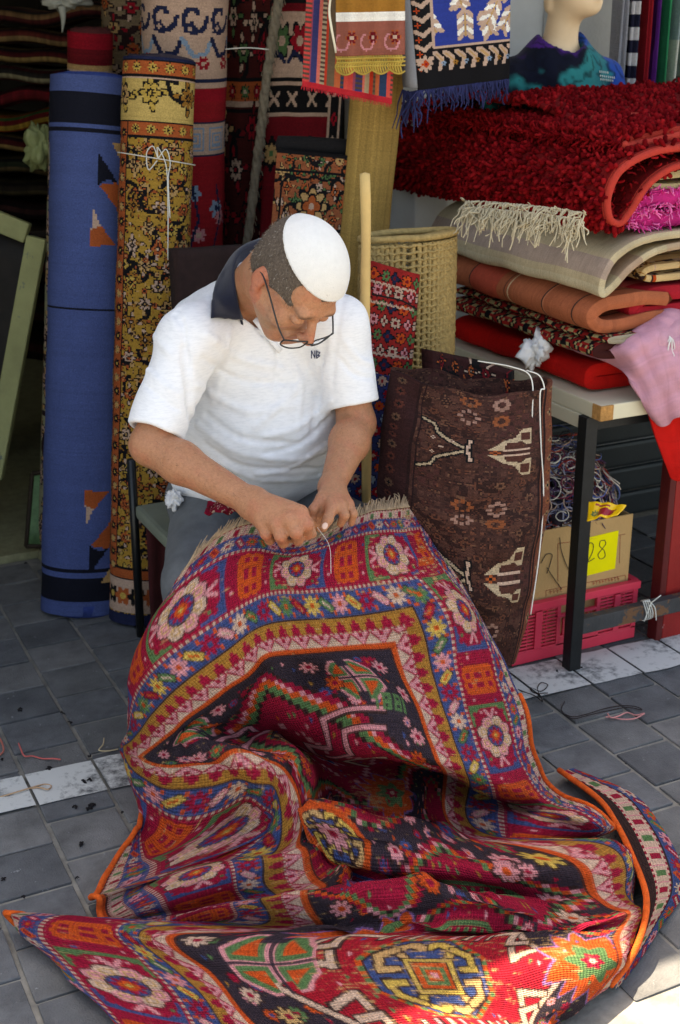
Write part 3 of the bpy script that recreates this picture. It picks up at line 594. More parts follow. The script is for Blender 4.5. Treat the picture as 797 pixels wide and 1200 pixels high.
def make_rug():
    root = empty('rug', tuple(pz(400, 1050, 0)), 'old crimson, blue and charcoal knotted rug heaped from the person\'s lap to the pavement', 'rug')
    U = np.array([(a, TM_(b)) for a, b, *_ in RC]); X = np.array([pf(x, y, v) if m == 'f' else pz(x, y, v) for _, _, x, y, m, v in RC])
    w = tps_fit(U, X, 2e-5)
    nr, nc = 104, 66
    tt, ss = np.linspace(0, RL, nr), np.linspace(0, RW, nc)
    Q = np.stack(np.meshgrid(ss, tt), -1).reshape(-1, 2)
    P = tps_eval(U, w, Q).reshape(nr, nc, 3)
    # crumpling between the big folds
    SS, TT = np.meshgrid(ss, tt); nn = np.cross(np.gradient(P, axis=1), np.gradient(P, axis=0)); nn /= np.linalg.norm(nn, axis=-1, keepdims=True)+1e-9; nn *= np.sign((nn*(_C-P)).sum(-1, keepdims=True))
    shp = lambda x: np.sin(x+.5*np.sin(x))*1.0-.25*np.cos(2*x)
    win = lambda x, a, b, e: np.clip((x-a)/e, 0, 1)*np.clip((b-x)/e, 0, 1)
    w1 = win(TT, .80, 1.40, .08)*win(SS, .30, 1.02, .12); P += nn*(w1*.015*shp(2*np.pi*(TT+.16*SS)/.125+1.2*np.sin(SS*5)))[..., None]
    w2 = win(TT, .30, .62, .10)*win(SS, .10, .62, .10); P += nn*(w2*.015*shp(2*np.pi*(TT*.8+SS*.55)/.13+1.5*np.sin(SS*6+1)))[..., None]
    w3 = win(TT, .06, .5, .1)*win(SS, .70, 1.25, .12); P += nn*(w3*.005*np.sin(2*np.pi*(SS+.35*TT)/.2+2*np.sin(TT*7)))[..., None]
    w4 = win(TT, 1.40, 1.9, .08)*win(SS, .05, 1.0, .1); P += nn*(w4*.007*shp(2*np.pi*(TT*.7-SS*.45)/.16+1.5*np.sin(SS*5+2)))[..., None]
    P += nn*(.0035*vnoise(np.stack([SS, TT, SS*0], -1), .16, 4, 2))[..., None]
    P[..., 2] = np.where(P[..., 2] < .03, .009+.021*np.exp(np.minimum(0, (P[..., 2]-.03)/.021)), P[..., 2])
    colr = rug_canvas(); R, C = colr.shape[0]+1, colr.shape[1]+1
    PF = bilerp(P, R, C); PF[..., 2] = np.maximum(PF[..., 2], .007)
    uv = np.zeros((R, C, 3)); uv[..., 0] = np.linspace(0, RW, C)[None]; uv[..., 1] = np.linspace(0, RL, R)[:, None]
    link('pile', grid_mesh('pile', PF, colr, uv), textile_mat('rug_wool', weave=420, pile=.34, gain=.95, sheen=.0, bstr=.8, wscale=(1, .45), rib=(.0062, .0048)), root)
    # overcast side cords
    cm = mat('orange_wool_cord', (205, 84, 26), .9, var=.3, scale=60, bump=.8, bscale=300)
    for j, nm, r0 in ((0, 'selvedge_cord', 0), (C-1, 'selvedge_cord', 140)):
        tube(nm, PF[r0::5, j], .0062, cm, root, 8)
    # knotted fringe along the near end
    rng = np.random.RandomState(11); parts = []
    for j in range(2, C-1):
        p = PF[0, j]; d = PF[0, j]-PF[6, j]; d /= np.linalg.norm(d)+1e-9; side = PF[0, min(j+3, C-1)]-PF[0, max(j-3, 0)]; side /= np.linalg.norm(side)+1e-9
        nrm = np.cross(side, d); nrm *= np.sign(nrm[2]+1e-6)
        if rng.rand() < .08: continue
        L_ = rng.uniform(.022, .046); k = rng.uniform(-.6, .6); up = rng.uniform(.1, .9)
        pts = [p-d*.002+nrm*.002, p+d*L_*.4+side*k*.004+nrm*up*.006, p+d*L_*.75+side*k*L_*.35+nrm*(up*.012), p+d*L_+side*k*L_*.7+nrm*(up*.012-rng.rand()*.014)]
        parts.append(tube_arrays(crom(pts, 6), np.linspace(.0022, .0010, 6)*rng.uniform(.8, 1.3), 4))
    fr = link('fringe', multi_mesh('fringe', parts), mat('fringe_wool', (150, 128, 104), .95, var=.4, scale=40, bump=.3), root); fr['kind'] = 'stuff'
    # border of the same rug turned out from under the heap on the right
    cvb = Canvas(.105, .80, KN*1.55, 'crim'); 
    x0 = 0
    for kind, c, w in [('solid', 'orange', 2), ('solid', 'brown', 4), ('tile', 'dots', 1), ('tile', 'barb', 7), ('tile', 'dots', 1), ('solid', 'brown', 1), ('tile', 'blue1', 8)]:
        ii, jj = np.meshgrid(np.arange(cvb.nh), np.arange(cvb.nw), indexing='ij'); mm = (jj >= x0) & (jj < x0+w)
        if kind == 'solid': cvb.put(mm, c)
        else: tl = BT[c]; cvb.a[mm] = tl[ii[mm] % tl.shape[0], np.clip(jj[mm]-x0, 0, tl.shape[1]-1)]
        x0 += w
    cb = cvb.finish(.1, seed=8)
    inner = crom([pz(655, 905, .03), pz(700, 938, .05), pz(722, 968, .055), pz(742, 1010, .06), pz(757, 1053, .062), pz(752, 1095, .05), pz(736, 1131, .03), pz(715, 1158, .014)], cb.shape[0]+1)
    outer = crom([pz(672, 900, .006), pz(742, 930, .006), pz(775, 968, .007), pz(797, 1010, .008), pz(800, 1048, .007), pz(776, 1085, .006), pz(748, 1128, .006), pz(722, 1160, .006)], cb.shape[0]+1)
    n = cb.shape[1]+1; u = np.linspace(0, 1, n)[None, :, None]
    F = inner[:, None]*(1-u)+outer[:, None]*u
    F[..., 2] += .016*np.sin(np.pi*np.clip(u[..., 0], 0, 1))*(np.linspace(0, 1, len(F))[:, None]*3).clip(0, 1)
    F[..., 2] = np.maximum(F[..., 2], .006)
    uvb = np.zeros(F.shape); uvb[..., 0] = u[..., 0]*.105; uvb[..., 1] = np.linspace(0, .8, len(F))[:, None]
    link('turned_edge', grid_mesh('turned_edge', F, cb, uvb), textile_mat('rug_wool'), root)
    tube('selvedge_cord', F[::4, 0]+np.array([0, 0, .006]), .0065, cm, root, 8)
    return root, PF
RUG, RUGP = make_rug()
# ------------------------------------------------------------------ the shop front (roof line, walls, shutter)
m_plaster = mat('white_plaster', (205, 206, 204), .9, var=.08, scale=5, bump=.25, bscale=90)
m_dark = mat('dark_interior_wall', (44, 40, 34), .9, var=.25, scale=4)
aw = empty('shop_building', (1.5, 4, 0), 'low shop building whose flat roof shades the pavement', 'building')
box('roof_slab', (-6, 2.83, 2.40), (9, 8.4, 2.46), m_plaster, aw, .01)
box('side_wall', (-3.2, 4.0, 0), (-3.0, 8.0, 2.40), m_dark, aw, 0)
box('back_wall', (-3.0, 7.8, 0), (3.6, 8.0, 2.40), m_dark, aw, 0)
box('front_wall', (1.95, 3.78, 0), (6.5, 3.95, 2.40), m_plaster, aw, .004)
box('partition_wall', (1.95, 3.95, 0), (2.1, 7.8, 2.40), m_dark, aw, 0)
box('wall_post', (2.02, 3.60, 0), (2.14, 3.78, 2.40), m_plaster, aw, .006)
box('front_wall', (-6.2, 4.0, 0), (-3.2, 4.2, 2.40), m_plaster, aw, .004)
box('added_shade_pier', (-1.1, 2.99, 0), (.02, 4.0, 2.40), m_plaster, aw, .01)  # unseen pier added left of the view to block sky and darken paving there
sh = empty('roller_shutter', (2.9, 3.46, 0), 'dark closed roller shutter of horizontal slats behind the table', 'shutter')
m_shut = mat('shutter_steel', (52, 58, 60), .5, .3, var=.15, scale=8, bump=.1)
for i in range(9):
    box('slat', (2.34, 3.40, .02+i*.092), (3.6, 3.425+.004*(i % 2), .02+i*.092+.086), m_shut, sh, .012)
box('shutter_frame', (2.28, 3.39, 0), (2.335, 3.46, .86), m_shut, sh, .004)
box('shutter_frame', (2.28, 3.39, .865), (3.6, 3.46, .90), m_shut, sh, .004)
# ------------------------------------------------------------------ the mender: smooth-blended volumes polygonised by surface nets
class Field:
    def __init__(s, lo, hi, h):
        s.lo = np.array(lo, np.float32); s.h = h; n = np.ceil((np.array(hi)-lo)/h).astype(int)+1
        s.n = n; s.ax = [s.lo[i]+np.arange(n[i], dtype=np.float32)*h for i in range(3)]; s.F = np.full(n, .25, np.float32)
    def sub(s, lo, hi):
        a = np.clip(((np.array(lo)-s.lo)/s.h).astype(int), 0, s.n-1); b = np.clip(((np.array(hi)-s.lo)/s.h).astype(int)+2, 1, s.n)
        sl = tuple(slice(a[i], max(b[i], a[i]+1)) for i in range(3))
        X, Y, Z = np.meshgrid(s.ax[0][sl[0]], s.ax[1][sl[1]], s.ax[2][sl[2]], indexing='ij', sparse=True); return sl, X, Y, Z
    def mix(s, sl, d, k, op):
        A = s.F[sl]
        if op == 'u':
            h = np.clip(.5+.5*(A-d)/k, 0, 1); s.F[sl] = A*(1-h)+d*h-k*h*(1-h)
        elif op == 's':
            h = np.clip(.5-.5*(A+d)/k, 0, 1); s.F[sl] = A*(1-h)-d*h+k*h*(1-h)
    def cone(s, a, b, ra, rb, k=.02, op='u', flat=None):
        a, b = np.asarray(a, float), np.asarray(b, float); m = max(ra, rb)+k+.03
        sl, X, Y, Z = s.sub(np.minimum(a, b)-m, np.maximum(a, b)+m)
        ab = b-a; q = ab@ab+1e-9; t = np.clip(((X-a[0])*ab[0]+(Y-a[1])*ab[1]+(Z-a[2])*ab[2])/q, 0, 1)
        dx, dy, dz = X-a[0]-t*ab[0], Y-a[1]-t*ab[1], Z-a[2]-t*ab[2]
        if flat is not None:
            fn, ff = flat; fn = np.asarray(fn, float)/np.linalg.norm(fn); w = dx*fn[0]+dy*fn[1]+dz*fn[2]; g = w*(ff-1)
            dx, dy, dz = dx+g*fn[0], dy+g*fn[1], dz+g*fn[2]
        d = np.sqrt(dx*dx+dy*dy+dz*dz)-(ra+(rb-ra)*t); s.mix(sl, d.astype(np.float32), k, op)
    def ell(s, c, r, k=.02, op='u', R=None):
        c, r = np.asarray(c, float), np.asarray(r, float); m = max(r)+k+.03
        sl, X, Y, Z = s.sub(c-m, c+m); x, y, z = X-c[0], Y-c[1], Z-c[2]
        if R is not None: x, y, z = [R[i, 0]*x+R[i, 1]*y+R[i, 2]*z for i in range(3)]
        k0 = np.sqrt((x/r[0])**2+(y/r[1])**2+(z/r[2])**2); k1 = np.sqrt((x/r[0]**2)**2+(y/r[1]**2)**2+(z/r[2]**2)**2)+1e-6
        s.mix(sl, (k0*(k0-1)/k1).astype(np.float32), k, op)
    def plane(s, p, n, k=.004, box_=None):
        """cut away the side the normal points to"""
        n = np.asarray(n, float)/np.linalg.norm(n)
        if box_ is None: sl, X, Y, Z = s.sub(s.lo, s.lo+s.n*s.h)
        else: sl, X, Y, Z = s.sub(*box_)
        d = (X-p[0])*n[0]+(Y-p[1])*n[1]+(Z-p[2])*n[2]; A = s.F[sl]; h = np.clip(.5-.5*(A-d)/k, 0, 1); s.F[sl] = A*(1-h)+d*h+k*h*(1-h)
    def ridge(s, pts, w, amp):
        """pull (amp>0) or push the surface along a line: cloth folds"""
        pts = np.asarray(pts, float)
        for a, b in zip(pts[:-1], pts[1:]):
            m = 2.4*w; sl, X, Y, Z = s.sub(np.minimum(a, b)-m, np.maximum(a, b)+m); ab = b-a; q = ab@ab+1e-9
            t = np.clip(((X-a[0])*ab[0]+(Y-a[1])*ab[1]+(Z-a[2])*ab[2])/q, 0, 1)
            d2 = (X-a[0]-t*ab[0])**2+(Y-a[1]-t*ab[1])**2+(Z-a[2]-t*ab[2])**2
            s.F[sl] -= (amp*np.exp(-d2/(w*w))*(1-.0*t)).astype(np.float32)
    def hit(s, x, y, f0=2.3, f1=3.3):
        """first point of the volume along a sight line"""
        a, b = pf(x, y, f0), pf(x, y, f1); t = np.linspace(0, 1, 500)[:, None]; P = a*(1-t)+b*t; I = ((P-s.lo)/s.h).round().astype(int)
        ok = ((I >= 0) & (I < s.n)).all(1); v = np.full(len(P), 1.); v[ok] = s.F[tuple(I[ok].T)]; k = np.where(v < 0)[0]
        return P[k[0]] if len(k) else pf(x, y, 2.75)
    def join(s, o, k):
        h = np.clip(.5+.5*(s.F-o.F)/k, 0, 1); s.F = s.F*(1-h)+o.F*h-k*h*(1-h)
    def noise(s, scale, amp, seed):
        X, Y, Z = np.meshgrid(*s.ax, indexing='ij', sparse=True); rng = np.random.RandomState(seed); o = 0
        for _ in range(7):
            k = rng.normal(size=3); k *= 2*np.pi/scale/np.linalg.norm(k)*rng.uniform(.6, 1.5); o = o+np.sin(X*k[0]+Y*k[1]+Z*k[2]+rng.uniform(0, 6))
        s.F += (amp*o/3).astype(np.float32)
    def mesh(s, name, smooth=1):
        F = s.F; ins = F < 0; n = np.array(F.shape)-1
        corners = [(i, j, k) for i in (0, 1) for j in (0, 1) for k in (0, 1)]
        cnt = np.zeros(n, np.int8)
        for i, j, k in corners: cnt += ins[i:i+n[0], j:j+n[1], k:k+n[2]]
        act = np.argwhere((cnt > 0) & (cnt < 8)); vid = np.full(n, -1, np.int32); vid[tuple(act.T)] = np.arange(len(act))
        acc = np.zeros((len(act), 3)); num = np.zeros(len(act))
        for c in corners:
            for ax in range(3):
                if c[ax]: continue
                d = list(c); d[ax] = 1; a = act+np.array(c); b = act+np.array(d)
                fa, fb = F[tuple(a.T)], F[tuple(b.T)]; m = (fa < 0) != (fb < 0); t = np.where(m, fa/(fa-fb+1e-12), 0)
                p = a+0.; p[:, ax] += t; acc[m] += p[m]; num[m] += 1
        V = acc/num[:, None]*s.h+s.lo
        quads = []
        for ax in range(3):
            u, v = (ax+1) % 3, (ax+2) % 3
            sa = [slice(None)]*3; sb = [slice(None)]*3; sa[ax] = slice(0, -1); sb[ax] = slice(1, None)
            A, B = ins[tuple(sa)], ins[tuple(sb)]; e = np.argwhere(A != B)
            e = e[(e[:, u] > 0) & (e[:, v] > 0) & (e[:, u] < n[u]) & (e[:, v] < n[v])]
            if not len(e): continue
            fl = A[tuple(e.T)]; du = np.zeros(3, int); du[u] = 1; dv = np.zeros(3, int); dv[v] = 1
            q = np.stack([vid[tuple((e-du-dv).T)], vid[tuple((e-dv).T)], vid[tuple(e.T)], vid[tuple((e-du).T)]], -1); q[~fl] = q[~fl][:, ::-1]; quads.append(q)
        Q = np.vstack(quads); Q = Q[(Q >= 0).all(1)]
        for _ in range(smooth):
            S = np.zeros_like(V); N = np.zeros(len(V))
            for i in range(4):
                np.add.at(S, Q[:, i], V[Q[:, (i+1) % 4]]); np.add.at(S, Q[:, i], V[Q[:, (i+3) % 4]]); np.add.at(N, Q[:, i], 2)
            V = V*.4+.6*S/np.maximum(N, 1)[:, None]
        return arrays_mesh(name, V, Q), V, Q

def make_person():
    root = empty('person', (1.12, 2.7, 0), 'person in white polo shirt and white skullcap bent over the rug, sewing', 'person')
    Hc = pf(347, 327, 2.74); HS = 1.05
    ti, yw, rl = math.radians(53), math.radians(12), math.radians(-4)
    n0 = Vector((0, -math.cos(ti), -math.sin(ti))); v0 = Vector((0, -math.sin(ti), math.cos(ti))); e0 = Vector((1, 0, 0))
    Rz = Matrix.Rotation(yw, 3, 'Z') @ Matrix.Rotation(rl, 3, n0)
    E = np.array([Rz@e0, Rz@n0, Rz@v0])                      # rows: his left, face, crown
    H = lambda x, y, z: Hc+E.T@(np.array([x, y, z])*HS)
    rsh, lsh = pf(224, 398, 2.84), pf(395, 384, 2.98)
    rel, lel = pf(176, 522, 2.72), pf(418, 496, 2.93)
    rwr, lwr = pf(297, 590, 2.60), pf(389, 571, 2.73)
    nb = np.array([1.125, 2.80, 1.040])
    f = Field((.70, 2.22, .50), (1.52, 3.02, 1.31), .0034)
    # torso core under the shirt
    f.ell((1.125, 2.83, .90), (.15, .09, .17), .03); f.ell((1.13, 2.87, .68), (.14, .09, .16), .03)
    f.cone(nb+(0, .01, -.03), rsh, .06, .05, .03); f.cone(nb+(0, .01, -.03), lsh, .06, .05, .03)
    # neck and head
    f.cone(nb, H(0, -.035, -.035), .054, .054, .02); f.cone(nb+(0, .03, .0), H(0, -.07, .0), .042, .045, .025)
    f.ell(H(0, -.010, .030), (.0825, .105, .0935), .015, R=E); f.ell(H(0, .028, -.045), (.060, .062, .078), .025, R=E)
    f.ell(H(0, .062, -.098), (.028, .024, .022), .025, R=E)
    for s_ in (-1, 1):
        f.cone(H(s_*.058, -.005, -.05), H(s_*.025, .062, -.095), .022, .018, .025)
        f.ell(H(s_*.042, .058, -.034), (.026, .026, .024), .02, R=E)
    f.cone(H(-.034, .083, .018), H(.034, .083, .018), .014, .014, .016)
    for s_ in (-1, 1): f.ell(H(s_*.032, .100, -.004), (.019, .014, .011), .012, 's', R=E)
    for s_ in (-1, 1): f.ell(H(s_*.032, .083, -.005), (.0155, .013, .012), .004, R=E)
    f.cone(H(0, .090, .004), H(0, .118, -.036), .0085, .0125, .010)
    for s_ in (-1, 1): f.ell(H(s_*.012, .107, -.039), (.009, .011, .008), .006, R=E)
    f.cone(H(-.020, .088, -.064), H(.020, .088, -.064), .008, .008, .008); f.cone(H(-.016, .088, -.076), H(.016, .088, -.076), .0085, .0085, .006)
    for s_ in (-1, 1):
        f.ell(H(s_*.079, -.016, -.010), (.008, .019, .031), .006, R=E); f.ell(H(s_*.087, -.012, -.004), (.006, .010, .017), .005, 's', R=E)
        f.ell(H(s_*.077, -.006, -.034), (.007, .010, .010), .006, R=E)
    # arms
    for sh_, el_, wr_, k in ((rsh, rel, rwr, 1), (lsh, lel, lwr, -1)):
        f.cone(sh_, el_, .052, .041, .02)
        mid = el_+(wr_-el_)*.3
        f.cone(el_, mid, .042, .0445, .02); f.cone(mid, wr_, .0445, .028, .02)
        f.cone(el_+(el_-mid)*.12+np.array([0, .012, -.004]), el_, .026, .032, .02)
    # right hand: closed on the needle, knuckles up
    def chain(pts, k=.006):
        for (a, ra), (b, rb) in zip(pts[:-1], pts[1:]): f.cone(a, b, ra, rb, k)
    Wr = rwr; K = dict(i=pf(352, 601, 2.535), m=pf(340, 609, 2.515), r=pf(324, 614, 2.52), p=pf(309, 614, 2.54))
    for q in K.values(): f.cone(Wr, q, .028, .0165, .018)
    f.cone(pf(312, 596, 2.57), pf(338, 602, 2.55), .024, .020, .02)
    chain([(K['i'], .0150), (pf(360, 615, 2.515), .0125), (pf(361, 626, 2.545), .0105), (pf(356, 628, 2.565), .009)], .008)
    chain([(K['m'], .0155), (pf(347, 624, 2.50), .0130), (pf(349, 633, 2.535), .0105), (pf(342, 631, 2.56), .009)], .008)
    chain([(K['r'], .0152), (pf(329, 628, 2.505), .0125), (pf(332, 636, 2.54), .0105), (pf(329, 631, 2.565), .009)], .008)
    chain([(K['p'], .0140), (pf(312, 626, 2.525), .0112), (pf(316, 633, 2.55), .0095), (pf(317, 629, 2.575), .0085)], .008)
    chain([(pf(316, 590, 2.60), .017), (pf(345, 597, 2.585), .0135), (pf(361, 612, 2.565), .0105), (pf(367, 626, 2.56), .0085)], .008)
    # left hand: thumb flat on the edge, fingers under it
    Wl = lwr; K2 = dict(i=pf(377, 584, 2.665), m=pf(388, 590, 2.65), r=pf(400, 592, 2.655), p=pf(408, 591, 2.675))
    for q in K2.values(): f.cone(Wl, q, .024, .0135, .014)
    chain([(K2['i'], .0125), (pf(367, 597, 2.64), .0100), (pf(365, 609, 2.64), .0088), (pf(370, 616, 2.645), .0075)])
    chain([(K2['m'], .0125), (pf(374, 602, 2.655), .0095), (pf(371, 614, 2.655), .0085), (pf(374, 621, 2.655), .0075)])
    chain([(K2['r'], .0125), (pf(404, 604, 2.635), .0100), (pf(399, 614, 2.645), .0085)])
    chain([(K2['p'], .0115), (pf(414, 602, 2.655), .0092), (pf(412, 613, 2.66), .0080)])
    chain([(pf(393, 580, 2.69), .017), (pf(389, 596, 2.64), .0128), (pf(384, 609, 2.615), .0108), (pf(379, 619, 2.602), .0092)], .008)
    me, V, Q = f.mesh('body', 1)
    # complexion: weathered tan, redder ears/nose/knuckles, grey shaved jaw
    Lc = (V-Hc)@E.T; c = np.zeros((len(V), 4)); c[:, 3] = 1; base = lin((176, 122, 90)); red = lin((182, 98, 76)); pale = lin((190, 138, 108)); jaw = lin((156, 122, 98))
    c[:, :3] = base; head = (np.linalg.norm(Lc, axis=1) < .16)
    def blend(w, col): c[:, :3] = c[:, :3]*(1-w[:, None])+col*w[:, None]
    blend(np.where(head, .55, 0.), pale)
    w = np.exp(-(((Lc[:, 1]-.045)/.045)**2+((Lc[:, 2]+.085)/.034)**2))*head; blend(np.clip(w*1.1, 0, .85), jaw)
    blend((np.abs(Lc[:, 0]) > .074)*(np.abs(Lc[:, 1]+.015) < .03)*head*.6, red); blend(np.exp(-((Lc[:, 1]-.118)**2+(Lc[:, 2]+.032)**2+Lc[:, 0]**2)/.018**2)*.6*head, red)
    for q in list(K.values())+[pf(362, 616, 2.505), pf(349, 629, 2.485), pf(328, 634, 2.49), pf(309, 631, 2.515)]: blend(np.exp(-((V-q)**2).sum(1)/.013**2)*.5, red)
    blend(np.clip(vnoise(V, .05, 9, 3), 0, 1)*.25, red); blend(np.clip(vnoise(V, .03, 10, 3), 0, 1)*.2, lin((160, 104, 70)))
    mo = np.exp(-((Lc[:, 0]/.022)**2+((Lc[:, 2]+.070)/.004)**2))*(Lc[:, 1] > .07)*head; blend(mo*.7, lin((130, 64, 56)))
    eb = np.exp(-(((np.abs(Lc[:, 0])-.034)/.018)**4+((Lc[:, 2]-.020-.1*(.034-np.abs(Lc[:, 0])))/.0055)**2))*(Lc[:, 1] > .05)*head; blend(eb*.8, lin((80, 66, 54)))
    el = np.exp(-(((np.abs(Lc[:, 0])-.032)/.015)**4+((Lc[:, 2]+.012)/.003)**2))*(Lc[:, 1] > .06)*head; blend(el*.8, lin((70, 48, 40)))
    set_attr(me, 'Col', 'FLOAT_COLOR', 'POINT', c)
    m, nt, b = nodes_of('skin'); N, Lk = nt.nodes, nt.links
    at = N.new('ShaderNodeAttribute'); at.attribute_name = 'Col'; b.inputs['Roughness'].default_value = .5; b.inputs['Specular IOR Level'].default_value = .38
    b.inputs['Subsurface Weight'].default_value = .12; b.inputs['Subsurface Radius'].default_value = (.012, .005, .003); b.inputs['Subsurface Scale'].default_value = .5
    tc = N.new('ShaderNodeTexCoord'); nz = N.new('ShaderNodeTexNoise'); nz.inputs['Scale'].default_value = 320; nz.inputs['Detail'].default_value = 4; Lk.new(tc.outputs['Object'], nz.inputs['Vector'])
    vo = N.new('ShaderNodeTexNoise'); vo.inputs['Scale'].default_value = 70; vo.inputs['Detail'].default_value = 3; Lk.new(tc.outputs['Object'], vo.inputs['Vector'])
    sm_ = N.new('ShaderNodeMath'); Lk.new(nz.outputs['Fac'], sm_.inputs[0]); Lk.new(vo.outputs['Fac'], sm_.inputs[1])
    # pores, freckles and arm hair break the complexion
    n5 = N.new('ShaderNodeTexNoise'); n5.inputs['Scale'].default_value = 150; n5.inputs['Detail'].default_value = 6; n5.inputs['Roughness'].default_value = .75; Lk.new(tc.outputs['Object'], n5.inputs['Vector'])
    m5 = N.new('ShaderNodeMath'); m5.operation = 'MULTIPLY_ADD'; m5.inputs[1].default_value = .9; m5.inputs[2].default_value = .55; Lk.new(n5.outputs['Fac'], m5.inputs[0])
    v5 = N.new('ShaderNodeVectorMath'); v5.operation = 'SCALE'; Lk.new(at.outputs['Color'], v5.inputs[0]); Lk.new(m5.outputs[0], v5.inputs['Scale']); Lk.new(v5.outputs['Vector'], b.inputs['Base Color'])
    bp = N.new('ShaderNodeBump'); bp.inputs['Strength'].default_value = .6; bp.inputs['Distance'].default_value = .003; Lk.new(sm_.outputs[0], bp.inputs['Height']); Lk.new(bp.outputs['Normal'], b.inputs['Normal'])
    body = link('body', me, m, root)
    # fine dark hair on both forearms
    rng = np.random.RandomState(6); hv_ = []; nv_ = np.zeros(len(V)*3, np.float32); me.vertices.foreach_get('normal', nv_); nv_ = nv_.reshape(-1, 3)
    for el_, wr_ in ((rel, rwr), (lel, lwr)):
        ab = wr_-el_; tt = ((V-el_)@ab)/(ab@ab); ds = np.linalg.norm(V-el_-np.clip(tt, 0, 1)[:, None]*ab, axis=1); idx = np.where((tt > .05) & (tt < 1.02) & (ds < .06))[0]; dn = ab/np.linalg.norm(ab)
        for i in rng.choice(idx, 900):
            p = V[i]+rng.normal(size=3)*.0012; d = dn*.8+nv_[i]*.35+rng.normal(size=3)*.35; d /= np.linalg.norm(d); l = rng.uniform(.005, .011); sd = np.cross(d, nv_[i])*.00022; hv_ += [p-sd, p+sd, p+d*l]
    ah = link('arm_hair', arrays_mesh('arm_hair', np.array(hv_), np.arange(len(hv_)).reshape(-1, 3), False), mat('arm_hair_dark', (58, 42, 32), .6, bump=0), body); ah['kind'] = 'stuff'
    # thumb nail
    def small_ell(name, c0, r, R, mt, par):
        bm = bmesh.new(); bmesh.ops.create_uvsphere(bm, u_segments=12, v_segments=8, radius=1)
        for v in bm.verts: v.co = Vector(c0+R.T@(np.array(v.co)*r))
        return link(name, bm_mesh(name, bm, True), mt, par)
    d = pf(379, 619, 2.602)-pf(384, 609, 2.615); d /= np.linalg.norm(d); nr = -ray(380, 615); nr = nr-d*(nr@d); nr /= np.linalg.norm(nr)
    small_ell('thumb_nail', pf(380.2, 617.5, 2.602)+nr*.0078, (.0062, .0082, .0018), np.array([np.cross(d, nr), d, nr]), mat('nail', (226, 190, 172), .3, var=.05, bump=0), body)
    # hair: cropped, greying; a shell on the skull plus short strands
    hf = Field(Hc-.135, Hc+.135, .003)
    hf.ell(H(0, -.011, .030), (.0850, .1075, .0965), .01, R=E); hf.ell(H(0, -.055, -.03), (.062, .05, .05), .03, R=E)
    cut = E.T@np.array([0, .95, -.32]); hf.plane(H(0, .078, .045), E.T@np.array([0, .92, -.40]), .006)
    hf.plane(H(0, -.02, -.062), E.T@np.array([0, .0, -1]), .006)
    for s_ in (-1, 1):
        hf.ell(H(s_*.085, .055, -.035), (.05, .062, .055), .008, 's', R=E); hf.ell(H(s_*.082, -.012, -.018), (.02, .028, .036), .004, 's', R=E)
    for s_ in (-1, 1): hf.ell(H(s_*.045, .080, .052), (.026, .040, .030), .010, 's', R=E)
    hm, hv, hq = hf.mesh('hair', 1)
    hair = link('hair', hm, mat('cropped_hair', (98, 86, 76), .9, var=.4, scale=220, bump=.9, bscale=700, dist=.003), root)
    rng = np.random.RandomState(2); ctr = hv[hq].mean(1); nn = np.cross(hv[hq[:, 1]]-hv[hq[:, 0]], hv[hq[:, 3]]-hv[hq[:, 0]]); nn /= np.linalg.norm(nn, axis=1, keepdims=True)+1e-9
    outw = ((ctr-H(0, -.01, .03))*nn).sum(1); sg = np.sign(outw); nn *= sg[:, None]
    lay = E.T@np.array([0, .6, -.5]); SV, SQ = [], []
    for i in rng.choice(len(ctr), 7000):
        p = ctr[i]+rng.normal(size=3)*.0015; dd = nn[i]*.5+lay*.6+rng.normal(size=3)*.25; dd -= min(0, dd@nn[i])*nn[i]; dd /= np.linalg.norm(dd); L_ = rng.uniform(.004, .008); sd = np.cross(dd, rng.normal(size=3)); sd /= np.linalg.norm(sd); k = len(SV)
        SV += [p-sd*.0004, p+sd*.0004, p+dd*L_]; SQ.append((k, k+1, k+2))
    stm = arrays_mesh('hair_strand', np.array(SV), np.array(SQ), False); cc = np.ones((len(SQ), 4)); g = rng.choice(3, len(SQ), p=[.58, .28, .14]); cc[:, :3] = np.array([lin((84, 70, 58)), lin((140, 126, 112)), lin((186, 178, 168))])[g]
    set_attr(stm, 'Col', 'FLOAT_COLOR', 'FACE', cc); st = link('hair_strand', stm, col_mat('hair_strands', .6, 0), hair); st['kind'] = 'stuff'
    # white skullcap
    kf = Field(Hc-.135, Hc+.145, .003); ka = np.array([.16, .06, 1.0]); ka /= np.linalg.norm(ka)
    kf.ell(H(0, -.010, .030), (.095, .110, .104), .01, R=E); pass
    kf.plane(H(*(np.array([0, -.01, .03])+ka*.039)), E.T@(-ka), .004)
    km, kv, kq = kf.mesh('skullcap', 1)
    cap = link('skullcap', km, mat('white_cotton_cap', (226, 224, 220), .95, var=.04, scale=60, bump=.7, bscale=420, dist=.0025, sheen=.1), root)
    kc_ = np.array([0, -.01, .03]); t1 = np.cross(ka, [0, 1, 0]); t1 /= np.linalg.norm(t1); t2 = np.cross(ka, t1); ring = []
    for off_ in (.044,):
        ring = []
        for a_ in np.linspace(0, 2*np.pi, 90):
            d_ = t1*math.cos(a_)+t2*math.sin(a_); ax_ = np.array([.095, .110, .104])/HS; o_ = ka*off_; A_ = ((d_/ax_)**2).sum(); B_ = 2*((o_*d_)/ax_**2).sum(); C_ = ((o_/ax_)**2).sum()-1
            ring.append(H(*(kc_+o_+d_*((-B_+math.sqrt(max(B_*B_-4*A_*C_, 0)))/(2*A_)))))
        tube('seam', ring, .0009, mat('white_cotton_cap', (204, 204, 202)), cap, 4)
    # glasses low on the nose
    gl = empty('eyeglasses', tuple(H(0, .12, -.03)), parent=root)
    gl.parent = root; gl.matrix_parent_inverse = parent_world(root).inverted()
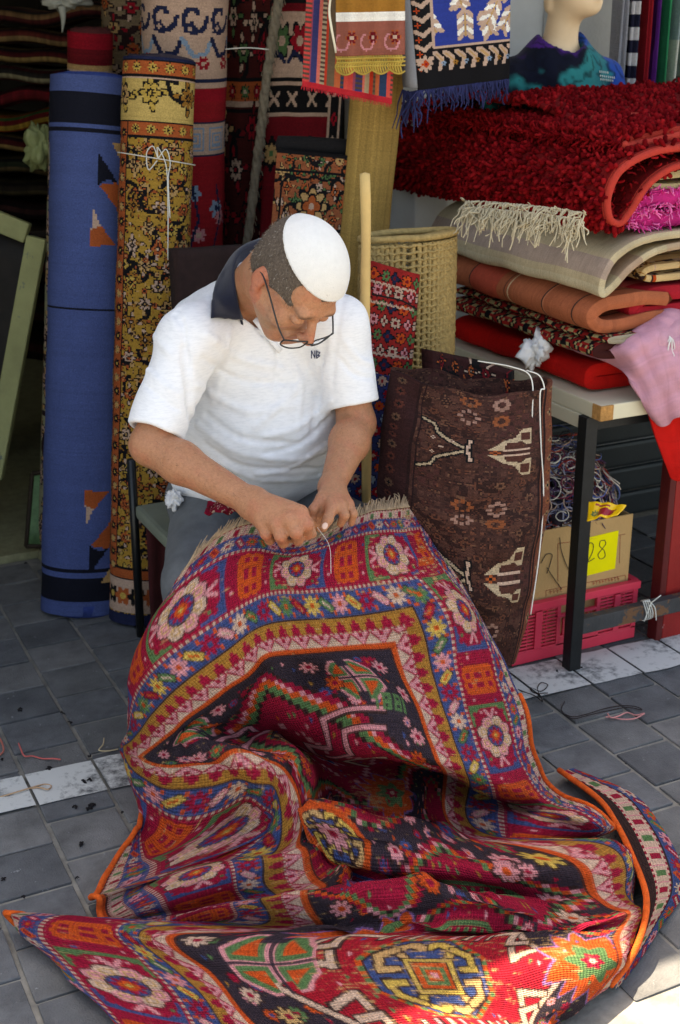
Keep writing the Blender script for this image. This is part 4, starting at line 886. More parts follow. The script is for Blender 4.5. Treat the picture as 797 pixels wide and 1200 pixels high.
    mg = mat('black_frame', (22, 24, 28), .35, var=.05, bump=0, spec=.5)
    yy = .124
    for s_ in (-1, 1):
        pts = [(.009, yy, -.034), (.012, yy, -.027), (.035, yy-.002, -.024), (.058, yy-.008, -.026), (.064, yy-.012, -.034), (.061, yy-.010, -.048), (.040, yy-.003, -.054), (.017, yy, -.052), (.010, yy, -.044), (.009, yy, -.034)]
        P = crom([H(s_*a, b_, c_) for a, b_, c_ in pts], 48); tube('rim', P, .0017, mg, gl, 6)
        lm, nt2, b2 = (None, None, None)
        cen = P.mean(0); LV = np.vstack([P[:-1], cen]); k = len(LV)-1; j = np.arange(k); LQ = np.stack([j, np.roll(j, -1), np.full(k, k)], -1)
        if 'lens_glass' not in _M:
            lm, nt2, b2 = nodes_of('lens_glass'); b2.inputs['Base Color'].default_value = (1, 1, 1, 1); b2.inputs['Roughness'].default_value = .02; b2.inputs['Transmission Weight'].default_value = 1; b2.inputs['IOR'].default_value = 1.05; b2.inputs['Specular IOR Level'].default_value = .6; _M['lens_glass'] = lm
        link('lens', arrays_mesh('lens', LV, LQ), _M['lens_glass'], gl)
        tube('temple', crom([H(s_*.063, yy-.010, -.030), H(s_*.071, .085, -.022), H(s_*.081, .02, .002), H(s_*.083, -.018, .006), H(s_*.080, -.035, -.015)], 24), .0018, mg, gl, 6)
    tube('bridge', crom([H(-.010, yy, -.036), H(0, yy+.006, -.031), H(.010, yy, -.036)], 10), .0017, mg, gl, 6)

    # polo shirt
    g = Field((.72, 2.45, .47), (1.56, 3.16, 1.22), .0038)
    g.ell((1.140, 2.805, .905), (.190, .125, .165), .04); g.ell((1.165, 2.79, .73), (.205, .155, .17), .06); g.ell((1.155, 2.845, .60), (.205, .150, .085), .05)
    g.ell((1.12, 2.86, .98), (.15, .09, .085), .05)
    g.cone(nb+(0, .02, -.03), rsh+(0, 0, .0), .066, .070, .04); g.cone(nb+(0, .02, -.03), lsh+(0, 0, .0), .066, .070, .04)
    g.cone(nb+(0, .0, -.02), nb+(0, -.03, .03), .066, .060, .02)
    gs = Field((.72, 2.45, .47), (1.56, 3.16, 1.22), .0038)
    for sh_, el_, tt in ((rsh, rel, .88), (lsh, lel, .82)):
        hem = sh_+(el_-sh_)*tt; ax = (el_-sh_)/np.linalg.norm(el_-sh_)
        gs.cone(sh_, hem+ax*.05, .070, .066, .03, flat=((.35, -.9, 0), 1.10))
        gs.plane(hem, ax+np.array([0, -.10, -.05]), .004, (hem-np.array([.11, .13, .11]), hem+np.array([.11, .13, .10])))
    g.join(gs, .035)
    # folds, laid where the cloth is
    fold = lambda pts, w, a: g.ridge([g.hit(*p) for p in pts], w, a)
    F_ = [([(216, 410), (221, 450), (224, 495)], .013, -.016), ([(244, 392), (280, 420), (330, 432)], .013, .006), ([(238, 420), (285, 446), (345, 448)], .011, -.006), ([(232, 452), (290, 482), (350, 474)], .012, .007),
          ([(230, 476), (280, 512), (345, 520)], .011, -.008), ([(232, 498), (280, 530), (350, 538), (392, 520)], .011, .009), ([(240, 520), (290, 548), (380, 548)], .009, -.008), ([(246, 538), (310, 562), (398, 556)], .009, .008),
          ([(380, 400), (374, 450), (366, 510)], .012, -.010), ([(368, 430), (336, 468), (300, 500)], .011, .006), ([(388, 470), (350, 500), (310, 512)], .010, .007), ([(386, 490), (350, 520), (310, 532)], .009, -.007), ([(384, 520), (340, 548), (300, 556)], .008, .007),
          ([(196, 352), (214, 385), (217, 415)], .010, -.006), ([(160, 420), (185, 445), (208, 462)], .010, .005), ([(158, 440), (184, 462), (208, 480)], .008, -.005), ([(172, 382), (190, 405), (206, 420)], .011, .004), ([(270, 385), (262, 430), (250, 470)], .012, .005),
          ([(404, 400), (420, 420), (440, 428)], .010, .005), ([(398, 420), (415, 438), (440, 444)], .009, -.005), ([(300, 385), (325, 412), (322, 455)], .008, -.006), ([(340, 420), (352, 450), (350, 490)], .012, .005)]
    for p_, w_, a_ in F_: fold(crom([(*q_, 0) for q_ in p_], 9)[:, :2], w_*.62, a_*.85)
    for p_ in ([(200, 338), (213, 372), (219, 420), (221, 470)], [(408, 330), (398, 370), (392, 420), (390, 452)]): fold(crom([(*q_, 0) for q_ in p_], 9)[:, :2], .0055, -.0035)
    g.noise(.11, .0022, 21); g.noise(.045, .0007, 22)
    # openings: sleeves hollow, neck hollow, hem
    for sh_, el_, tt in ((rsh, rel, .88), (lsh, lel, .82)):
        hem = sh_+(el_-sh_)*tt; ax = (el_-sh_)/np.linalg.norm(el_-sh_); g.cone(hem-ax*.035, hem+ax*.04, .050, .058, .003, 's', flat=((.35, -.9, 0), 1.08))
    g.cone(nb+(0, -.002, -.02), H(0, -.04, -.02), .058, .062, .006, 's')
    g.ell(nb+(0, -.075, -.005), (.028, .05, .05), .01, 's')
    g.plane((1.13, 2.8, .545), (0, .15, -1), .01)
    sm, sv, sq = g.mesh('polo_shirt', 1)
    m, nt, b = nodes_of('white_jersey'); N, Lk = nt.nodes, nt.links
    tc = N.new('ShaderNodeTexCoord'); mp = N.new('ShaderNodeMapping'); mp.inputs['Scale'].default_value = (1.6, 1.6, 8); Lk.new(tc.outputs['Object'], mp.inputs['Vector'])
    nz = N.new('ShaderNodeTexNoise'); nz.inputs['Scale'].default_value = 34; nz.inputs['Detail'].default_value = 7; nz.inputs['Roughness'].default_value = .7; Lk.new(mp.outputs['Vector'], nz.inputs['Vector'])
    r = N.new('ShaderNodeValToRGB'); r.color_ramp.elements[0].position = .32; r.color_ramp.elements[1].position = .56; r.color_ramp.elements[0].color = L4((222, 223, 226)); r.color_ramp.elements[1].color = L4((236, 236, 238))
    Lk.new(nz.outputs['Fac'], r.inputs['Fac']); Lk.new(r.outputs['Color'], b.inputs['Base Color']); b.inputs['Roughness'].default_value = .9; b.inputs['Specular IOR Level'].default_value = .15; b.inputs['Sheen Weight'].default_value = .15
    n4 = N.new('ShaderNodeTexNoise'); n4.inputs['Scale'].default_value = 620; Lk.new(tc.outputs['Object'], n4.inputs['Vector']); bp = N.new('ShaderNodeBump'); bp.inputs['Strength'].default_value = .3; bp.inputs['Distance'].default_value = .001; Lk.new(n4.outputs['Fac'], bp.inputs['Height']); Lk.new(bp.outputs['Normal'], b.inputs['Normal'])
    shirt = link('polo_shirt', sm, m, root)
    def on_shirt(x, y, off=.003):
        """nearest shirt vertex along the sight line"""
        d = ray(x, y); d = d/np.linalg.norm(d); w = sv-_C; t = w@d; dist = np.linalg.norm(w-t[:, None]*d, axis=1); k = np.where(dist < .008)[0]
        if len(k) == 0: return pf(x, y, 2.7)
        return _C+d*(t[k].min()-off)
    # navy collar: stand at the neck, fall on the shoulders
    navy = mat('navy_rib_knit', (24, 28, 46), .9, var=.15, scale=30, bump=.5, bscale=420, dist=.0015, sheen=.2)
    def hit(x, y, o, fb=2.97):
        p = g.hit(x, y)
        if np.allclose(p, pf(x, y, 2.75)): p = pf(x, y, fb)
        return p-ray(x, y)/np.linalg.norm(ray(x, y))*o
    def lift(Cg, clear):
        for _ in range(14):                                  # keep the collar lying on the shirt, not in it
            I_ = np.clip(((Cg-g.lo)/g.h).round().astype(int), 0, g.n-1); Fv = g.F[I_[..., 0], I_[..., 1], I_[..., 2]]; d_ = np.array([-.25, -.55, .8]); Cg = Cg+(np.clip(clear-Fv, 0, .02))[..., None]*d_/np.linalg.norm(d_)
        return Cg
    outer = [pf(345, 278, 3.12), pf(313, 278, 3.10), pf(280, 292, 3.06), hit(262, 316, .006, 3.0), hit(251, 342, .006, 2.94), hit(248, 374, .006)]
    innr = [pf(340, 292, 3.05), pf(306, 290, 3.04), pf(284, 296, 2.99), pf(275, 314, 2.93), pf(276, 340, 2.88), hit(285, 378, .006)]
    def collar_side(O, I, nm):
        O, I = crom(O, 40), crom(I, 40); U_ = np.linspace(0, 1, 10)[None, :, None]; Cg = I[:, None]*(1-U_)+O[:, None]*U_
        Cg[..., 2] += .010*np.sin(np.pi*U_[..., 0]**.6)*np.linspace(1, .3, 40)[:, None]
        Cg = lift(Cg, .008)
        o = link(nm, grid_mesh(nm, Cg), navy, shirt); sd = o.modifiers.new('thick', 'SOLIDIFY'); sd.thickness = .0045; sd.offset = 0
        stn = np.stack([I, I*.96+np.array([nb[0], nb[1]-.03, 1.02])*.04+np.array([0, 0, -.03])], 1); link('collar_stand', grid_mesh('collar_stand', stn), navy, shirt)
    collar_side(outer, innr, 'collar')
    mir = lambda L: [np.array([2*1.118-p[0], p[1], p[2]]) for p in L]
    # placket strip and embroidered mark on the chest
    pl = np.array([on_shirt(x, y, .002) for x, y in [(296, 376), (304, 386), (312, 396), (320, 406), (326, 414)]]); side_ = np.array([.010, .004, .006])
    Pg = np.stack([pl-side_*.0, pl+side_], 1); pk = link('placket', grid_mesh('placket', Pg), m, shirt); sd = pk.modifiers.new('thick', 'SOLIDIFY'); sd.thickness = .003
    parts = []
    for strokes in ([(365, 411), (365, 420)], [(365, 411), (369, 419)], [(369, 411), (369, 420)], [(371, 411), (371, 420)], [(371, 412), (375, 413)], [(371, 416), (375, 417)], [(375, 413), (373, 416)], [(375, 417), (371, 420)]):
        parts.append(tube_arrays(crom([on_shirt(x, y, .0015) for x, y in strokes], 5), .0012, 5))
    link('embroidered_mark', multi_mesh('embroidered_mark', parts), mat('navy_thread', (34, 44, 84), .7, bump=0), shirt)
    # trousers
    rk, lk = np.array([.880, 2.545, .465]), np.array([1.375, 2.58, .465])
    t = Field((.66, 2.38, .02), (1.56, 3.12, .70), .005)
    t.ell((1.135, 2.90, .53), (.185, .15, .115), .03)
    t.cone((1.04, 2.86, .515), rk, .090, .066, .03); t.cone((1.24, 2.86, .515), lk, .090, .066, .03)
    t.cone(rk, (.93, 2.66, .10), .066, .050, .02); t.cone(lk, (1.30, 2.70, .10), .066, .050, .02)
    t.ridge([pf(195, 610, 2.62), pf(230, 640, 2.58), pf(235, 680, 2.56)], .016, .012); t.ridge([pf(250, 585, 2.75), pf(220, 615, 2.66), pf(200, 640, 2.60)], .016, -.012)
    t.ridge([pf(300, 590, 2.8), pf(340, 600, 2.75), pf(400, 590, 2.8)], .016, -.014); t.ridge([pf(420, 590, 2.78), pf(440, 578, 2.82)], .014, .01); t.noise(.09, .003, 31)
    tm_, tv, tq = t.mesh('trousers', 2)
    tr = link('trousers', tm_, mat('grey_blue_cotton', (92, 95, 98), .9, var=.22, scale=16, bump=.5, bscale=420, dist=.0015), root)
    for nm, px0 in (('shoe', (.93, 2.62)), ('shoe', (1.30, 2.66))):
        q = Field((px0[0]-.07, px0[1]-.22, -.005), (px0[0]+.07, px0[1]+.14, .12), .006); q.ell((px0[0], px0[1]-.09, .04), (.045, .11, .045), .02); q.ell((px0[0], px0[1]+.04, .05), (.038, .06, .06), .03); q.plane((0, 0, .008), (0, 0, -1), .004)
        link(nm, q.mesh('shoe', 1)[0], mat('black_leather', (30, 28, 28), .5), root)
    return root
PERSON = make_person()
# white cloth tucked at his hip
def crumple(name, c, r, seed, mt, parent=None, sq=(1, 1, 1)):
    bm = bmesh.new(); bmesh.ops.create_icosphere(bm, subdivisions=4, radius=1); P = np.array([v.co for v in bm.verts])
    n1 = vnoise(P, 1.1, seed, 3); n2 = np.abs(vnoise(P, .7, seed+1, 2)); R = 1+.30*n1-.34*n2
    for v, k, p in zip(bm.verts, R, P): v.co = Vector(np.array(c)+p*k*r*np.array(sq))
    return link(name, bm_mesh(name, bm, True), mt, parent)
# ------------------------------------------------------------------ carpet builders
def floral(cv, step, cols, dark='black', seed=0, lo=(0, 0), hi=(9, 9), size=1., vines=True, alpha=1.):
    """all-over floral of the workshop kind: rosettes, leaves and tendrils on a jittered half-drop grid"""
    rng = np.random.RandomState(seed); W, Hh = min(hi[0], cv.nw*cv.k), min(hi[1], cv.nh*cv.k)
    y = lo[1]+step*.4; r_ = 0
    while y < Hh:
        x = lo[0]+step*(.4 if r_ % 2 else .9)
        while x < W:
            cx, cy = x+rng.uniform(-.1, .1)*step, y+rng.uniform(-.1, .1)*step; c = cols[rng.randint(len(cols))]; c2 = cols[rng.randint(len(cols))]
            if vines:
                a0 = rng.uniform(0, 6.28); pts = [(cx+step*.75*q*math.cos(a0+q*1.6), cy+step*.75*q*math.sin(a0+q*1.6)) for q in np.linspace(0, 1, 6)]
                cv.line(pts, cv.k*2.8, dark)
            for q in range(4):
                a = q*1.57+rng.uniform(-.3, .3); lx, ly = cx+step*.36*math.cos(a), cy+step*.36*math.sin(a); X, Y = cv.loc(lx, ly, a)
                cv.put((X/(.13*step*size))**2+(Y/(.065*step*size))**2 < 1.5, dark); cv.put((X/(.13*step*size))**2+(Y/(.065*step*size))**2 < .7, c2)
            cv.star(cx, cy, step*.235*size, c, c2, n=8 if rng.rand() < .6 else 6, c3=dark); cv.star(cx, cy, step*.12*size, dark, c2)
            x += step
        y += step*.78; r_ += 1
def bands(cv, specs, vertical=False):
    """specs: (from, to, colour)"""
    C_ = cv.S if vertical else cv.T
    for a, b, c in specs: cv.put((C_ >= a) & (C_ < b), c)
def carpet_roll(name, base, top, r, colr, label, cat='rug', flat=.86, seed=0, group=None, inner=(120, 100, 80), mtl=None, twist=0., parent=None, mk=1.):
    base, top = np.array(base, float), np.array(top, float); ax = top-base; Ln = np.linalg.norm(ax); ax /= Ln
    toC = _C-base; toC[2] = 0; n = toC-ax*(toC@ax); n /= np.linalg.norm(n); sd = np.cross(ax, n)          # n faces the street viewpoint, sd to its right
    R, Cn = colr.shape[0], colr.shape[1]
    root = empty(name, tuple(base), label, cat, group)
    th = np.linspace(0, 2*np.pi, Cn, endpoint=False)[None]; v = np.linspace(0, 1, R+1)[:, None]
    P = np.zeros((R+1, Cn, 3)); cen = top[None]+(base-top)[None]*v
    rr = r*(1+.02*np.sin(3*th+seed)+.03*np.sin(v*5+seed)*np.cos(th*2)+.010*np.sin(v*40+th*3))*(1+.0*v)
    rr = rr*(1+.05*np.exp(-((th-5.2)/.18)**2))                      # the lap of the outer end
    a = th-np.pi+twist
    P = cen[:, None]+rr[..., None]*(np.sin(a)[..., None]*sd+np.cos(a)[..., None]*n*flat)
    uv = np.zeros(P.shape); uv[..., 0] = (th/6.2832*2*np.pi*r); uv[..., 1] = v*Ln
    link('rolled_pile', grid_mesh('rolled_pile', P, colr, uv, closed_u=True), mtl or textile_mat('carpet_pile', weave=300, pile=.28, gain=.82, sheen=.0, bstr=.6), root)
    # spiral of layers seen at the ends
    for cpt, sgn, nm in ((top, 1, 'rolled_end'), (base, -1, 'rolled_end')):
        t = np.linspace(0, 1, 150); rad = r*(.97-.9*t); an = t*2*np.pi*5
        c0 = cpt+ax*sgn*.0
        S0 = c0+rad[:, None]*(np.sin(an)[:, None]*sd+np.cos(an)[:, None]*n*flat)
        lip = S0+ax*sgn*(.004+.008*np.sin(an*.7+seed)[:, None]**2); inn = S0-ax*sgn*.03
        c1 = c0+(rad-r*.09)[:, None]*(np.sin(an)[:, None]*sd+np.cos(an)[:, None]*n*flat)
        link(nm, grid_mesh(nm, np.stack([inn, lip, c1+ax*sgn*.004, c1-ax*sgn*.03], 1)), mat('carpet_back_%d_%d_%d' % inner, inner, .95, var=.25, scale=40, bump=.5), root)
    return root
def sheet(name, P, colr, mtl, parent=None, thick=.006, uvs=(1, 1)):
    R, Cn = P.shape[:2]; uv = np.zeros(P.shape); uv[..., 0] = np.linspace(0, uvs[0], Cn)[None]; uv[..., 1] = np.linspace(0, uvs[1], R)[:, None]
    o = link(name, grid_mesh(name, P, colr, uv), mtl, parent); s_ = o.modifiers.new('thick', 'SOLIDIFY'); s_.thickness = thick; s_.offset = 0; return o
def quad_grid(tl, tr, bl, br, R, Cn, wave=0., wn_=3., seed=0, sag=0.):
    tl, tr, bl, br = [np.asarray(q, float) for q in (tl, tr, bl, br)]; v = np.linspace(0, 1, R)[:, None, None]; u = np.linspace(0, 1, Cn)[None, :, None]
    P = (tl*(1-u)+tr*u)*(1-v)+(bl*(1-u)+br*u)*v; n = np.cross(tr-tl, bl-tl); n /= np.linalg.norm(n)
    if n@(_C-tl) < 0: n = -n
    rng = np.random.RandomState(seed); ph = rng.uniform(0, 6, 4)
    w = wave*(np.sin(u*6.28*wn_+ph[0]+v*.8)*(.3+.7*v)+.5*np.sin(u*6.28*wn_*1.9+ph[1]+v*2)+.4*np.sin(v*5+ph[2]+u*2))
    return P+n*w+np.array([0, 0, -1])*sag*np.sin(np.pi*u)*(1-v)
def tassels(name, P, n, L_, mtl, parent, seed=0, rad=.0022, down=(0, 0, -1), spread=.3, stuff=True):
    """fringe hanging from polyline P"""
    rng = np.random.RandomState(seed); parts = []; Pl = crom(P, n); dn = np.array(down, float)
    for p in Pl:
        l = L_*rng.uniform(.75, 1.2); k = rng.normal(size=3)*spread*l*.5; w = rng.normal(size=3)*l*.08
        parts.append(tube_arrays(crom([p, p+dn*l*.33+w+k*.3, p+dn*l*.66-w+k*.7, p+dn*l+k], 7), np.linspace(rad, rad*.55, 7)*rng.uniform(.7, 1.3), 5))
    o = link(name, multi_mesh(name, parts), mtl, parent)
    if stuff: o['kind'] = 'stuff'
    return o

# ------------------------------------------------------------------ rolled and hanging carpets by the doorway
K5 = .0055
# plain blue roll
cv = Canvas(.70, 1.52, K5, 'blue'); cv.a[:] = lin((70, 86, 136))
DB = lin((20, 22, 34))
bands(cv, [(.045, .125, DB), (.135, .148, DB), (.622, .628, DB), (1.375, 1.388, DB), (1.402, 1.475, DB)])
for t0, fl in ((.20, 1), (1.15, -1)):
    f_ = lambda a: t0+(a if fl > 0 else .24-a)
    cv.poly([(.375, f_(.0)), (.375, f_(.085)), (.40, f_(.07)), (.43, f_(.075))], DB); cv.poly([(.378, f_(.085)), (.43, f_(.075)), (.47, f_(.14)), (.44, f_(.16))], 'rust')
    cv.poly([(.365, f_(.15)), (.385, f_(.2)), (.36, f_(.205))], 'cream'); cv.poly([(.36, f_(.205)), (.385, f_(.195)), (.43, f_(.245)), (.36, f_(.25))], 'rust'); cv.poly([(.41, f_(-.03)), (.45, f_(-.03)), (.45, f_(.03))], 'tan')
b0 = pz(96, 712, 0.0); t0_ = pf(109, 92, 3.78)
carpet_roll('rolled_rug', b0, t0_, .118, cv.finish(.05, seed=3), 'plain blue rolled rug with dark end bands and orange pencil motifs standing on end', flat=.8, twist=-.10, inner=(46, 66, 130))
# gold floral roll
cv = Canvas(.58, 1.62, .0038, 'gold'); cv.a[:] = lin((170, 130, 54))
floral(cv, .068, ['gold', 'cream', 'rust', 'tan', 'yell'], 'black', 5, size=1.1); floral(cv, .055, ['gold', 'tan', 'rust'], 'brown', 6, size=.6, vines=False)
m = (cv.T < .20); cv.put(m, lin((196, 166, 98))); floral(cv, .095, ['gold', 'tan', 'yell'], 'black', 8, (0, .06), (.58, .17), 1.2)
for a, b, c in ((0, .008, 'navy'), (.008, .012, 'black'), (.012, .045, 'rust'), (.045, .052, 'black'), (.052, .056, 'cream'), (.168, .172, 'black'), (.172, .205, 'rust'), (.205, .212, 'black'), (1.44, 1.447, 'black'), (1.447, 1.475, 'rust'), (1.475, 1.48, 'black'), (1.48, 1.58, 'cream'), (1.585, 1.62, 'navy')): cv.put((cv.T >= a) & (cv.T < b), c)
for i in range(14):
    cv.star(.02+i*.042, .028, .012, 'yell', 'black', c3='black'); cv.star(.02+i*.042, .188, .012, 'yell', 'black', c3='black'); cv.star(.02+i*.042, 1.53, .03, 'rust' if i % 2 else 'black', 'yell', n=6)
vb = (np.abs(cv.S-.185) < .016) & (cv.T > .17) & (cv.T < 1.44); cv.put(vb, 'rust')
for i in range(32): cv.star(.185, .20+i*.04, .012, 'tan' if i % 2 else 'black', 'yell', c3='black')
for s_ in (.166, .204): cv.put((np.abs(cv.S-s_) < .003) & (cv.T > .17) & (cv.T < 1.44), 'black')
gb, gt = pz(166, 726, 0)+np.array([.01, .02, 0]), pf(187, 70, 3.68)
carpet_roll('rolled_rug', gb, gt, .098, cv.finish(.08, seed=4), 'gold rolled carpet with dark floral pattern, tied with white string, standing on end', flat=.9, seed=2, inner=(60, 50, 60))
# its string
mst = mat('white_string', (222, 220, 212), .8, var=.08, bump=0)
st = empty('tie_string', tuple(pf(180, 150, 3.5)), 'thin white string knotted in a bow round the gold rolled carpet', 'string')
axg = (gt-gb)/np.linalg.norm(gt-gb); cgt = gb+axg*1.30
toC = _C-cgt; nG = toC-axg*(toC@axg); nG /= np.linalg.norm(nG); sG = np.cross(nG, axg)
tube('loop', [cgt+.104*(math.sin(a)*sG+math.cos(a)*nG*.93)+axg*.01*math.sin(a) for a in np.linspace(-3.1, 3.1, 50)], .0014, mst, st, 5)
kn = cgt+nG*.098-sG*.004
tube('bow', crom([kn, kn+axg*.03+sG*.014+nG*.006, kn+axg*.012+sG*.03+nG*.006, kn-axg*.03+sG*.024+nG*.003, kn-axg*.005+sG*.002], 24), .0014, mst, st, 5)
tube('bow', crom([kn, kn+axg*.025-sG*.02+nG*.006, kn-axg*.01-sG*.032+nG*.005, kn-axg*.05-sG*.028+nG*.003, kn-axg*.15-sG*.036+nG*.002], 24), .0014, mst, st, 5)
tube('bow', crom([kn, kn+axg*.028+sG*.002+nG*.006, kn-axg*.02-sG*.022+nG*.005, kn-axg*.13-sG*.03+nG*.003, kn-axg*.26-sG*.034+nG*.004], 24), .0014, mst, st, 5)
# cream / red roll behind
cv = Canvas(.74, 1.9, K5, 'red'); cv.a[:] = lin((150, 26, 34))
bands(cv, [(0, .34, 'cream'), (.0, .012, 'red'), (.012, .02, 'navy'), (.275, .285, 'navy'), (.30, .34, 'red'), (.40, .408, 'navy'), (.408, .50, 'cream'), (.50, .508, 'navy')])
for i in range(7):
    x = .14+i*.085
    cv.line([(x+.04*math.cos(a)*(1-a/9), .10+.05*math.sin(a)*(1-a/9)) for a in np.linspace(0, 5.6, 12)], .012, 'navy'); cv.line([(x-.03, .16), (x, .21), (x+.04, .20), (x+.05, .17)], .012, 'sky' if i % 2 else 'navy'); cv.star(x-.01, .13, .02, 'navy', 'cream', 5); cv.star(x+.03, .23, .022, 'red', 'cream', 6)
    for q in (0, 1, 2): cv.put((np.maximum(np.abs(cv.S-x), np.abs(cv.T-.454)) < .034-q*.012) & (np.maximum(np.abs(cv.S-x), np.abs(cv.T-.454)) > .028-q*.012), 'sky')
    cv.star(x, .62+.05*(i % 3), .03, 'sky', 'navy', 6); cv.star(x+.02, .70+.05*(i % 2), .026, 'pink', 'cream', 8); cv.line([(x, .60), (x+.02, .70), (x-.01, .80)], .008, 'navy'); cv.star(x-.01, 1.0+.06*(i % 3), .03, 'navy', 'sky', 6)
carpet_roll('rolled_rug', pf(212, 640, 4.05)*np.array([1, 1, 0])+np.array([0, 0, 0.0]), pf(216, -24, 3.95), .122, cv.finish(.07, seed=6), 'cream and red rolled carpet with navy scrolls behind the gold roll', inner=(120, 40, 40))
# faded beige roll and a red and cream roll further in
cv = Canvas(.5, 2.0, K5, 'tan'); cv.a[:] = lin((128, 108, 84)); floral(cv, .09, ['rust', 'tan', 'red', 'cream'], 'brown', 12)
carpet_roll('rolled_rug', pf(150, 600, 4.45)*np.array([1, 1, 0]), pf(150, -60, 4.4), .085, cv.finish(.1, seed=7), 'faded beige rolled carpet with small rust florals behind the gold roll', inner=(100, 84, 66))
cv = Canvas(.42, 1.75, K5, 'cream'); bands(cv, [(0, .05, 'red'), (.05, .10, 'dred'), (.10, .115, 'tan'), (.2, 1.75, 'tan')]); cv.line([(x, .17+.03*math.sin(x*40)) for x in np.linspace(0, .42, 40)], .02, 'rust', 'brown'); floral(cv, .1, ['rust', 'cream', 'green'], 'brown', 14, (0, .22))
carpet_roll('rolled_rug', pf(104, 600, 4.3)*np.array([1, 1, 0]), pf(105, 37, 4.2), .068, cv.finish(.1, seed=8), 'rolled rug with a red end and cream band above the blue roll', inner=(90, 40, 40))
# thin pale roll just behind the blue one
cv = Canvas(.3, 1.4, K5, 'tan'); cv.a[:] = lin((150, 146, 116)); floral(cv, .1, ['tan', 'cream'], 'brown', 15)
carpet_roll('rolled_rug', pf(62, 640, 3.95)*np.array([1, 1, 0]), pf(78, 118, 3.95), .05, cv.finish(.08, seed=9), 'thin pale rolled mat standing behind the blue roll', inner=(120, 116, 90))

# large carpets hung inside the doorway
cv = Canvas(.44, 1.7, K5, 'dred'); cv.a[:] = lin((74, 24, 22))
floral(cv, .12, ['red', 'green', 'cream', 'rust'], 'black', 21, (0, 0), (1, .3)); bands(cv, [(.30, .315, 'black'), (.315, .37, 'rust'), (.37, .385, 'cream'), (.39, .40, 'black')])
for i in range(7): cv.star(.04+i*.07, .342, .02, 'green' if i % 2 else 'red', 'cream', c3='black')
floral(cv, .15, ['cream', 'red', 'tan', 'dred'], 'black', 22, (0, .40), (1, .85)); cv.put(cv.T > .88, lin((176, 152, 96))); floral(cv, .14, ['tan', 'dred', 'green'], 'black', 23, (0, .9), (1, 1.7), 1.2); bands(cv, [(.86, .88, 'black')])
hc = sheet('hanging_carpet', quad_grid(pf(238, -40, 4.15), pf(332, -40, 4.15), pf(238, 600, 4.25), pf(300, 600, 4.25), cv.nh+1, cv.nw+1, .010, 1.5, 1), cv.finish(.1, seed=10), textile_mat('carpet_pile'), thick=.012, uvs=(.44, 1.7))
tag(hc, 'dark red carpet with green and cream florals hanging behind the cream and red roll', 'carpet', 'carpets hung in the doorway')
cv = Canvas(.36, 1.7, K5, 'dred'); cv.a[:] = lin((112, 16, 26))
bands(cv, [(0, .10, 'black'), (.12, .14, 'cream'), (.14, .30, 'cream'), (.30, .315, 'black'), (.315, .325, 'cream'), (.325, .40, 'black'), (.40, .41, 'cream')])
for i in range(5):
    x = .03+i*.09; cv.star(x, .06, .03, 'red', 'cream', 6); cv.star(x+.02, .20, .045, 'red' if i % 2 else 'green', 'cream', 6, c3='black'); cv.line([(x-.03, .26), (x, .23), (x+.04, .26)], .01, 'navy'); cv.line([(x-.02, .345), (x+.02, .38)], .008, 'cream'); cv.line([(x+.02, .345), (x-.02, .38)], .008, 'cream')
    cv.star(x, .52+.16*(i % 2), .055, 'black', 'cream', 8); cv.star(x, .52+.16*(i % 2), .032, 'tan', 'green', 8)
floral(cv, .16, ['tan', 'cream', 'green'], 'black', 26, (0, .80), (1, 1.7))
m = cv.S > .285; cv.put(m & (cv.T > .36), 'black'); cv.put((np.abs(cv.S-.29) < .006) & (cv.T > .36), 'cream'); cv.put((np.abs(cv.S-.345) < .005) & (cv.T > .36), 'cream')
for i in range(18): cv.star(.318, .42+i*.07, .02, 'cream' if i % 2 else 'red', 'black', 4)
hc2 = sheet('hanging_carpet', quad_grid(pf(322, -40, 4.0), pf(412, -40, 4.0), pf(286, 600, 4.1), pf(372, 600, 4.1), cv.nh+1, cv.nw+1, .008, 1.5, 2), cv.finish(.1, seed=11), textile_mat('carpet_pile'), thick=.012, uvs=(.36, 1.7))
tag(hc2, 'crimson carpet with black and cream border hanging behind the striped cloth', 'carpet', 'carpets hung in the doorway')
# its grey fringed edge, twisted like a rope
P = crom([pf(329, -20, 3.96), pf(322, 30, 3.96), pf(314, 80, 3.97), pf(306, 150, 3.97), pf(300, 200, 3.98), pf(291, 275, 3.98), pf(282, 330, 4.0)], 60)
parts = []
for q in range(3): 
    off = np.stack([.006*np.cos(np.arange(60)*.8+q*2.1), .006*np.sin(np.arange(60)*.8+q*2.1), 0*np.arange(60)], 1); parts.append(tube_arrays(P+off, .0085*(1+.15*np.sin(np.arange(60)*1.3+q)), 7))
rng = np.random.RandomState(5)
for p in P[::1]:
    for _ in range(4): d = rng.normal(size=3); d /= np.linalg.norm(d); parts.append(tube_arrays(np.array([p+d*.010, p+d*.017+[0, 0, -.008], p+d*.019+[0, 0, -.018]]), .0012, 4))
tag(link('fringe_rope', multi_mesh('fringe_rope', parts), mat('grey_cotton', (122, 112, 96), .95, var=.3, scale=70, bump=.5)), 'grey twisted fringe rope hanging between the two dark carpets', 'rope')
tag(tube('tie_string', crom([pf(232, 62, 3.98), pf(262, 58, 3.95), pf(290, 56, 3.94), pf(315, 58, 3.93)], 20), .0016, mst, seg=5), 'white string stretched across the dark hanging carpets', 'string')

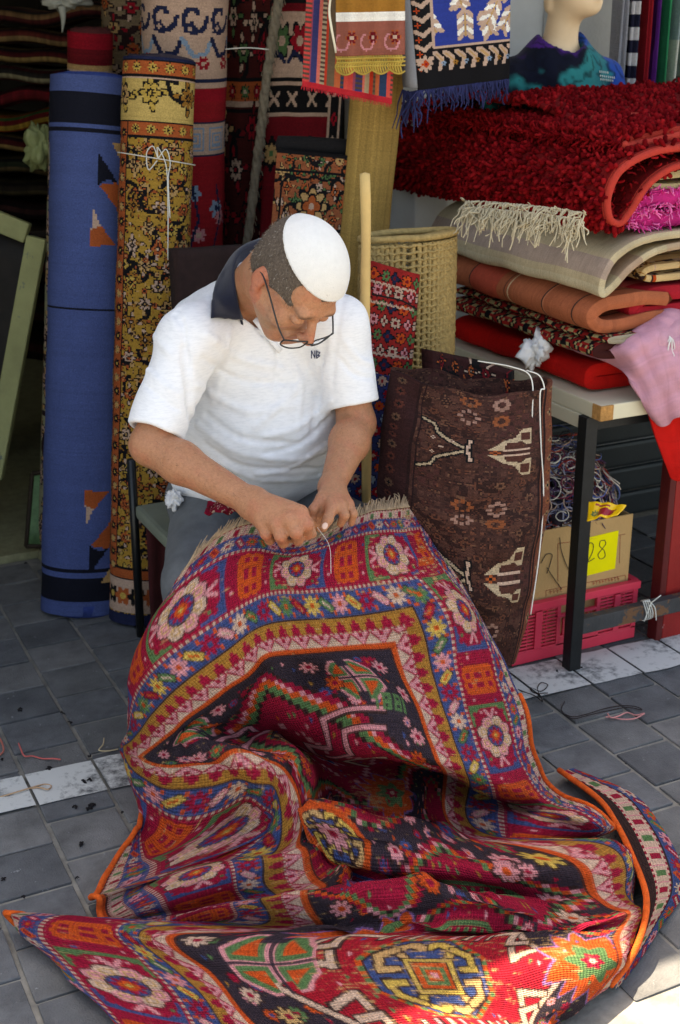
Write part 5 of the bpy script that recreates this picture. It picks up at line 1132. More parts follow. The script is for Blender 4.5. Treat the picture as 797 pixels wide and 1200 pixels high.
# small folded carpet with black edge leaning behind his head
cv = Canvas(.30, .34, .004, 'tan'); cv.a[:] = lin((150, 84, 54)); floral(cv, .06, ['tan', 'cream', 'rust', 'green'], 'black', 31, size=1.1)
bands(cv, [(0, .012, 'black'), (.06, .07, 'black'), (.285, .295, 'black')]); cv.star(.15, .175, .06, 'tan', 'cream', 8, c3='black'); cv.star(.15, .175, .035, 'rust', 'cream', 4, c3='black')
cv.line([(.03, .1), (.06, .08), (.12, .09), (.15, .075), (.18, .09), (.24, .08), (.27, .1), (.27, .25), (.24, .27), (.18, .26), (.15, .275), (.12, .26), (.06, .27), (.03, .25), (.03, .1)], .008, 'black')
A_ = [pf(325, 174, 3.62), pf(418, 183, 3.60), pf(315, 300, 3.62), pf(405, 300, 3.60)]
fc = empty('folded_carpet', tuple(pf(365, 290, 3.6)), 'small folded rust carpet with black edge leaning behind the capped person', 'carpet')
sheet('front_layer', quad_grid(*A_, cv.nh+1, cv.nw+1, .004, 1, 3), cv.finish(.1, seed=12), textile_mat('carpet_pile'), fc, .012, (.3, .34))
mk_ = mat('black_wool', (20, 18, 20), .95, var=.2, bump=.6)
back = np.array([.10, .20, 0.0])*.5
for o_ in (.35, .75):
    bq = [np.array(a)+back*o_+np.array([.012, 0, -.004]) for a in A_]; sheet('back_layer', quad_grid(*bq, 6, 6, .004, 1, 4), np.tile(lin((24, 20, 20)), (5, 5, 1)), textile_mat('carpet_pile'), fc, .012, (.3, .34))
tube('fold_edge', crom([A_[0]+back*.4+[0, 0, .006], (A_[0]+A_[1])/2+back*.4+[0, 0, .012], A_[1]+back*.4+[.01, 0, .006], A_[1]+back*.4+[.012, 0, -.06], (A_[1]+A_[3])/2+back*.4, A_[3]+back*.4], 40), .024, mk_, fc, 10)
tube('support_pole', [np.array([pf(365, 300, 3.72)[0], pf(365, 300, 3.72)[1], 0.]), pf(365, 290, 3.72)], .02, mk_, fc, 8)
# tan roll of carpet seen from its jute back
cv = Canvas(.42, 1.7, K5, 'tan'); cv.a[:] = lin((168, 134, 74)); rng = np.random.RandomState(3); cv.a *= (1+.08*rng.normal(size=(1, cv.nw, 1)))
for x in (.33, .345): cv.put(np.abs(cv.S-x) < .003, 'brown')
carpet_roll('rolled_rug', pf(404, 560, 3.62)*np.array([1, 1, 0])+np.array([-.05, 0, 0]), pf(447, 40, 3.62), .070, cv.finish(.05, seed=13), 'tan jute-backed rolled carpet standing behind the straw mat', flat=.6, inner=(150, 118, 66))

# hangings over the table
rail = tube('hanging_rail', [(1.2, 3.17, 2.3), (3.4, 3.17, 2.3)], .012, mat('rail_steel', (110, 110, 112), .4, .8, bump=0)); tag(rail, 'steel rail under the shop eave that carries the hanging cloths', 'rail')
for x in (1.25, 3.35): link('bracket', multi_mesh('bracket', [tube_arrays([(x, 3.17, 2.3), (x, 3.19, 2.395)], .008, 6)]), _M['rail_steel'], rail)
# striped cloth
cv = Canvas(.26, .80, .0035, 'red'); cv.a[:] = lin((206, 84, 76)); rng = np.random.RandomState(9); x = 0; sc = [(206, 70, 66), (150, 70, 90), (60, 60, 110), (214, 110, 96), (170, 150, 120), (200, 60, 40), (110, 90, 70), (190, 96, 60), (40, 60, 90), (214, 80, 70)]; i = 0
while x < .26:
    w = rng.choice([.006, .010, .016, .022]); cv.put((cv.S >= x) & (cv.S < x+w), lin(sc[i % 10])); 
    if i % 4 == 0: cv.put((cv.S >= x) & (cv.S < x+w) & (((cv.T*140).astype(int)) % 2 == 0), lin((90, 70, 60)))
    x += w; i += 1
cv.put((cv.T > .785), lin((190, 40, 50)))
TL, TR, BL, BR = pf(370, -220, 3.42), pf(475, -220, 3.42), pf(354, 101, 3.42), pf(459, 122, 3.42)
hs = empty('striped_cloth', tuple(pf(410, 110, 3.42)), 'pink and red striped woven cloth hanging beside the blue and black hanging rug', 'cloth')
PS = quad_grid(TL, TR, BL, BR, cv.nh+1, cv.nw+1, .007, 2, 5); sheet('woven_cloth', PS, cv.finish(.06, seed=14), textile_mat('flat_weave', weave=420, pile=.20, gain=.9, sheen=.0, bstr=.5), hs, .003, (.26, .8))
tassels('fringe', PS[-1, ::6], 60, .008, mat('red_fringe', (196, 44, 58), .9), hs, 3, .0012)
# embroidered piece in front of it: floral top, brown band, gold crochet edge
cv = Canvas(.22, .46, .004, 'tan'); cv.a[:] = lin((226, 150, 40)); floral(cv, .07, ['yell', 'red', 'gold'], 'rust', 44, (0, 0), (1, .36))
bands(cv, [(.305, .33, 'white'), (.33, .365, 'gold'), (.365, .385, 'white'), (.385, .46, lin((146, 84, 70)))])
for i in range(3): cv.star(.05+i*.07, .42, .014, 'dred', 'cream', 6, c3='rust'); cv.line([(.02+i*.08+.022*math.cos(a), .43+.018*math.sin(a)) for a in np.linspace(0, 4.5, 9)], .005, 'pink')
PE = quad_grid(pf(392, -190, 3.36), pf(474, -190, 3.36), pf(394, 66, 3.36), pf(474, 64, 3.36), cv.nh+1, cv.nw+1, .010, 1.5, 6); PE += (np.linspace(0, 1, PE.shape[1])*1.0)[None, :, None]*0
em = empty('embroidered_hanging', tuple(pf(430, 66, 3.36)), 'yellow and brown embroidered hanging with gold crocheted edge over the striped cloth', 'cloth')
sheet('embroidered_cloth', PE, cv.finish(.05, seed=15), textile_mat('flat_weave'), em, .005, (.22, .46))
cm_ = mat('gold_crochet', (182, 152, 70), .9, var=.2, bump=.5); parts = []
E0 = PE[-1]; nE = len(E0)
for i in range(0, nE-3, 2):
    p = E0[i]; parts.append(tube_arrays(crom([p, p+[.004, -.002, -.012], p+[-.003, -.002, -.024], p+[.003, -.002, -.034-.010*abs(math.sin(i*.22))]], 8), .0026, 5))
for k in range(4):
    parts.append(tube_arrays(np.array([p+[0, -.003, -.006-k*.009-(.010*abs(math.sin(i*.22)) if k == 3 else 0)] for i, p in enumerate(E0)]), .0024, 5))
link('crochet_edge', multi_mesh('crochet_edge', parts), cm_, em)
tube('cord', crom([PE[int(.98*len(PE)), 0], pf(388, 30, 3.35), pf(386, 10, 3.36), pf(390, -20, 3.36)], 20), .003, mat('cream_cord', (222, 214, 190), .8, bump=0), em, 6)
# blue / black / cream fringed rug
cv = Canvas(.30, .82, .0035, 'blue'); cv.a[:] = lin((40, 58, 138)); rng = np.random.RandomState(6)
for i in range(46):
    x, y = rng.uniform(.06, .3), rng.uniform(.1, .68); a = rng.uniform(-2.2, -.8)
    cv.line([(x, y), (x+.07*math.cos(a), y+.07*math.sin(a))], .006, 'tan')
    for q in range(5):
        for sgn in (-1, 1):
            lx, ly = x+.016*q*math.cos(a)+sgn*.014*math.sin(a), y+.016*q*math.sin(a)-sgn*.014*math.cos(a); X, Y = cv.loc(lx, ly, a+sgn*.7); cv.put((X/.016)**2+(Y/.007)**2 < 1, 'white' if q % 2 else 'cream')
bd = (cv.S < .055) | (cv.T > .70); cv.put(bd, 'black'); cv.put((np.abs(cv.S-.058) < .004) & (cv.T < .70), 'cream'); cv.put((np.abs(cv.T-.70) < .004) & (cv.S > .055), 'cream')
for i in range(18):
    y = .02+i*.042
    cv.line([(.005, y), (.025, y+.012), (.05, y-.005)], .010, 'cream'); cv.star(.012, y+.024, .008, 'orange', 'red', 4)
for i in range(8):
    x = .06+i*.034; cv.line([(x, .715), (x+.024, .735), (x+.016, .765)], .012, 'cream'); cv.line([(x+.004, .718), (x+.026, .74)], .004, 'tan'); cv.star(x+.03, .748, .008, 'gold' if i % 2 else 'sky', 'black', 6)
cv.star(.027, .745, .026, 'cream', 'orange', 8); cv.star(.027, .745, .012, 'orange', 'red', 4); bands(cv, [(.785, .82, 'black')])
TL, TR, BL, BR = pf(463, -240, 3.50), pf(600, -240, 3.62), pf(488, 106, 3.48), pf(598, 92, 3.62)
PB = quad_grid(TL, TR, BL, BR, cv.nh+1, cv.nw+1, .006, 1.5, 7)
br_ = empty('hanging_rug', tuple(pf(540, 110, 3.5)), 'small blue, black and cream rug with leaf sprays and blue fringe, hanging', 'rug')
sheet('woven_face', PB, cv.finish(.06, seed=16), textile_mat('flat_weave'), br_, .006, (.3, .82))
side = PB[:, 0]; sheet('rolled_side', np.stack([side, side+[-.012, .02, 0], side+[-.016, .045, .0]], 1)[::8], np.tile(lin((150, 152, 158)), (len(side[::8])-1, 2, 1)), textile_mat('flat_weave'), br_, .004, (.05, .8))
tassels('fringe', PB[-1, ::5], 95, .045, mat('blue_fringe', (40, 44, 84), .95, var=.3, scale=60, bump=0), br_, 8, .0028, spread=.35); tassels('fringe', np.stack([side[-1], side[-1]+[-.01, .03, -.005], side[-1]+[-.016, .05, 0]]), 24, .075, _M['blue_fringe'], br_, 9, .0028, spread=.35)
# ------------------------------------------------------------------ stick, straw mat, kilim, brown rug
p1_, p0_ = pf(427.5, 204, 3.04), pf(430, 570, 3.08); d_ = (p0_-p1_)/(p1_[2]-p0_[2]); foot = p1_+d_*p1_[2]
pts = np.array([p1_+(foot-p1_)*t for t in np.linspace(0, 1, 24)]); pts[:, 0] += .002*np.sin(np.arange(24)*.8)
tag(tube('wooden_stick', pts, .0118*(1+.05*np.sin(np.arange(24)*1.7)), mat('peeled_wood', (206, 172, 112), .6, var=.15, scale=12, bump=.2), seg=12), 'pale peeled wooden stick standing upright in front of the straw mat', 'stick')
# straw mat folded into a tall bag shape: woven ropes of straw
sm_ = empty('straw_basket', tuple(pf(490, 560, 3.32)*np.array([1, 1, 0])), 'tall woven straw basket behind the wooden stick and brown rug', 'basket')
m_straw = mat('straw', (172, 144, 92), .75, var=.3, scale=90, bump=.8, bscale=420, dist=.002)
bc = pf(478, 268, 3.36); bw = pf(527, 300, 3.34); hw = .118; parts = []; rng = np.random.RandomState(4)
X_ = _rt; Y_ = _hd
zt = 1.118; ncol = 58
for j in range(ncol):
    a = 2*np.pi*j/ncol; P = []
    for r_ in range(130):
        z = zt-r_*.0086; w_ = hw*(1+.02*math.sin(r_*.05)); p = np.array([bc[0], bc[1], 0])+X_*(w_*np.sign(math.cos(a))*abs(math.cos(a))**.8)+Y_*(.060*np.sign(math.sin(a))*abs(math.sin(a))**.8)
        P.append(p+np.array([0, 0, max(z, .01)+.010*math.cos(a)])+X_*.0010*math.sin(r_*2.1+j*2))
    P = np.array(P); ph = (np.arange(130)+ (j % 2)) % 2
    parts.append(tube_arrays(P, .0080*(1-.30*ph)*rng.uniform(.9, 1.1), 6, cap=False))
for r_ in range(64):
    z = zt-.006-r_*.0172
    if z < .02: break
    parts.append(tube_arrays(np.array([np.array([bc[0], bc[1], z+.010*math.cos(a)])+X_*(hw*1.035*np.sign(math.cos(a))*abs(math.cos(a))**.8)+Y_*(.0645*np.sign(math.sin(a))*abs(math.sin(a))**.8)+np.array([0, 0, .002*math.sin(a*29)]) for a in np.linspace(0, 6.2832, 117)]), .0038, 5, cap=False))
link('woven_wall', multi_mesh('woven_wall', parts), m_straw, sm_)
rimP = np.array([np.array([bc[0], bc[1], zt+.012+.010*math.cos(a)])+X_*hw*1.02*np.sign(math.cos(a))*abs(math.cos(a))**.7+Y_*.057*math.sin(a) for a in np.linspace(0, 6.2832, 80)])
tube('rim', rimP, .009, m_straw, sm_, 7)
sheet('folded_lip', quad_grid(rimP[60]+[0, 0, .004], rimP[78]+[0, 0, .004], rimP[60]+Y_*.05+[0, 0, -.06], rimP[78]+Y_*.05+[0, 0, -.06], 6, 12), None, m_straw, sm_, .01)
# kilim strip, red over blue, between stick and brown rug
cv = Canvas(.20, .85, .0035, 'dred'); cv.a[:] = lin((150, 36, 34))
for i in range(5):
    for j in range(9):
        x, y = .02+i*.042, .03+j*.042; c = ['orange', 'cream', 'green', 'pink', 'navy', 'cream'][(i*2+j*3) % 6]; cv.star(x+(.02 if j % 2 else 0), y, .017, c, 'dred' if c != 'dred' else 'cream', 8 if (i+j) % 2 else 4, c3='black')
for y in (.05, .105, .25): cv.line([(x, y+.006*((int(x/.01)) % 2)) for x in np.arange(0, .2, .01)], .005, 'cream')
cv.put(cv.T > .31, lin((48, 58, 110)))
for i in range(5):
    for j in range(14):
        x, y = .015+i*.045+(.022 if j % 2 else 0), .33+j*.038; c = ['red', 'orange', 'cream', 'sky', 'red'][(i+j*2) % 5]; cv.star(x, y, .016, c, 'cream' if c == 'red' else 'red', 8, c3='navy')
kl = sheet('kilim_strip', quad_grid(pf(436, 306, 3.18), pf(492, 322, 3.18), pf(380, 640, 3.12), pf(462, 640, 3.10), cv.nh+1, cv.nw+1, .008, 1, 8), cv.finish(.08, seed=17), textile_mat('flat_weave'), thick=.02, uvs=(.2, .85)); tag(kl, 'narrow red and blue kilim with star rows standing against the straw basket', 'kilim')
tag(tube('tie_string', crom([pf(436, 345, 3.13), pf(452, 348, 3.12), pf(470, 352, 3.13), pf(488, 362, 3.15)], 16), .0022, mk_, seg=5), 'black cord tied across the red and blue kilim', 'cord')
# brown folded rug
def loop_section(Lp, Rp, depth, n, bulge):
    """flattened oval from left point to right point, front half bulging to the street"""
    Lp, Rp = np.asarray(Lp), np.asarray(Rp); ax = Rp-Lp; fr = np.array([ax[1], -ax[0], 0.]); fr /= np.linalg.norm(fr)
    if fr@(_C-Lp) < 0: fr = -fr
    a = np.linspace(0, 2*np.pi, n, endpoint=False); u = .5-.5*np.sign(np.cos(a))*np.abs(np.cos(a))**.75; w = np.sign(np.sin(a))*np.abs(np.sin(a))**.8
    F_ = lambda u, w: Lp+ax*u[:, None]+fr*(w*depth*.5)[:, None]+fr*(np.where(w > 0, bulge*np.sin(np.pi*u), 0))[:, None]
    P = F_(u, w); out = []
    for h in (slice(0, n//2+1), None):                     # even spacing by length on the front and on the back
        Q_ = P[h] if h else np.vstack([P[n//2:], P[:1]]); s = np.concatenate([[0], np.cumsum(np.linalg.norm(np.diff(Q_, axis=0), axis=1))]); m = n//2 if h else n-n//2
        t = np.linspace(0, s[-1], m, endpoint=False); out.append(np.stack([np.interp(t, s, Q_[:, i]) for i in range(3)], 1))
    return np.vstack(out)
cv = Canvas(.92, .92, .004, 'brown'); cv.a[:] = lin((80, 50, 42)); floral(cv, .05, [lin((98, 58, 44)), lin((72, 40, 34)), lin((104, 70, 54))], lin((50, 30, 27)), 77); rng = np.random.RandomState(8)
gx = ((cv.S/.018).astype(int)+(cv.T/.018).astype(int)) % 2 == 0; g2 = (np.abs((cv.S/.018) % 1-.5) > .36) | (np.abs((cv.T/.018) % 1-.5) > .36); nz_ = vnoise(np.stack([cv.S, cv.T, cv.S*0], -1), .3, 3, 2)
cv.put(g2 & (nz_ > .0), lin((66, 40, 34))); cv.put(gx & (nz_ > .45), lin((74, 42, 38)))
W0 = .46                              # the front is u in 0..0.46
cv.put((cv.S < .10), lin((52, 28, 28))); cv.put((cv.S > .40) & (cv.S < .47), lin((110, 62, 46)))
for x in (.10, .115, .40, .412): cv.put(np.abs(cv.S-x) < .003, lin((40, 22, 22)))
def brown_fig(cy):
    cv.line([(.12, cy-.085), (.15, cy-.075), (.16, cy-.05), (.20, cy-.02), (.22, cy-.005)], .006, lin((172, 150, 122)), 'black'); cv.line([(.12, cy+.085), (.15, cy+.075), (.16, cy+.05), (.20, cy+.02), (.22, cy+.005)], .006, lin((172, 150, 122)), 'black'); cv.line([(.228, cy-.04), (.222, cy), (.228, cy+.04)], .006, 'cream', 'black')
    for s_ in (-1, 1):
        cv.poly([(.262, cy+s_*.012), (.295, cy+s_*.045), (.325, cy+s_*.055), (.345, cy+s_*.085), (.37, cy+s_*.085), (.37, cy+s_*.035), (.355, cy+s_*.03), (.34, cy+s_*.045), (.30, cy+s_*.03), (.30, cy+s_*.012)], lin((180, 158, 130))); cv.put((np.abs(cv.S-.352) < .011) & (np.abs(cv.T-(cy+s_*.060)) < .014), lin((84, 48, 40)))
        cv.line([(.30, cy+s_*.012), (.36, cy+s_*.012)], .005, 'cream'); cv.put((np.abs(cv.S-.325) < .02) & (np.abs(cv.T-(cy+s_*.030)) < .012), lin((80, 46, 38)))
    for x, y in ((.17, 0), (.19, -.03), (.15, .03), (.15, -.03)): cv.star(x, cy+y, .006, 'cream', 'brown', 4)
    cv.star(.28, cy, .014, 'rust', 'black', 4)
brown_fig(.22); brown_fig(.62)
for cy in (.07, .42, .82):
    for x, y, c in ((.22, -.025, 'rust'), (.29, -.02, 'cream'), (.22, .03, 'cream'), (.29, .035, 'rust')):
        for q in range(8): a = q*.785; cv.put((np.abs(cv.S-(x+.017*math.cos(a))) < .0055) & (np.abs(cv.T-(cy+y+.017*math.sin(a))) < .0055), lin((134, 74, 46)) if c == 'rust' else lin((150, 112, 98)))
for i in range(22): cv.star(.05, .03+i*.04, .014, lin((92, 66, 52)) if i % 3 == 0 else lin((86, 44, 36)), 'black', 8); cv.star(.437, .02+i*.042, .012, lin((130, 76, 48)) if i % 2 else lin((140, 108, 80)), 'black', 4)
colb = cv.finish(.14, seed=18)
nR, nC = colb.shape[0]+1, colb.shape[1]
key = [(0., pf(463, 438, 2.98), pf(643, 452, 2.98), .10, .05), (.25, pf(452, 500, 2.96), pf(641, 520, 2.95), .11, .08), (.5, pf(446, 575, 2.92), pf(637, 600, 2.91), .11, .09), (.75, pf(470, 660, 2.88), pf(622, 690, 2.88), .10, .07), (1., pf(500, 745, 2.86), pf(600, 772, 2.86), .08, .03)]
secs = np.array([loop_section(k[1], k[2], k[3], nC, k[4]) for k in key])
v = np.linspace(0, 4, nR); iv = np.minimum(v.astype(int), 3); fv = (v-iv)[:, None, None]; fs = fv*fv*(3-2*fv)*.4+fv*.6
PBn = secs[iv]*(1-fs)+secs[iv+1]*fs; PBn[..., 2] = np.maximum(PBn[..., 2], .004)
# loop angle 0 is the left end, first half is the front
PBn += .008*vnoise(PBn, .17, 4, 2)[..., None]*np.array([-.4, -.9, .1]); PBn[:40, :, 2] += ((1-np.arange(40)/40.)[:, None])*(.009*np.sin(np.arange(nC)*.06+1)+.004*np.sin(np.arange(nC)*.17))[None]
uvb = np.zeros(PBn.shape); uvb[..., 0] = np.linspace(0, .92, nC)[None]; uvb[..., 1] = np.linspace(0, .92, nR)[:, None]
bro = empty('folded_rug', tuple(pz(590, 765, 0)), 'brown tribal rug with cream hooked figures, folded and standing against the table', 'rug')
o_ = link('folded_pile', grid_mesh('folded_pile', PBn, colb, uvb, closed_u=True), textile_mat('carpet_pile'), bro); s_ = o_.modifiers.new('thick', 'SOLIDIFY'); s_.thickness = .010; s_.offset = -1
cvi = Canvas(.3, .2, .004, 'brown'); cvi.a[:] = lin((58, 28, 28)); floral(cvi, .06, ['dred', 'rust', 'cream', 'brown'], 'black', 41)
A0, A1 = pf(500, 410, 3.06), pf(600, 436, 3.04)
P = quad_grid(A0, A1, A0+[0, -.02, -.2], A1+[0, -.02, -.2], cvi.nh+1, cvi.nw+1, .004, 1, 9); P += np.array([0, .03, 0])*np.sin(np.linspace(0, 3.14, P.shape[1]))[None, :, None]
sheet('inner_fold', P, cvi.finish(.12, seed=19), textile_mat('carpet_pile'), bro, .05, (.3, .2))
# string over it
strp = [pf(560, 423, 2.97), pf(600, 430, 2.93), pf(622, 442, 2.915), pf(624, 480, 2.90), pf(620, 530, 2.89)]
tag(tube('tie_string', crom(strp, 40), .0016, mst, seg=5), 'white string hanging short over the corner of the brown rug', 'string')
tag(tube('tie_string', crom([pf(617, 434, 2.93), pf(632, 440, 2.915), pf(638, 455, 2.91), pf(633, 462, 2.90), pf(634, 520, 2.885), pf(637, 580, 2.87), pf(632, 650, 2.845), pf(622, 720, 2.83)], 60), .0016, mst, seg=5), 'long white string with a loop trailing down the edge of the brown rug', 'string')
# ------------------------------------------------------------------ table with its stack
m_lam = mat('cream_laminate', (206, 198, 172), .45, var=.06, scale=6, bump=.05, wear=((150, 130, 96), .22, 30))
m_blk = mat('black_steel', (34, 36, 38), .5, .35, var=.2, scale=20, bump=.15, wear=((92, 74, 58), .30, 26))
tb = empty('market_table', (2.3, 2.9, 0), 'cream laminate table on black steel legs loaded with folded rugs', 'table')
box('table_top', (1.945, 2.512, .712), (3.2, 3.30, .752), m_lam, tb, .003)
box('corner_chip', (1.943, 2.5085, .713), (1.982, 2.545, .7515), mat('raw_chipboard', (176, 128, 74), .9, var=.35, scale=60, bump=.6), tb, .002)
for x, y in ((1.935, 2.552), (1.945, 3.22), (3.1, 2.552), (3.1, 3.22)):
    box('leg', (x, y, 0), (x+.036, y+.036, .711), m_blk, tb, .002)
m_rust = mat('rusty_steel', (70, 70, 72), .6, .3, var=.25, scale=10, bump=.3, wear=((120, 86, 62), .46, 14))
box('rail', (1.972, 2.556, .105), (3.1, 2.584, .150), m_rust, tb, .002)
box('apron', (1.972, 2.556, .675), (3.1, 2.58, .711), m_blk, tb, .002); box('apron', (1.940, 2.59, .675), (1.965, 3.22, .711), m_lam, tb, .002)
parts = []
kx = py_(762, 712, 2.55); rng = np.random.RandomState(7)
for i in range(4):
    x = kx[0]+(i-1.5)*.007; parts.append(tube_arrays(np.array([(x+.004*math.sin(a*2), 2.57+.0195*math.cos(a), .1275+.0285*math.sin(a)) for a in np.linspace(0, 6.3, 24)]), .0016, 5))
kk = np.array([kx[0], 2.548, .158])
for dx, dz in ((-.03, .012), (.028, .018), (-.022, -.05), (.02, -.055)): parts.append(tube_arrays(crom([kk, kk+np.array([dx*.5, -.006, dz*.4+.006]), kk+np.array([dx, -.004, dz])], 10), .0015, 5))
tag(link('tie_string', multi_mesh('tie_string', parts), mst), 'white string knotted round the rusty table rail', 'string')

def folded(name, cl, th, y0, y1, colr, label, cat='rug', mtl=None, drift=0., sag=.0, seed=0, ns=46, bulge=.0, edge=None):
    """cloth folded along a ridge that runs back from the street: cl = centre line (x,z) of the section, th = thickness; colr rows run along y"""
    root = empty(name, (cl[0][0], y0, min(p[1] for p in cl)-th/2), label, cat)
    C2 = crom([(x, 0, z) for x, z in cl], ns)[:, [0, 2]]; T = np.gradient(C2, axis=0); T /= np.linalg.norm(T, axis=1, keepdims=True)+1e-9; Nn = np.stack([-T[:, 1], T[:, 0]], 1)
    L1, L2 = C2+Nn*th/2, C2-Nn*th/2
    ends = [C2[-1]+T[-1]*th*.5]; ends0 = [C2[0]-T[0]*th*.5]
    loop = np.vstack([L1, ends, L2[::-1], ends0]); n = len(loop); ny = colr.shape[0]
    v = np.linspace(0, 1, ny+1)
    P = np.zeros((ny+1, n, 3)); P[..., 0] = loop[None, :, 0]+drift*v[:, None]; P[..., 2] = loop[None, :, 1]; P[..., 1] = y0+(y1-y0)*v[:, None]
    wob = vnoise(np.stack([P[..., 0]*.3, P[..., 1], P[..., 2]*.4], -1), .35, seed, 2); P[..., 0] += .006*wob; P[..., 2] += .004*vnoise(P, .3, seed+5, 2)+sag*np.sin(np.pi*v)[:, None]*0-sag*(v[:, None]-.3)**2
    P[0, :, 1] -= 0; P[:, :, 1] += bulge*np.sin(np.arange(n)*6.28/n)[None]
    # close both ends slightly rounded
    P[0] = P[0]; nC = colr.shape[1]
    u = np.concatenate([np.linspace(0, .5, ns), [.5], np.linspace(.5, 0, ns), [0]])*2
    ci = np.clip((((u+np.roll(u, -1))/2)*nC).astype(int), 0, nC-1); cells = colr[:, ci]
    uv = np.zeros(P.shape); seg = np.concatenate([[0], np.cumsum(np.linalg.norm(np.diff(loop, axis=0), axis=1))]); uv[..., 0] = seg[None]; uv[..., 1] = P[..., 1]
    link('folded_layers', grid_mesh('folded_layers', P, cells, uv, closed_u=True), mtl or textile_mat('flat_weave'), root)
    # cut ends
    for e, yy, nm in ((0, -1, 'cut_edge'), (-1, 1, 'cut_edge')):
        A = P[e, :ns]; B = P[e, ns+1:2*ns+1][::-1]; mid = (A+B)/2+np.array([0, yy*th*.28, 0]); G = np.stack([A, A*.25+mid*.75, mid*.75+B*.25, B], 0)
        ec = np.tile(lin(edge), (3, ns-1, 1)) if edge else np.repeat(cells[e if e == 0 else -1, :ns-1][None], 3, 0)*.85
        guv = np.zeros(G.shape); guv[..., 0] = G[..., 0]+G[..., 2]; guv[..., 1] = np.arange(4)[:, None]*th*.3
        link(nm, grid_mesh(nm, G, ec, guv), mtl or textile_mat('flat_weave'), root)
    return root, P
def plainc(rgb, w, l, k=.006, jit=.06, seed=0): 
    cv = Canvas(w, l, k, 'red'); cv.a[:] = lin(rgb); return cv
# bright red pad on the table top
cv = plainc((200, 22, 18), .3, .7)
folded('folded_cloth', [(2.5, .775), (2.1, .775), (2.0, .776), (1.985, .792), (2.0, .808), (2.1, .81), (2.5, .81)], .033, 2.62, 3.26, cv.finish(.05, seed=1), 'bright red folded cloth lying flat on the table top, bottom of the stack', 'cloth', seed=1)
# patterned black and red carpet in two folds
def carpet_can(seed):
    cv = Canvas(.9, .78, .0045, 'dred'); cv.a[:] = lin((140, 28, 26)); gx = .10
    for i in range(9):
        for j in range(8):
            x, y = .05+i*.1+(.05 if j % 2 else 0), .05+j*.1; u, w = np.abs(cv.S-x), np.abs(cv.T-y); d = np.maximum(u, w)+.5*np.minimum(u, w)
            for r_, c in ((.054, 'black'), (.045, lin((176, 160, 112))), (.037, 'black'), (.030, lin((176, 40, 34))), (.018, lin((176, 160, 112))), (.011, 'dred')): cv.put(d < r_, c)
    return cv.finish(.1, seed=seed)
mc = textile_mat('flat_weave')
folded('folded_carpet', [(2.55, .864), (2.2, .862), (2.02, .861), (1.958, .869), (1.968, .882), (2.05, .886), (2.2, .886), (2.5, .888)], .020, 2.55, 3.24, carpet_can(2), 'red, black and cream lattice carpet folded in the lower stack under the terracotta blanket', 'carpet', seed=3, edge=(60, 24, 22))
folded('folded_carpet', [(2.55, .918), (2.2, .916), (2.06, .914), (1.975, .909), (1.99, .902), (2.2, .902), (2.5, .903)], .011, 2.53, 3.25, carpet_can(3), 'second red and black lattice carpet with pale striped edge, folded above its twin', 'carpet', seed=4, edge=(150, 140, 120))
# terracotta striped blanket and the red one beside it
cv = plainc((178, 100, 68), .8, .72)
for a, b, c in ((.06, .066, (70, 50, 44)), (.10, .103, (220, 190, 150)), (.19, .20, (196, 120, 86)), (.20, .204, (70, 50, 44)), (.36, .364, (220, 190, 150)), (.38, .384, (120, 70, 50)), (.42, .56, (186, 80, 60)), (.56, .565, (70, 50, 44))): cv.put((cv.T >= a) & (cv.T < b), lin(c))
folded('folded_blanket', [(2.16, .945), (2.05, .937), (1.965, .941), (1.935, .968), (1.975, .996), (2.06, .996), (2.16, .990)], .034, 2.56, 3.26, cv.finish(.07, seed=4), 'terracotta striped wool blanket folded with a rounded end, under the cream blanket', 'blanket', seed=6)
cv = plainc((176, 30, 44), .8, .72); cv.put((cv.T > .08) & (cv.T < .12), lin((200, 90, 86)))
folded('folded_blanket', [(2.6, .965), (2.3, .962), (2.12, .955), (2.075, .972), (2.12, 1.0), (2.3, 1.005), (2.6, 1.01)], .036, 2.575, 3.2, cv.finish(.07, seed=5), 'raspberry red wool blanket folded beside the terracotta one', 'blanket', seed=7)
# small orange printed cloth
cv = plainc((206, 176, 128), .4, .3, .004); floral(cv, .05, ['orange', 'gold', 'cream'], 'brown', 51)
folded('folded_cloth', [(2.6, 1.038), (2.2, 1.036), (2.12, 1.040), (2.108, 1.052), (2.13, 1.063), (2.2, 1.064), (2.6, 1.066)], .016, 2.59, 3.0, cv.finish(.08, seed=6), 'small orange and cream printed cloth folded under the cream blanket flap', 'cloth', seed=8)
# cream fringed blanket
cv = plainc((196, 178, 144), .9, .95, .005)
for a, b, c in ((.0, .06, (208, 194, 160)), (.06, .16, (190, 162, 134)), (.22, .30, (178, 150, 126)), (.40, .50, (202, 188, 156)), (.55, .62, (178, 156, 140))): cv.put((cv.S >= a) & (cv.S < b), lin(c))
cr, PC = folded('folded_blanket', [(2.62, 1.128), (2.3, 1.128), (2.12, 1.120), (2.03, 1.085), (1.975, 1.045), (1.945, 1.028), (1.938, 1.042), (1.948, 1.075), (1.985, 1.115), (2.08, 1.148), (2.3, 1.156), (2.62, 1.158)], .018, 2.535, 3.36, cv.finish(.06, seed=7), 'cream and taupe wool blanket with a knotted fringe, folded under the red shaggy rug', 'blanket', seed=9, drift=-.0)
fw = mat('cream_wool_fringe', (190, 176, 146), .95, var=.12, scale=40, bump=.4)
tp = [pf(540, 243, 3.30), pf(570, 244, 3.22), pf(600, 247, 3.15), pf(630, 250, 3.08), pf(660, 254, 3.02), pf(682, 258, 2.97)]
tassels('fringe', tp, 130, .064, fw, cr, 12, .0021, down=(-.45, -.45, -.75), spread=.5)
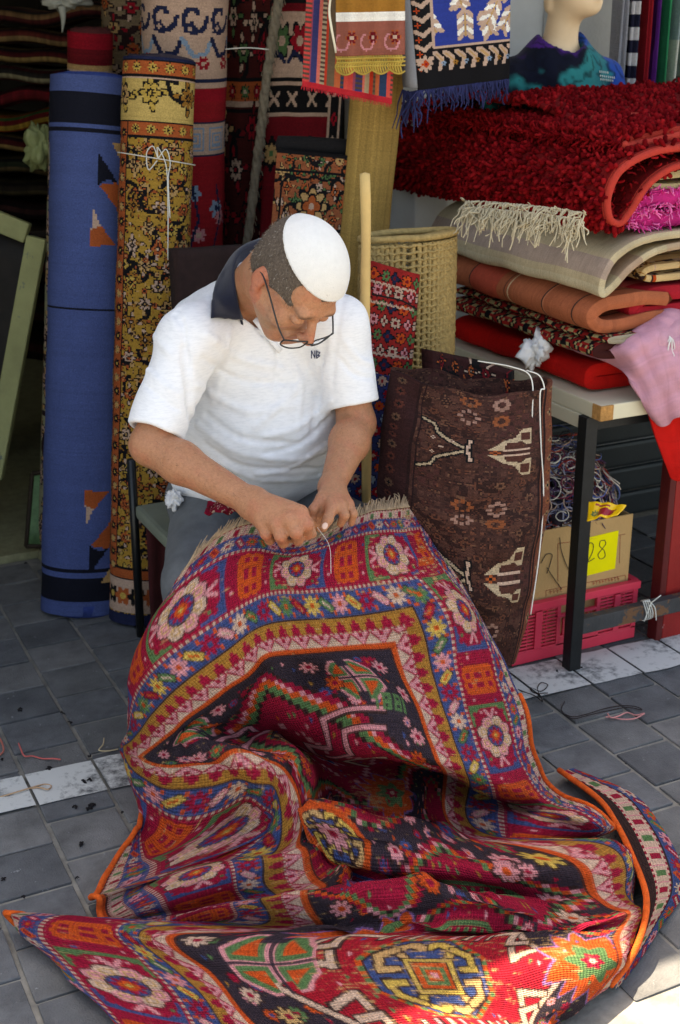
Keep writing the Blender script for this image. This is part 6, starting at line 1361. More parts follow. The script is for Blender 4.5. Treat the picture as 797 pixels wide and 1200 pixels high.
tassels('fringe', [q+np.array([.02, .02, .012]) for q in tp], 80, .055, fw, cr, 13, .0021, down=(-.6, -.35, -.45), spread=.6)
# pink fluffy and beige fold by the shag
def tufts(name, pts, nrm, n, L_, rad, cols, parent, seed, droop=.3, curl=.6):
    rng = np.random.RandomState(seed); idx = rng.randint(len(pts), size=n); parts = []; cl = []
    for i in idx:
        p = pts[i]+rng.normal(size=3)*.004; d = nrm[i]+rng.normal(size=3)*.45+np.array([0, 0, -droop]); d /= np.linalg.norm(d); c_ = np.cross(d, rng.normal(size=3)); c_ /= np.linalg.norm(c_)+1e-9; l = L_*rng.uniform(.6, 1.3)
        V, Q, T = tube_arrays(np.array([p-d*.004, p+d*l*.35+c_*curl*l*.15, p+d*l*.7+c_*curl*l*.45, p+d*l*.85+c_*curl*l*.85]), np.array([.8, 1, 1, .78])*rad*rng.uniform(.7, 1.25), 5, cap=True); parts.append((V, Q, T)); cl.append(cols[rng.randint(len(cols))]*rng.uniform(.75, 1.25))
    o = link(name, multi_mesh(name, parts, colors=cl), col_mat('tuft_wool', .95, .0, .05, .1), parent); o['kind'] = 'stuff'; return o
def sample_loft(P, lo, hi, r0=0, r1=None):
    G = P[r0:r1, lo:hi]; nn = np.cross(np.gradient(G, axis=1), np.gradient(G, axis=0)); nn /= np.linalg.norm(nn, axis=-1, keepdims=True)+1e-9; return G.reshape(-1, 3), nn.reshape(-1, 3)
cv = plainc((196, 40, 120), .5, .5)
pk, PP = folded('folded_rug', [(2.7, 1.19), (2.3, 1.19), (2.10, 1.188), (2.055, 1.205), (2.10, 1.235), (2.3, 1.238), (2.7, 1.24)], .036, 2.575, 2.95, cv.finish(.1, seed=8), 'fluffy magenta rug tucked beside the fold of the red shaggy rug', 'rug', seed=10)
q, nq = sample_loft(PP, 0, 46, 0, 40); tufts('fluff', q, -nq, 2600, .016, .0016, [lin((214, 60, 140)), lin((226, 110, 170)), lin((190, 30, 110))], pk, 3, .1, .5)
q2 = np.concatenate([PP[0, :46], PP[0, 47:93]]); tufts('fluff', q2, np.tile([0, -1., 0], (len(q2), 1)), 500, .02, .0016, [lin((214, 60, 140)), lin((226, 110, 170))], pk, 4, .2)
cv = plainc((196, 176, 132), .5, .5)
folded('folded_cloth', [(2.7, 1.258), (2.3, 1.257), (2.12, 1.262), (2.095, 1.273), (2.12, 1.285), (2.3, 1.288), (2.7, 1.29)], .016, 2.585, 2.95, cv.finish(.05, seed=9), 'plain beige cloth folded on top of the fluffy magenta rug', 'cloth', seed=11)
# red shaggy rug, loosely folded
SH = [lin((112, 10, 16)), lin((128, 14, 20)), lin((96, 8, 14)), lin((140, 22, 26))]
cv = plainc((122, 16, 18), .9, 1.2, .008)
sr, PR = folded('shaggy_rug', [(2.9, 1.305), (2.5, 1.315), (2.2, 1.318), (2.08, 1.285), (2.015, 1.215), (1.985, 1.190), (1.955, 1.205), (1.948, 1.255), (1.985, 1.315), (2.08, 1.350), (2.25, 1.358), (2.5, 1.362), (2.9, 1.366)], .022, 2.56, 3.66, cv.finish(.1, seed=10), 'deep red shaggy rug folded loosely on top of the stack', 'rug', seed=12, ns=60, edge=(160, 46, 36), mtl=textile_mat('carpet_pile'), sag=.02)
ns = 60; qa, na = sample_loft(PR, 0, ns); qb, nb_ = sample_loft(PR, ns+1, 2*ns+1)
cx = np.array([2.0, 0, 1.27])
outm = qb; 
def outward(q, n_): 
    return n_
# find which side of the fold is outside: away from the fold's inner space
inside = np.array([2.06, 3.0, 1.31])
sel = slice(None)
best = None
for Q_, N_ in ((qa, na), (qb, nb_)):
    ridge_ = Q_[np.argmin(Q_[:, 0])]
    if best is None or ridge_[0] < best[0]: best = (ridge_[0], Q_, N_)
_, Qo, No = best
cen_ = np.array([2.12, 0, 1.29]); sg = np.sign(((Qo-cen_)[:, [0, 2]]*No[:, [0, 2]]).sum(1)); No = No*sg[:, None]
m_ = (Qo[:, 0] < 2.75); tufts('shag', Qo[m_], No[m_], 8000, .017, .0056, SH, sr, 6, .35, .5)
Qi = qa if Qo is qb else qb; mi = (Qi[:, 1] < 2.72) & (Qi[:, 0] < 2.4); Qi2 = Qi[mi]; tufts('shag', Qi2+np.array([0, -.004, 0]), np.tile([0.2, -.3, .2], (len(Qi2), 1)), 500, .016, .003, SH, sr, 9, .1, .6)
# upper loose layer with its orange edge
cv = plainc((122, 16, 18), .7, 1.2, .01)
s2, P2 = folded('shaggy_layer', [(2.9, 1.402), (2.5, 1.400), (2.2, 1.392), (2.08, 1.382), (2.02, 1.372)], .018, 2.60, 3.62, cv.finish(.1, seed=11), 'loose upper fold', 'rug', seed=14, ns=40, edge=(160, 46, 36), mtl=textile_mat('carpet_pile'), drift=-.02)
for key_ in ('label', 'category'): del s2[key_]
for c_ in list(s2.children): c_.parent = sr; c_.matrix_parent_inverse = parent_world(sr).inverted()
bpy.data.objects.remove(s2)
qa, na = sample_loft(P2, 0, 40); qb, nb_ = sample_loft(P2, 41, 81); Qt, Nt = (qa, na) if qa[:, 2].mean() > qb[:, 2].mean() else (qb, nb_); Nt = Nt*np.sign(Nt[:, 2:3]); mt_ = Qt[:, 0] < 2.85; tufts('shag', Qt[mt_], Nt[mt_], 4600, .017, .0056, SH, sr, 7, .2, .5)
E1 = P2[:, 40] ; tufts('shag', E1, np.tile([-1, 0, .1], (len(E1), 1)), 500, .022, .0034, SH, sr, 8, .5, .9)
cm2 = mat('orange_red_binding', (176, 52, 40), .9, var=.12, scale=50, bump=.5, bscale=300)
Pm = np.array([P2[0, j] for j in range(0, 41)]); tube('binding', Pm+[0, -.004, -.004], .010, cm2, sr, 8)
Pm = np.array([(PR[0, j]+PR[0, 2*ns-j])/2 for j in range(0, ns)]); tube('binding', Pm+[0, -.006, 0], .009, cm2, sr, 8)
# back hump of the shag
hf_ = crom([(2.0, 3.45, 1.42), (2.2, 3.3, 1.455), (2.4, 3.15, 1.455), (2.65, 3.0, 1.44)], 30)
cv = plainc((122, 16, 18), .5, .8, .012); PH = quad_grid((1.97, 3.60, 1.38), (2.95, 3.5, 1.40), (2.06, 2.86, 1.40), (2.95, 2.76, 1.41), 40, 50); PH[..., 2] += .05*np.sin(np.linspace(0, 3.14, 40))[:, None]**.8+.006*vnoise(PH, .2, 8, 2)
cH = np.tile(lin((122, 16, 18)), (39, 49, 1)); sheet('loose_fold', PH, cH, textile_mat('carpet_pile'), sr, .012, (1, .7))
nn = np.cross(np.gradient(PH, axis=1), np.gradient(PH, axis=0)); nn /= np.linalg.norm(nn, axis=-1, keepdims=True); nn *= np.sign(nn[..., 2:3]); tufts('shag', PH.reshape(-1, 3), nn.reshape(-1, 3), 4600, .017, .0056, SH, sr, 17, .1, .5)
tube('binding', PH[-1, 2:26]+[0, -.003, .004], .010, cm2, sr, 8)
# pink cloth over the front edge, and the scarlet one under it
def drape(name, pts_rows, R, Cn, rgb, label, seed, thick=.006, wave=.006, cat='cloth', stripes=None):
    Pc = np.array(pts_rows, float); P = bilerp(Pc, R, Cn); P += wave*vnoise(P, .10, seed, 2)[..., None]*np.array([-.5, -.8, .3])
    c = np.tile(lin(rgb), (R-1, Cn-1, 1)); rng = np.random.RandomState(seed); c = c*(1+.02*rng.normal(size=(R-1, 1, 1)))*(1+.015*rng.normal(size=(1, Cn-1, 1)))
    o = sheet(name, P, np.clip(c, 0, 1), textile_mat('flat_weave'), None, thick, (.5, .6)); return tag(o, label, cat), P
rows = [[pz(648, 400, .840), pz(705, 388, .842), py_(752, 372, 2.62), py_(797, 352, 2.62), py_(850, 350, 2.62)],
        [pz(674, 411, .839), py_(724, 404, 2.55), py_(760, 385, 2.52), py_(797, 378, 2.52), py_(850, 376, 2.52)],
        [pz(722, 428, .830), py_(742, 424, 2.50), py_(765, 412, 2.49), py_(797, 406, 2.48), py_(850, 404, 2.48)],
        [py_(742, 452, 2.498), py_(758, 452, 2.485), py_(775, 446, 2.48), py_(797, 440, 2.47), py_(850, 440, 2.47)],
        [py_(758, 480, 2.495), py_(768, 486, 2.48), py_(780, 482, 2.475), py_(797, 474, 2.465), py_(850, 470, 2.465)],
        [py_(766, 492, 2.50), py_(776, 499, 2.485), py_(785, 496, 2.48), py_(797, 488, 2.47), py_(850, 486, 2.47)]]
drape('draped_cloth', rows, 70, 60, (206, 150, 166), 'pale pink woven cloth draped over the table front beside the red one', 61, .008, .012)
# soft pink bunch on top of it
rows = [[py_(742, 392, 2.56), py_(760, 376, 2.58), py_(797, 360, 2.60), py_(850, 350, 2.6)], [py_(736, 404, 2.52), py_(765, 386, 2.53), py_(797, 374, 2.54), py_(850, 366, 2.54)], [py_(748, 424, 2.495), py_(772, 408, 2.49), py_(797, 396, 2.49), py_(850, 390, 2.49)], [py_(768, 428, 2.505), py_(785, 418, 2.50), py_(800, 408, 2.50), py_(850, 400, 2.5)]]
d2, PD = drape('pink_scarf', rows, 40, 50, (210, 156, 170), 'soft pink scarf bunched on the draped pink cloth, with a white tassel', 63, .012, .012, 'scarf')
tassels('tassel', np.array([py_(785, 394, 2.478), py_(787, 396, 2.478), py_(789, 398, 2.478)]), 6, .085, mat('white_tassel', (226, 224, 220), .8, bump=0), d2, 5, .0016, spread=.15)
rows = [[py_(755, 462, 2.508), py_(775, 460, 2.505), py_(800, 456, 2.50), py_(850, 450, 2.50)], [py_(764, 500, 2.506), py_(778, 502, 2.50), py_(800, 500, 2.495), py_(850, 500, 2.495)], [py_(776, 535, 2.506), py_(786, 540, 2.50), py_(802, 540, 2.495), py_(850, 540, 2.495)], [py_(786, 560, 2.508), py_(793, 563, 2.504), py_(804, 562, 2.50), py_(850, 560, 2.5)]]
drape('draped_cloth', rows, 50, 40, (206, 26, 22), 'scarlet knitted cloth hanging over the table front under the pink cloth', 65, .008, .005)
# crumpled white bag on the table edge
crumple('plastic_bag', px_(628, 411, 1.94), .045, 71, mat('white_film', (226, 226, 226), .35, var=.05, bump=.4, bscale=60, spec=.5), None, (.85, .85, 1.1)); tag(bpy.data.objects['plastic_bag'], 'crumpled white plastic bag on the table edge above the brown rug', 'bag')

# ------------------------------------------------------------------ under the table: crate, carton, yarn
m_pink = mat('pink_plastic', (222, 58, 82), .45, var=.10, scale=8, bump=.05, spec=.4, wear=((186, 110, 116), .28, 30))
cx0, cx1, cy0, cy1, ch = 1.815, 2.225, 2.648, 2.93, .178
crt = empty('plastic_crate', ((cx0+cx1)/2, (cy0+cy1)/2, 0), 'pink plastic crate with slotted sides under the table', 'crate')
box('floor_panel', (cx0+.01, cy0+.01, .004), (cx1-.01, cy1-.01, .014), m_pink, crt, .002)
def crate_side(a, b, inw):
    a, b = Vector(a), Vector(b); d = (b-a); L_ = d.length; d.normalize(); n = Vector(inw); bm = bmesh.new()
    M = Matrix(((d.x, n.x, 0, a.x), (d.y, n.y, 0, a.y), (0, 0, 1, 0), (0, 0, 0, 1)))
    def B(u0, u1, z0, z1, t0=0, t1=.012): box_bm(bm, (u0, t0, z0), (u1, t1, z1), .0015, M)
    B(0, L_, .003, .034); B(-.003, L_+.003, .156, ch, -.006, .014); B(0, .016, .034, .156); B(L_-.016, L_, .034, .156); B(L_*.34, L_*.34+.012, .034, .156); B(L_*.66, L_*.66+.012, .034, .156); B(L_*.34, L_*.66, .118, .126, -.002, .010); B(0, L_, .034, .040); B(L_*.36, L_*.66, .034, .062)
    for s0, s1 in ((.016, L_*.34), (L_*.66+.012, L_-.016)):
        w = s1-s0; B(s0+w*.42, s0+w*.60, .040, .150, -.003, .010)
        for g in range(11): 
            z = .044+g*.0102; B(s0, s0+w*.42, z, z+.0052, .002, .008); B(s0+w*.6, s1, z, z+.0052, .002, .008)
        for u in np.linspace(s0, s1, 5)[1:-1]: B(u-.002, u+.002, .040, .156, .004, .010)
    for g in range(9): u = L_*.36+g*(L_*.29/9); B(u, u+.006, .062, .112, .002, .008)
    return bm_mesh('side_panel', bm)
for a, b, n in (((cx0, cy0), (cx1, cy0), (0, 1)), ((cx0, cy1), (cx1, cy1), (0, -1)), ((cx0, cy0+.014), (cx0, cy1-.014), (1, 0)), ((cx1, cy0+.014), (cx1, cy1-.014), (-1, 0))):
    link('side_panel', crate_side((*a, 0), (*b, 0), (*n, 0)), m_pink, crt)
m_card = mat('cardboard', (190, 152, 102), .85, var=.10, scale=7, bump=.2, bscale=160)
bx0, bx1, by0, by1, bz0, bz1 = 1.868, 2.205, 2.672, 2.90, .016, .372
cb_ = empty('cardboard_box', ((bx0+bx1)/2, (by0+by1)/2, bz0), 'open cardboard carton with a yellow number label standing in the pink crate', 'box')
for nm, lo, hi in (('front_wall', (bx0, by0, bz0), (bx1, by0+.005, bz1)), ('back_wall', (bx0, by1-.005, bz0), (bx1, by1, bz1)), ('side_wall', (bx0, by0+.005, bz0), (bx0+.005, by1-.005, bz1)), ('side_wall', (bx1-.005, by0+.005, bz0), (bx1, by1-.005, bz1-.004)), ('bottom', (bx0+.005, by0+.005, bz0), (bx1-.005, by1-.005, bz0+.005))): box(nm, lo, hi, m_card, cb_, .0012)
yc0, yc1 = py_(688, 630, by0)[0], py_(720, 672, by0)[0]; zc1, zc0 = py_(700, 626, by0)[2], py_(700, 672, by0)[2]
lab = link('number_label', grid_mesh('number_label', np.array([[[yc0, by0-.0015, zc0], [yc1, by0-.0015, zc0+.004]], [[yc0+.002, by0-.0015, zc1-.004], [yc1+.001, by0-.0025, zc1]]])), mat('yellow_paper', (246, 232, 20), .7, var=.04, bump=0), cb_)
mk2 = mat('marker_ink', (56, 52, 44), .7, var=.1, bump=0)
def ink(pts, name, rad=.0011, mt_=None, par=cb_): return tube(name, crom([py_(x, y, by0-.0028) for x, y in pts], 10*len(pts)), rad, mt_ or mk2, par, 5)
ink([(689, 640), (692, 636), (695.5, 639), (694, 648), (689, 658), (692, 657), (697, 654)], 'digit'); ink([(709, 633), (704, 634), (703, 640), (708, 645), (709, 652), (704, 655), (701, 650), (706, 643), (710, 637), (708.5, 633)], 'digit')
ink([(634, 660), (640, 650), (647, 650), (645, 660), (641, 672)], 'pen_mark'); ink([(641, 665), (648, 676), (658, 690)], 'pen_mark'); ink([(656, 630), (658, 645), (663, 660), (667, 668)], 'pen_mark')
mpr = mat('red_print', (168, 84, 62), .8, var=.2, bump=0)
for pts in ([(654, 681), (654, 637), (733, 626)], [(727, 627), (726, 660)], [(640, 692), (640, 699)], [(640, 692), (733, 674)], [(733, 674), (733, 680)]):
    P = [py_(x, y, by0-.0012) for x, y in pts]; tube('printed_frame', np.vstack([np.linspace(a, b, 6) for a, b in zip(P[:-1], P[1:])]), .0007, mpr, cb_, 4)
for i in range(11):
    x = 688+i*3.6
    if x < 695: continue
    y = 684.5-(x-690)*.19; ink([(x, y-2), (x+.6, y+2)], 'printed_letter', .0008, mpr); ink([(x, y-2+((i*7) % 3)*1.2), (x+2, y-1.6+((i*5) % 3))], 'printed_letter', .0008, mpr)
for i in range(4):
    x = 645+i*4; y = 694-i*.8; ink([(x, y-2), (x+.4, y+2)], 'printed_letter', .0008, mpr); ink([(x, y+((i*7) % 3)-1), (x+2.2, y-1)], 'printed_letter', .0008, mpr)
# yarn heap
rng = np.random.RandomState(12); parts, cl = [], []; YC = [(40, 40, 84), (110, 30, 60), (216, 210, 196), (150, 150, 170), (70, 90, 150), (150, 50, 40), (60, 30, 70), (190, 160, 140), (30, 30, 40), (90, 60, 50), (200, 190, 180), (50, 60, 110)]
c0 = np.array([(bx0+bx1)/2+.005, (by0+by1)/2-.01, .36])
for i in range(900):
    th, ph = rng.uniform(0, 6.28), rng.uniform(0, 1); rr = np.array([.158, .112, .225])*rng.uniform(.80, 1.04)
    d = np.array([math.cos(th)*math.sqrt(1-ph*ph), math.sin(th)*math.sqrt(1-ph*ph), ph]); p = c0+d*rr*np.array([1, 1, 1-.35*max(0, d[0])]); 
    if rng.rand() < .12: p[2] = .34+rng.rand()*.06
    pts = [p]; dr = np.cross(d, rng.normal(size=3)); dr /= np.linalg.norm(dr); cvx = rng.choice([-1, 1])*rng.uniform(.6, 1.8)
    for s_ in range(9):
        dr = dr+np.cross(d, dr)*.55*cvx+rng.normal(size=3)*.25; dr -= d*(dr@d)*.7; dr /= np.linalg.norm(dr); p = p+dr*.012; pts.append(p.copy()) if abs(p[0]-c0[0]) < .165 and (p[2] > .375 or abs(p[1]-c0[1]) < .1) else None
    (parts.append(tube_arrays(crom(pts, 20), .0017*rng.uniform(.7, 1.4), 4)), cl.append(lin(YC[rng.randint(len(YC))]))) if len(pts) > 2 else None
yh = link('yarn_heap', multi_mesh('yarn_heap', parts, colors=cl), col_mat('wool_yarn', .9, .3, .1, .1)); tag(yh, 'tangled heap of dark and white wool yarn ends filling the cardboard carton', 'yarn')
core = crumple('packed_core', c0+[0, 0, .03], .105, 81, mat('dark_wool', (40, 32, 44), .95, var=.4, scale=50, bump=.8), yh, (1.1, .75, 1.35))
# printed packet
cv = Canvas(.09, .06, .003, 'yell'); cv.a[:] = lin((236, 186, 20)); cv.poly([(.03, .02), (.075, .025), (.07, .05), (.03, .055)], 'red'); cv.line([(.02, .01), (.05, .012)], .006, 'red'); cv.star(.02, .04, .012, 'green', 'yell')
P = quad_grid(pf(690, 588, 3.02), pf(734, 592, 2.98), pf(688, 610, 2.96), pf(724, 604, 2.94), cv.nh+1, cv.nw+1, .004, 1.5, 3)
tag(sheet('printed_packet', P, cv.finish(.03), col_mat('printed_film', .4, 0, .5, .05), None, .003), 'yellow and red printed packet on the yarn in the carton', 'packet')
# red steel cabinet and dark red board under the table
m_redp = mat('chipped_red_paint', (150, 34, 32), .5, .1, var=.15, scale=9, bump=.15, wear=((198, 190, 184), .31, 34))
rc_ = empty('red_cabinet', (2.5, 2.8, 0), 'chipped red steel cabinet standing beside the crate under the table', 'cabinet')
box('front_panel', (2.285, 2.602, .004), (2.95, 2.622, .655), m_redp, rc_, .003); box('corner_post', (2.262, 2.600, .0), (2.283, 2.64, .655), mat('dark_red_paint', (92, 24, 24), .6, var=.2, wear=((150, 140, 140), .26, 40)), rc_, .003)
box('top_board', (2.262, 2.645, .63), (2.95, 3.3, .655), _M['dark_red_paint'], rc_, .003)
# cream pipe and wall foot behind the table leg
tag(tube('wall_pipe', [(2.11, 3.50, 0), (2.11, 3.50, .70)], .045, mat('cream_pipe', (206, 196, 160), .5, var=.06), seg=20), 'cream drain pipe standing against the wall behind the table', 'pipe')

# ------------------------------------------------------------------ mannequin and clothes
mq = empty('mannequin', (2.30, 3.42, 0), 'pale mannequin bust wearing a tie-dyed shirt behind the shaggy rug', 'mannequin')
mc_ = np.array([2.315, 3.30, 1.505])
f = Field(mc_-[.26, .2, .42], mc_+[.26, .2, .42], .006)
D_ = np.array([.01, 0, -.055]); f.cone(mc_+[0, .01, .03], mc_+D_+[-.01, -.015, .20], .052, .046, .02); f.ell(mc_+D_+[0, -.03, .27], (.062, .08, .09), .02); f.ell(mc_+D_+[.03, -.085, .225], (.03, .025, .025), .03); f.ell(mc_+D_+[-.062, -.005, .235], (.008, .018, .03), .01); f.cone(mc_+D_+[.03, -.10, .262], mc_+D_+[.03, -.112, .25], .010, .012, .015); f.cone(mc_+D_+[.01, -.10, .238], mc_+D_+[.05, -.10, .238], .008, .008, .01); f.ell(mc_+[0, 0, -.12], (.13, .08, .2), .03)
link('body_form', f.mesh('body_form', 2)[0], mat('pale_mannequin_skin', (226, 196, 158), .45, var=.04, bump=0, spec=.4), mq)
f = Field(mc_-[.32, .22, .44], mc_+[.32, .22, .18], .006)
f.ell(mc_+[0, 0, -.14], (.168, .105, .26), .03); f.cone(mc_+[0, 0, .02], mc_+[-.165, .01, -.03], .062, .055, .03); f.cone(mc_+[0, 0, .02], mc_+[.165, .01, -.03], .062, .055, .03); f.cone(mc_+[-.165, .01, -.03], mc_+[-.225, -.02, -.19], .058, .062, .02); f.cone(mc_+[.165, .01, -.03], mc_+[.225, -.02, -.19], .058, .062, .02)
f.cone(mc_+[0, -.005, .04], mc_+[-.01, -.03, .16], .058, .075, .004, 's'); f.noise(.08, .002, 3)
sm, sv, sq = f.mesh('tie_dye_shirt', 2); D = sv-(mc_+np.array([.05, -.12, .06])); R = np.hypot(D[:, 0], D[:, 2]); th = np.arctan2(D[:, 2], D[:, 0]); ph = th*1.0+R*7+.35*vnoise(sv, .09, 6, 3)
c = np.zeros((len(sv), 4)); c[:, 3] = 1; pal = [lin((12, 110, 116)), lin((24, 70, 150)), lin((20, 30, 60)), lin((70, 30, 110)), lin((14, 18, 34)), lin((20, 120, 120))]; tt = (ph/6.2832*5+D[:, 0]*4) % 6; i0 = tt.astype(int) % 6; fr = np.clip(((tt % 1)-.5)*3+.5, 0, 1)[:, None]; pa = np.array(pal); c[:, :3] = pa[i0]*(1-fr)+pa[(i0+1) % 6]*fr
dk = np.clip(np.sin(ph*11+vnoise(sv, .05, 8, 2))*1.6-.6, 0, 1)[:, None]*.75; c[:, :3] = c[:, :3]*(1-dk)+lin((10, 12, 24))*dk
set_attr(sm, 'Col', 'FLOAT_COLOR', 'POINT', c); ts = link('tie_dye_shirt', sm, col_mat('cotton_jersey', .9, .1, .1, .08), mq)
# printed words on the chest: small white block letters
P0 = [py_(706, 82, 3.20), py_(722, 94, 3.20)]
for r_, (w_, y_) in enumerate(((5, 84), (8, 89), (7, 93))):
    for i in range(w_):
        a = py_(703+i*2.3+r_*.6, y_+i*.3-1.2, 3.196+.0); b = py_(703+i*2.3+r_*.6+.3, y_+i*.3+1.2, 3.196); link('printed_letter', multi_mesh('printed_letter', [tube_arrays(np.array([a, b]), .0014, 4)]), mst, ts)
tube('stand_pole', [(2.305, 3.34, 0), (2.305, 3.32, 1.1)], .016, m_blk, mq, 10); box('stand_base', (2.20, 3.31, 0), (2.42, 3.39, .02), m_blk, mq, .004)
def garment(x, y, w, z1, z0, cols, label, seed, cat='garment', stripes=None):
    R, Cn = 60, 40; P = np.zeros((R, Cn, 3)); v = np.linspace(0, 1, R)[:, None]; u = np.linspace(0, 1, Cn)[None]
    P[..., 0] = x+(u-.5)*w*(1+.2*v); P[..., 2] = z1+(z0-z1)*v; P[..., 1] = y+.10*(u-.5)+.022*np.sin(u*9+seed+v)+.010*np.sin(u*21+seed*2+v*2)
    c = np.tile(lin(cols[0]), (R-1, Cn-1, 1))
    if stripes:
        for i in range(R-1): c[i] = lin(cols[int(i/stripes) % len(cols)])
    return tag(sheet('hanging_garment', P, c, textile_mat('flat_weave'), None, .004, (w, z1-z0)), label, cat, 'garments hung on the wall rail')
gx = lambda px: py_(px, 50, 3.56)[0]
for i, (px, wd, cols, st_, lb) in enumerate([(712, 10, [(150, 150, 156)], None, 'grey garment hanging next to the striped one'), (725, 16, [(30, 30, 50), (200, 196, 196)], 2, 'navy and white striped garment hanging on the rail'), (737, 9, [(150, 26, 36)], None, 'dark red garment hanging between striped and purple ones'), (746, 12, [(84, 30, 110)], None, 'purple garment hanging beside the green one'), (757, 13, [(30, 130, 84)], None, 'green garment hanging beside the purple one'), (773, 20, [(206, 206, 190), (150, 170, 170)], 9, 'white garment with pale blue bands hanging on the rail'), (789, 12, [(150, 170, 160), (90, 100, 90)], 6, 'sage green banded garment hanging on the rail'), (802, 16, [(190, 40, 60), (220, 190, 190)], 3, 'red garment with pale marks hanging at the end of the rail')]):
    garment(gx(px), 3.50, wd/1540*3.75*1.25, 2.25, 1.15, cols, lb, i, stripes=st_)
gr = tube('garment_rail', [(2.55, 3.50, 2.27), (3.6, 3.50, 2.27)], .012, _M['rail_steel']); tag(gr, 'steel rail above the hanging garments', 'rail')
for x in (2.57, 3.58): link('bracket', multi_mesh('bracket', [tube_arrays([(x, 3.5, 2.27), (x, 3.775, 2.27)], .008, 6)]), _M['rail_steel'], gr)
crm = box('wall_mirror_edge', (2.58, 3.70, 1.1), (2.63, 3.776, 2.4), mat('pale_grey_trim', (186, 188, 188), .5, var=.05, bump=0), aw, .004)

# ------------------------------------------------------------------ his chair
ch_ = empty('chair', (1.12, 2.95, 0), 'black steel chair with dark brown upholstered back under the seated person', 'chair')
m_uph = mat('dark_brown_fabric', (44, 28, 26), .95, var=.25, scale=50, bump=.5)
m_bl2 = mat('black_tube', (18, 20, 22), .35, .2, var=.05, bump=0, spec=.5)
pr0 = gp = pz(165, 745, 0)
for p in ((pr0[0], pr0[1]), (1.36, 3.22)): tube('leg', [(p[0], p[1], 0), (p[0], p[1]-.004, .25), (p[0], p[1]-.008, .53)], .012, m_bl2, ch_, 10)
for p in ((pr0[0]-.015, 2.80), (1.36, 2.80)): tube('leg', [(p[0], p[1], 0), (p[0], p[1], .385)], .012, m_bl2, ch_, 10)
box('seat', (.955, 2.74, .388), (1.40, 3.20, .425), mat('grey_green_vinyl', (112, 118, 104), .6, var=.1), ch_, .012)
P = quad_grid(pf(203, 292, 3.42), pf(300, 286, 3.55), pf(212, 520, 3.40), pf(300, 520, 3.5), 24, 24, .006, 1, 4); sheet('backrest', P, None, m_uph, ch_, .05)
sheet('seat_skirt', quad_grid((pr0[0]+.012, 3.21, .385), (1.34, 3.21, .385), (pr0[0]+.012, 3.215, .03), (1.34, 3.215, .03), 20, 30, .008, 4, 5), None, mat('maroon_cloth', (62, 20, 22), .95, var=.2, bump=.4), ch_, .006)
# white cloth and red cloth scrap at his hip
crumple('white_rag', pf(204, 584, 2.92), .024, 91, mat('white_rag_cotton', (214, 214, 216), .9, var=.05, bump=.3), None, (.8, 1, 1)); tag(bpy.data.objects['white_rag'], 'white rag end showing beside the seated person\'s hip', 'rag')
cv = Canvas(.12, .06, .003, 'crim'); floral(cv, .03, ['pink', 'cream', 'crim'], 'dred', 4); PZ = quad_grid(pf(244, 588, 2.70), pf(286, 586, 2.70), pf(240, 602, 2.66), pf(284, 600, 2.66), cv.nh+1, cv.nw+1, .004, 2, 2)
tag(sheet('patterned_scrap', PZ, cv.finish(.1), textile_mat('flat_weave'), None, .004), 'crimson patterned cloth scrap on the grey trousers', 'cloth')

# ------------------------------------------------------------------ inside the shop, left
def pile(px, py0, w, h, F, cols, label, seed, group='folded rugs piled inside the shop'):
    c = pf(px, py0, F); R, Cn = 14, 60; V = []; a = np.linspace(0, np.pi*2, 28, endpoint=False); u = np.linspace(-1, 1, Cn)
    P = np.zeros((Cn, 28, 3)); wob = .012*np.sin(u*3+seed)+.008*np.sin(u*7+seed*2)
    for i in range(Cn):
        k = 1-.25*abs(u[i])**6; P[i] = c+_rt*(u[i]*w/2)+np.outer(np.sign(np.sin(a))*np.abs(np.sin(a))**.6*h/2*k, [0, 0, 1])+np.outer(np.sign(np.cos(a))*np.abs(np.cos(a))**.5*.22, _hd)+np.array([0, 0, wob[i]])
    cc = np.zeros((Cn-1, 28, 3)); rng = np.random.RandomState(seed)
    for j in range(28): cc[:, j] = lin(cols[(j//2) % len(cols)])*rng.uniform(.4, .8)
    cc *= rng.uniform(.7, 1.2, (Cn-1, 1, 1)); uv = P.copy()
    return tag(link('folded_rug', grid_mesh('folded_rug', P, cc, uv, closed_u=True), textile_mat('flat_weave')), label, 'rug', group)
y = 242; specs = [((70, 40, 36), (40, 26, 24)), ((60, 50, 40), (90, 76, 50), (40, 30, 24)), ((50, 56, 40), (110, 90, 60), (34, 28, 24)), ((96, 30, 30), (150, 120, 70), (50, 22, 24)), ((200, 90, 40), (60, 110, 50), (120, 30, 30), (190, 150, 60)), ((120, 26, 34), (110, 24, 30), (60, 16, 20)), ((40, 36, 34), (150, 140, 110), (96, 26, 30)), ((90, 24, 28), (160, 130, 80), (50, 36, 34)), ((100, 40, 34), (150, 120, 80), (60, 28, 26)), ((120, 90, 60), (80, 30, 30), (40, 30, 30))]
names = ['dark brown', 'brown and olive', 'olive and dark', 'dull red and gold striped', 'orange, green and red', 'plain crimson', 'dark, cream and red striped', 'red and straw striped', 'rusty red striped', 'tan and red striped']
for i, s_ in enumerate(specs):
    pile(50, y, .62, .055, 5.0, s_, names[i]+' rug folded in the pile inside the dark shop', 40+i); y -= 27 if i < 3 else 24
shf = empty('shelf', tuple(pf(50, 262, 5.0)*np.array([1, 1, 0])), 'dark wooden shelf carrying the pile of folded rugs inside the shop', 'shelf'); zc = pf(50, 258, 5.0)
mw = mat('dark_wood', (50, 38, 28), .7, var=.2); c_ = pf(50, 258, 5.0)
Msh = Matrix.Translation(Vector(c_)) @ Matrix.Rotation(-YAW, 4, 'Z'); box('board', (-.42, -.26, -.025), (.42, .3, -.001), mw, shf, .004, Msh)
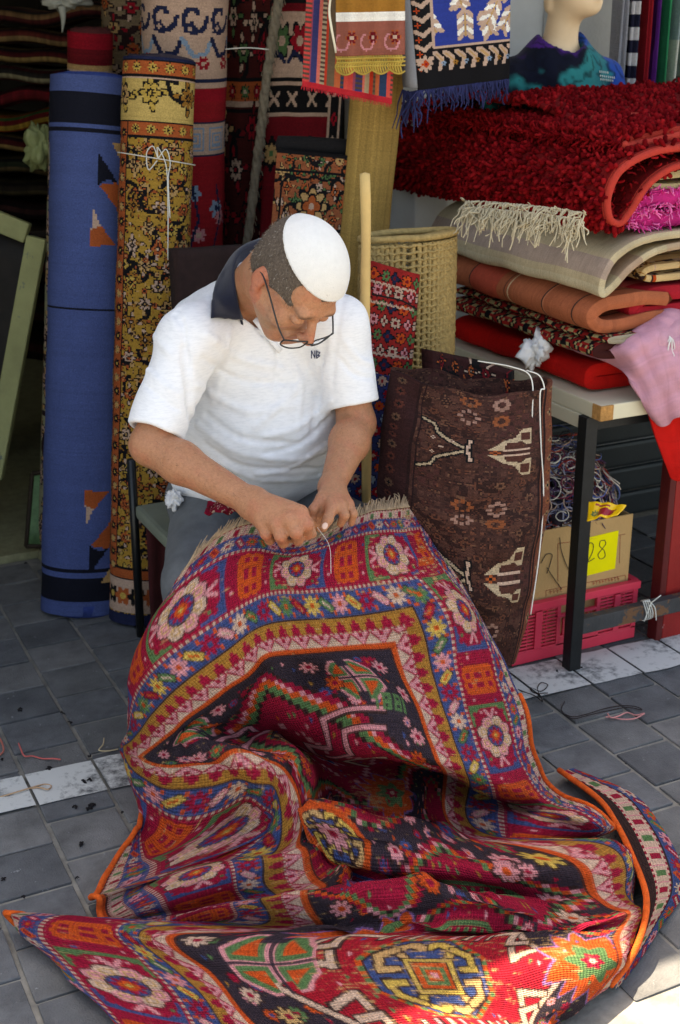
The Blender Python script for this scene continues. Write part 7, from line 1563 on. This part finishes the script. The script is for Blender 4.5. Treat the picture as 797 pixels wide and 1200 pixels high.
for x in (-.38, .38): box('upright', (x-.02, -.2, -c_[2]+.016), (x+.02, .2, -.026), mw, shf, .003, Msh)
# clutter below the shelf
for i, (px, py0, w, cols, nm) in enumerate([(40, 395, .5, ((60, 26, 24), (36, 26, 22)), 'dark red'), (60, 350, .5, ((40, 34, 28), (70, 30, 28)), 'dark brown and red'), (50, 305, .45, ((70, 36, 30), (30, 26, 24)), 'rust brown')]): pile(px, py0, w, .09, 4.75, cols, nm+' rug slumped under the shelf inside the shop', 60+i)
mf = mat('faded_green_paint', (158, 160, 112), .7, var=.15, scale=9, bump=.3, wear=((112, 124, 110), .38, 20))
fr = empty('leaning_picture', tuple(pf(0, 490, 4.1)), 'faded pale green picture frame leaning in the dark doorway', 'frame')
TR, BR, TL = pf(44, 278, 4.08), pf(-8, 560, 4.0), pf(-70, 232, 4.12); BL = TL+BR-TR
def bar(a, b, w, t, name, par, mt_):
    a, b = Vector(a), Vector(b); d = (b-a); L_ = d.length; zq = d.normalized(); n = Vector(np.cross(np.array(TR-TL), np.array(BR-TR))).normalized(); xq = n.cross(zq).normalized(); M = Matrix(((xq.x, n.x, zq.x, a.x), (xq.y, n.y, zq.y, a.y), (xq.z, n.z, zq.z, a.z), (0, 0, 0, 1)))
    bm = bmesh.new(); box_bm(bm, (-w/2, -t/2, 0), (w/2, t/2, L_), .006, M); return link(name, bm_mesh(name, bm), mt_, par)
bar(TR, BR, .062, .035, 'stile', fr, mf); bar(TL, BL, .062, .035, 'stile', fr, mf); dd = Vector(TR-TL).normalized(); dd2 = np.array(dd)*.032
bar(TL+dd2, TR-dd2, .062, .034, 'rail', fr, mf); bar(BL+dd2, BR-dd2, .062, .034, 'rail', fr, mf)
off = (_hd*.02); sheet('panel', quad_grid(TL+off, TR+off, BL+off, BR+off, 8, 8), None, mat('dark_panel', (30, 26, 24), .6, var=.4, scale=12), fr, .004)
# small framed picture by the foot of the blue roll
sp = empty('framed_picture', tuple(pz(36, 650, .016)), 'small dark framed green picture leaning behind the foot of the blue roll', 'picture')
q = [pf(38, 555, 3.98), pf(56, 552, 3.98), pf(31, 640, 3.92), pf(50, 640, 3.92)]
sheet('picture_sheet', quad_grid(*q, 6, 6), None, mat('green_print', (86, 120, 80), .5, var=.4, scale=30), sp, .004); tube('picture_frame', np.vstack([np.linspace(q[0], q[1], 5), np.linspace(q[1], q[3], 8), np.linspace(q[3], q[2], 5), np.linspace(q[2], q[0], 8)]), .008, mw, sp, 6)
# plastic bags in the gloom
mpb = mat('pale_green_film', (150, 160, 110), .4, var=.15, bump=.3, bscale=40)
crumple('plastic_bag', pf(46, 172, 4.45), .058, 33, mpb, None, (.8, .7, 1.3)); tag(bpy.data.objects['plastic_bag.001'], 'pale green plastic bag hanging by the pile of rugs inside the shop', 'bag')
b3 = crumple('plastic_bag', pf(75, 0, 4.3), .055, 35, mat('grey_film', (150, 150, 140), .4, var=.15, bump=.3, bscale=40), None, (1.3, .7, .6)); tag(b3, 'grey plastic bag with a hanging tail above the rug pile', 'bag'); tube('tail', crom([pf(72, 8, 4.28), pf(74, 22, 4.28), pf(73, 38, 4.28)], 10), np.linspace(.014, .002, 10), _M['grey_film'], b3, 6)

# ------------------------------------------------------------------ litter on the pavement
def thread(pts, rgb, rad, label, nm='thread_scrap'):
    o = tube(nm, crom([pz(x, y, .004+.002*((i*3) % 4)) for i, (x, y) in enumerate(pts)], 12*len(pts)), rad, mat('thread_%d_%d_%d' % rgb, rgb, .9, var=.15, bump=0), seg=5); return tag(o, label, 'thread')
thread([(22, 871), (25, 879), (29, 886), (38, 886), (50, 889), (62, 889), (71, 890)], (196, 96, 92), .0020, 'coral red thread lying in an L shape on the dark tile')
thread([(0, 934), (20, 928), (40, 922), (52, 919), (60, 921), (56, 925), (46, 923), (36, 924)], (186, 150, 118), .0018, 'beige thread with a looped end on the white painted line')
thread([(122, 865), (121, 872), (116, 879), (126, 880), (138, 878)], (196, 176, 140), .0016, 'pale forked thread beside the rug edge')
thread([(-2, 862), (3, 872), (4, 880), (-2, 886)], (190, 110, 96), .0024, 'pink thread loop on the dark tile near the coral thread')
thread([(712, 836), (716, 841), (725, 839), (735, 835), (745, 838), (755, 836), (744, 842), (730, 843), (718, 841), (710, 840)], (214, 140, 136), .0017, 'pink thread curled on the paving near the white line')
thread([(660, 836), (672, 840), (690, 836), (710, 830), (728, 827), (745, 828), (752, 832), (735, 829), (712, 833), (690, 838), (670, 842), (658, 832), (662, 822)], (46, 34, 34), .0013, 'long dark thread looping across the paving tiles')
thread([(607, 808), (618, 812), (628, 816), (636, 822), (630, 808), (634, 800), (642, 803), (634, 810), (622, 806), (626, 812), (642, 812)], (40, 28, 28), .0014, 'tangled dark brown thread on the white line beside the rug')
rng = np.random.RandomState(20); parts = []
for x, y, s_ in [(23, 832, 5), (74, 836, 4), (82, 847, 4), (105, 886, 4), (3, 890, 4), (57, 901, 6), (98, 917, 6), (106, 914, 5), (88, 945, 5), (108, 945, 7), (104, 947, 6), (95, 989, 6), (90, 1029, 3), (4, 1031, 4), (27, 1051, 4), (652, 787, 3), (681, 783, 3), (670, 906, 3), (733, 895, 2), (143, 952, 3), (30, 660, 3)]:
    for _ in range(3):
        p = pz(x+rng.uniform(-1, 1)*s_*.4, y+rng.uniform(-1, 1)*s_*.3, .004); a = rng.uniform(0, 3.1); d = np.array([math.cos(a), math.sin(a), 0])*s_*.0009; parts.append(tube_arrays(np.array([p-d, p+[0, 0, .003], p+d]), s_*.0004, 5))
lt = link('lint', multi_mesh('lint', parts), mat('dark_lint', (26, 22, 24), .95, bump=0)); tag(lt, 'dark wool lint scattered on the paving', 'lint', kind='stuff')
# blue bottle cap end peeping behind the rug
bt = empty('plastic_bottle', tuple(pf(546, 720, 2.86)), 'small clear bottle with a blue cap between the rug and the brown rug', 'bottle')
pb = pf(546, 692, 2.90); tube('cap', [pb, pb+[0, 0, -.022]], .010, mat('blue_plastic', (40, 70, 190), .4, var=.05, bump=0), bt, 14); tube('bottle_body', np.array([pb+[0, 0, -.024], pb+[0, 0, -.04], pb+[0, 0, -.06], pb+[0, 0, -.2]]), np.array([.010, .012, .028, .030]), mat('bottle_plastic', (160, 170, 200), .15, var=.05, bump=0, trans=.8), bt, 16)
# needle thread he is pulling
tag(tube('sewing_thread', crom([pf(372, 618, 2.60), pf(386, 640, 2.57), pf(388, 672, 2.53)], 16), .0006, mst, seg=4), 'pale sewing thread hanging from his left hand onto the rug', 'thread')
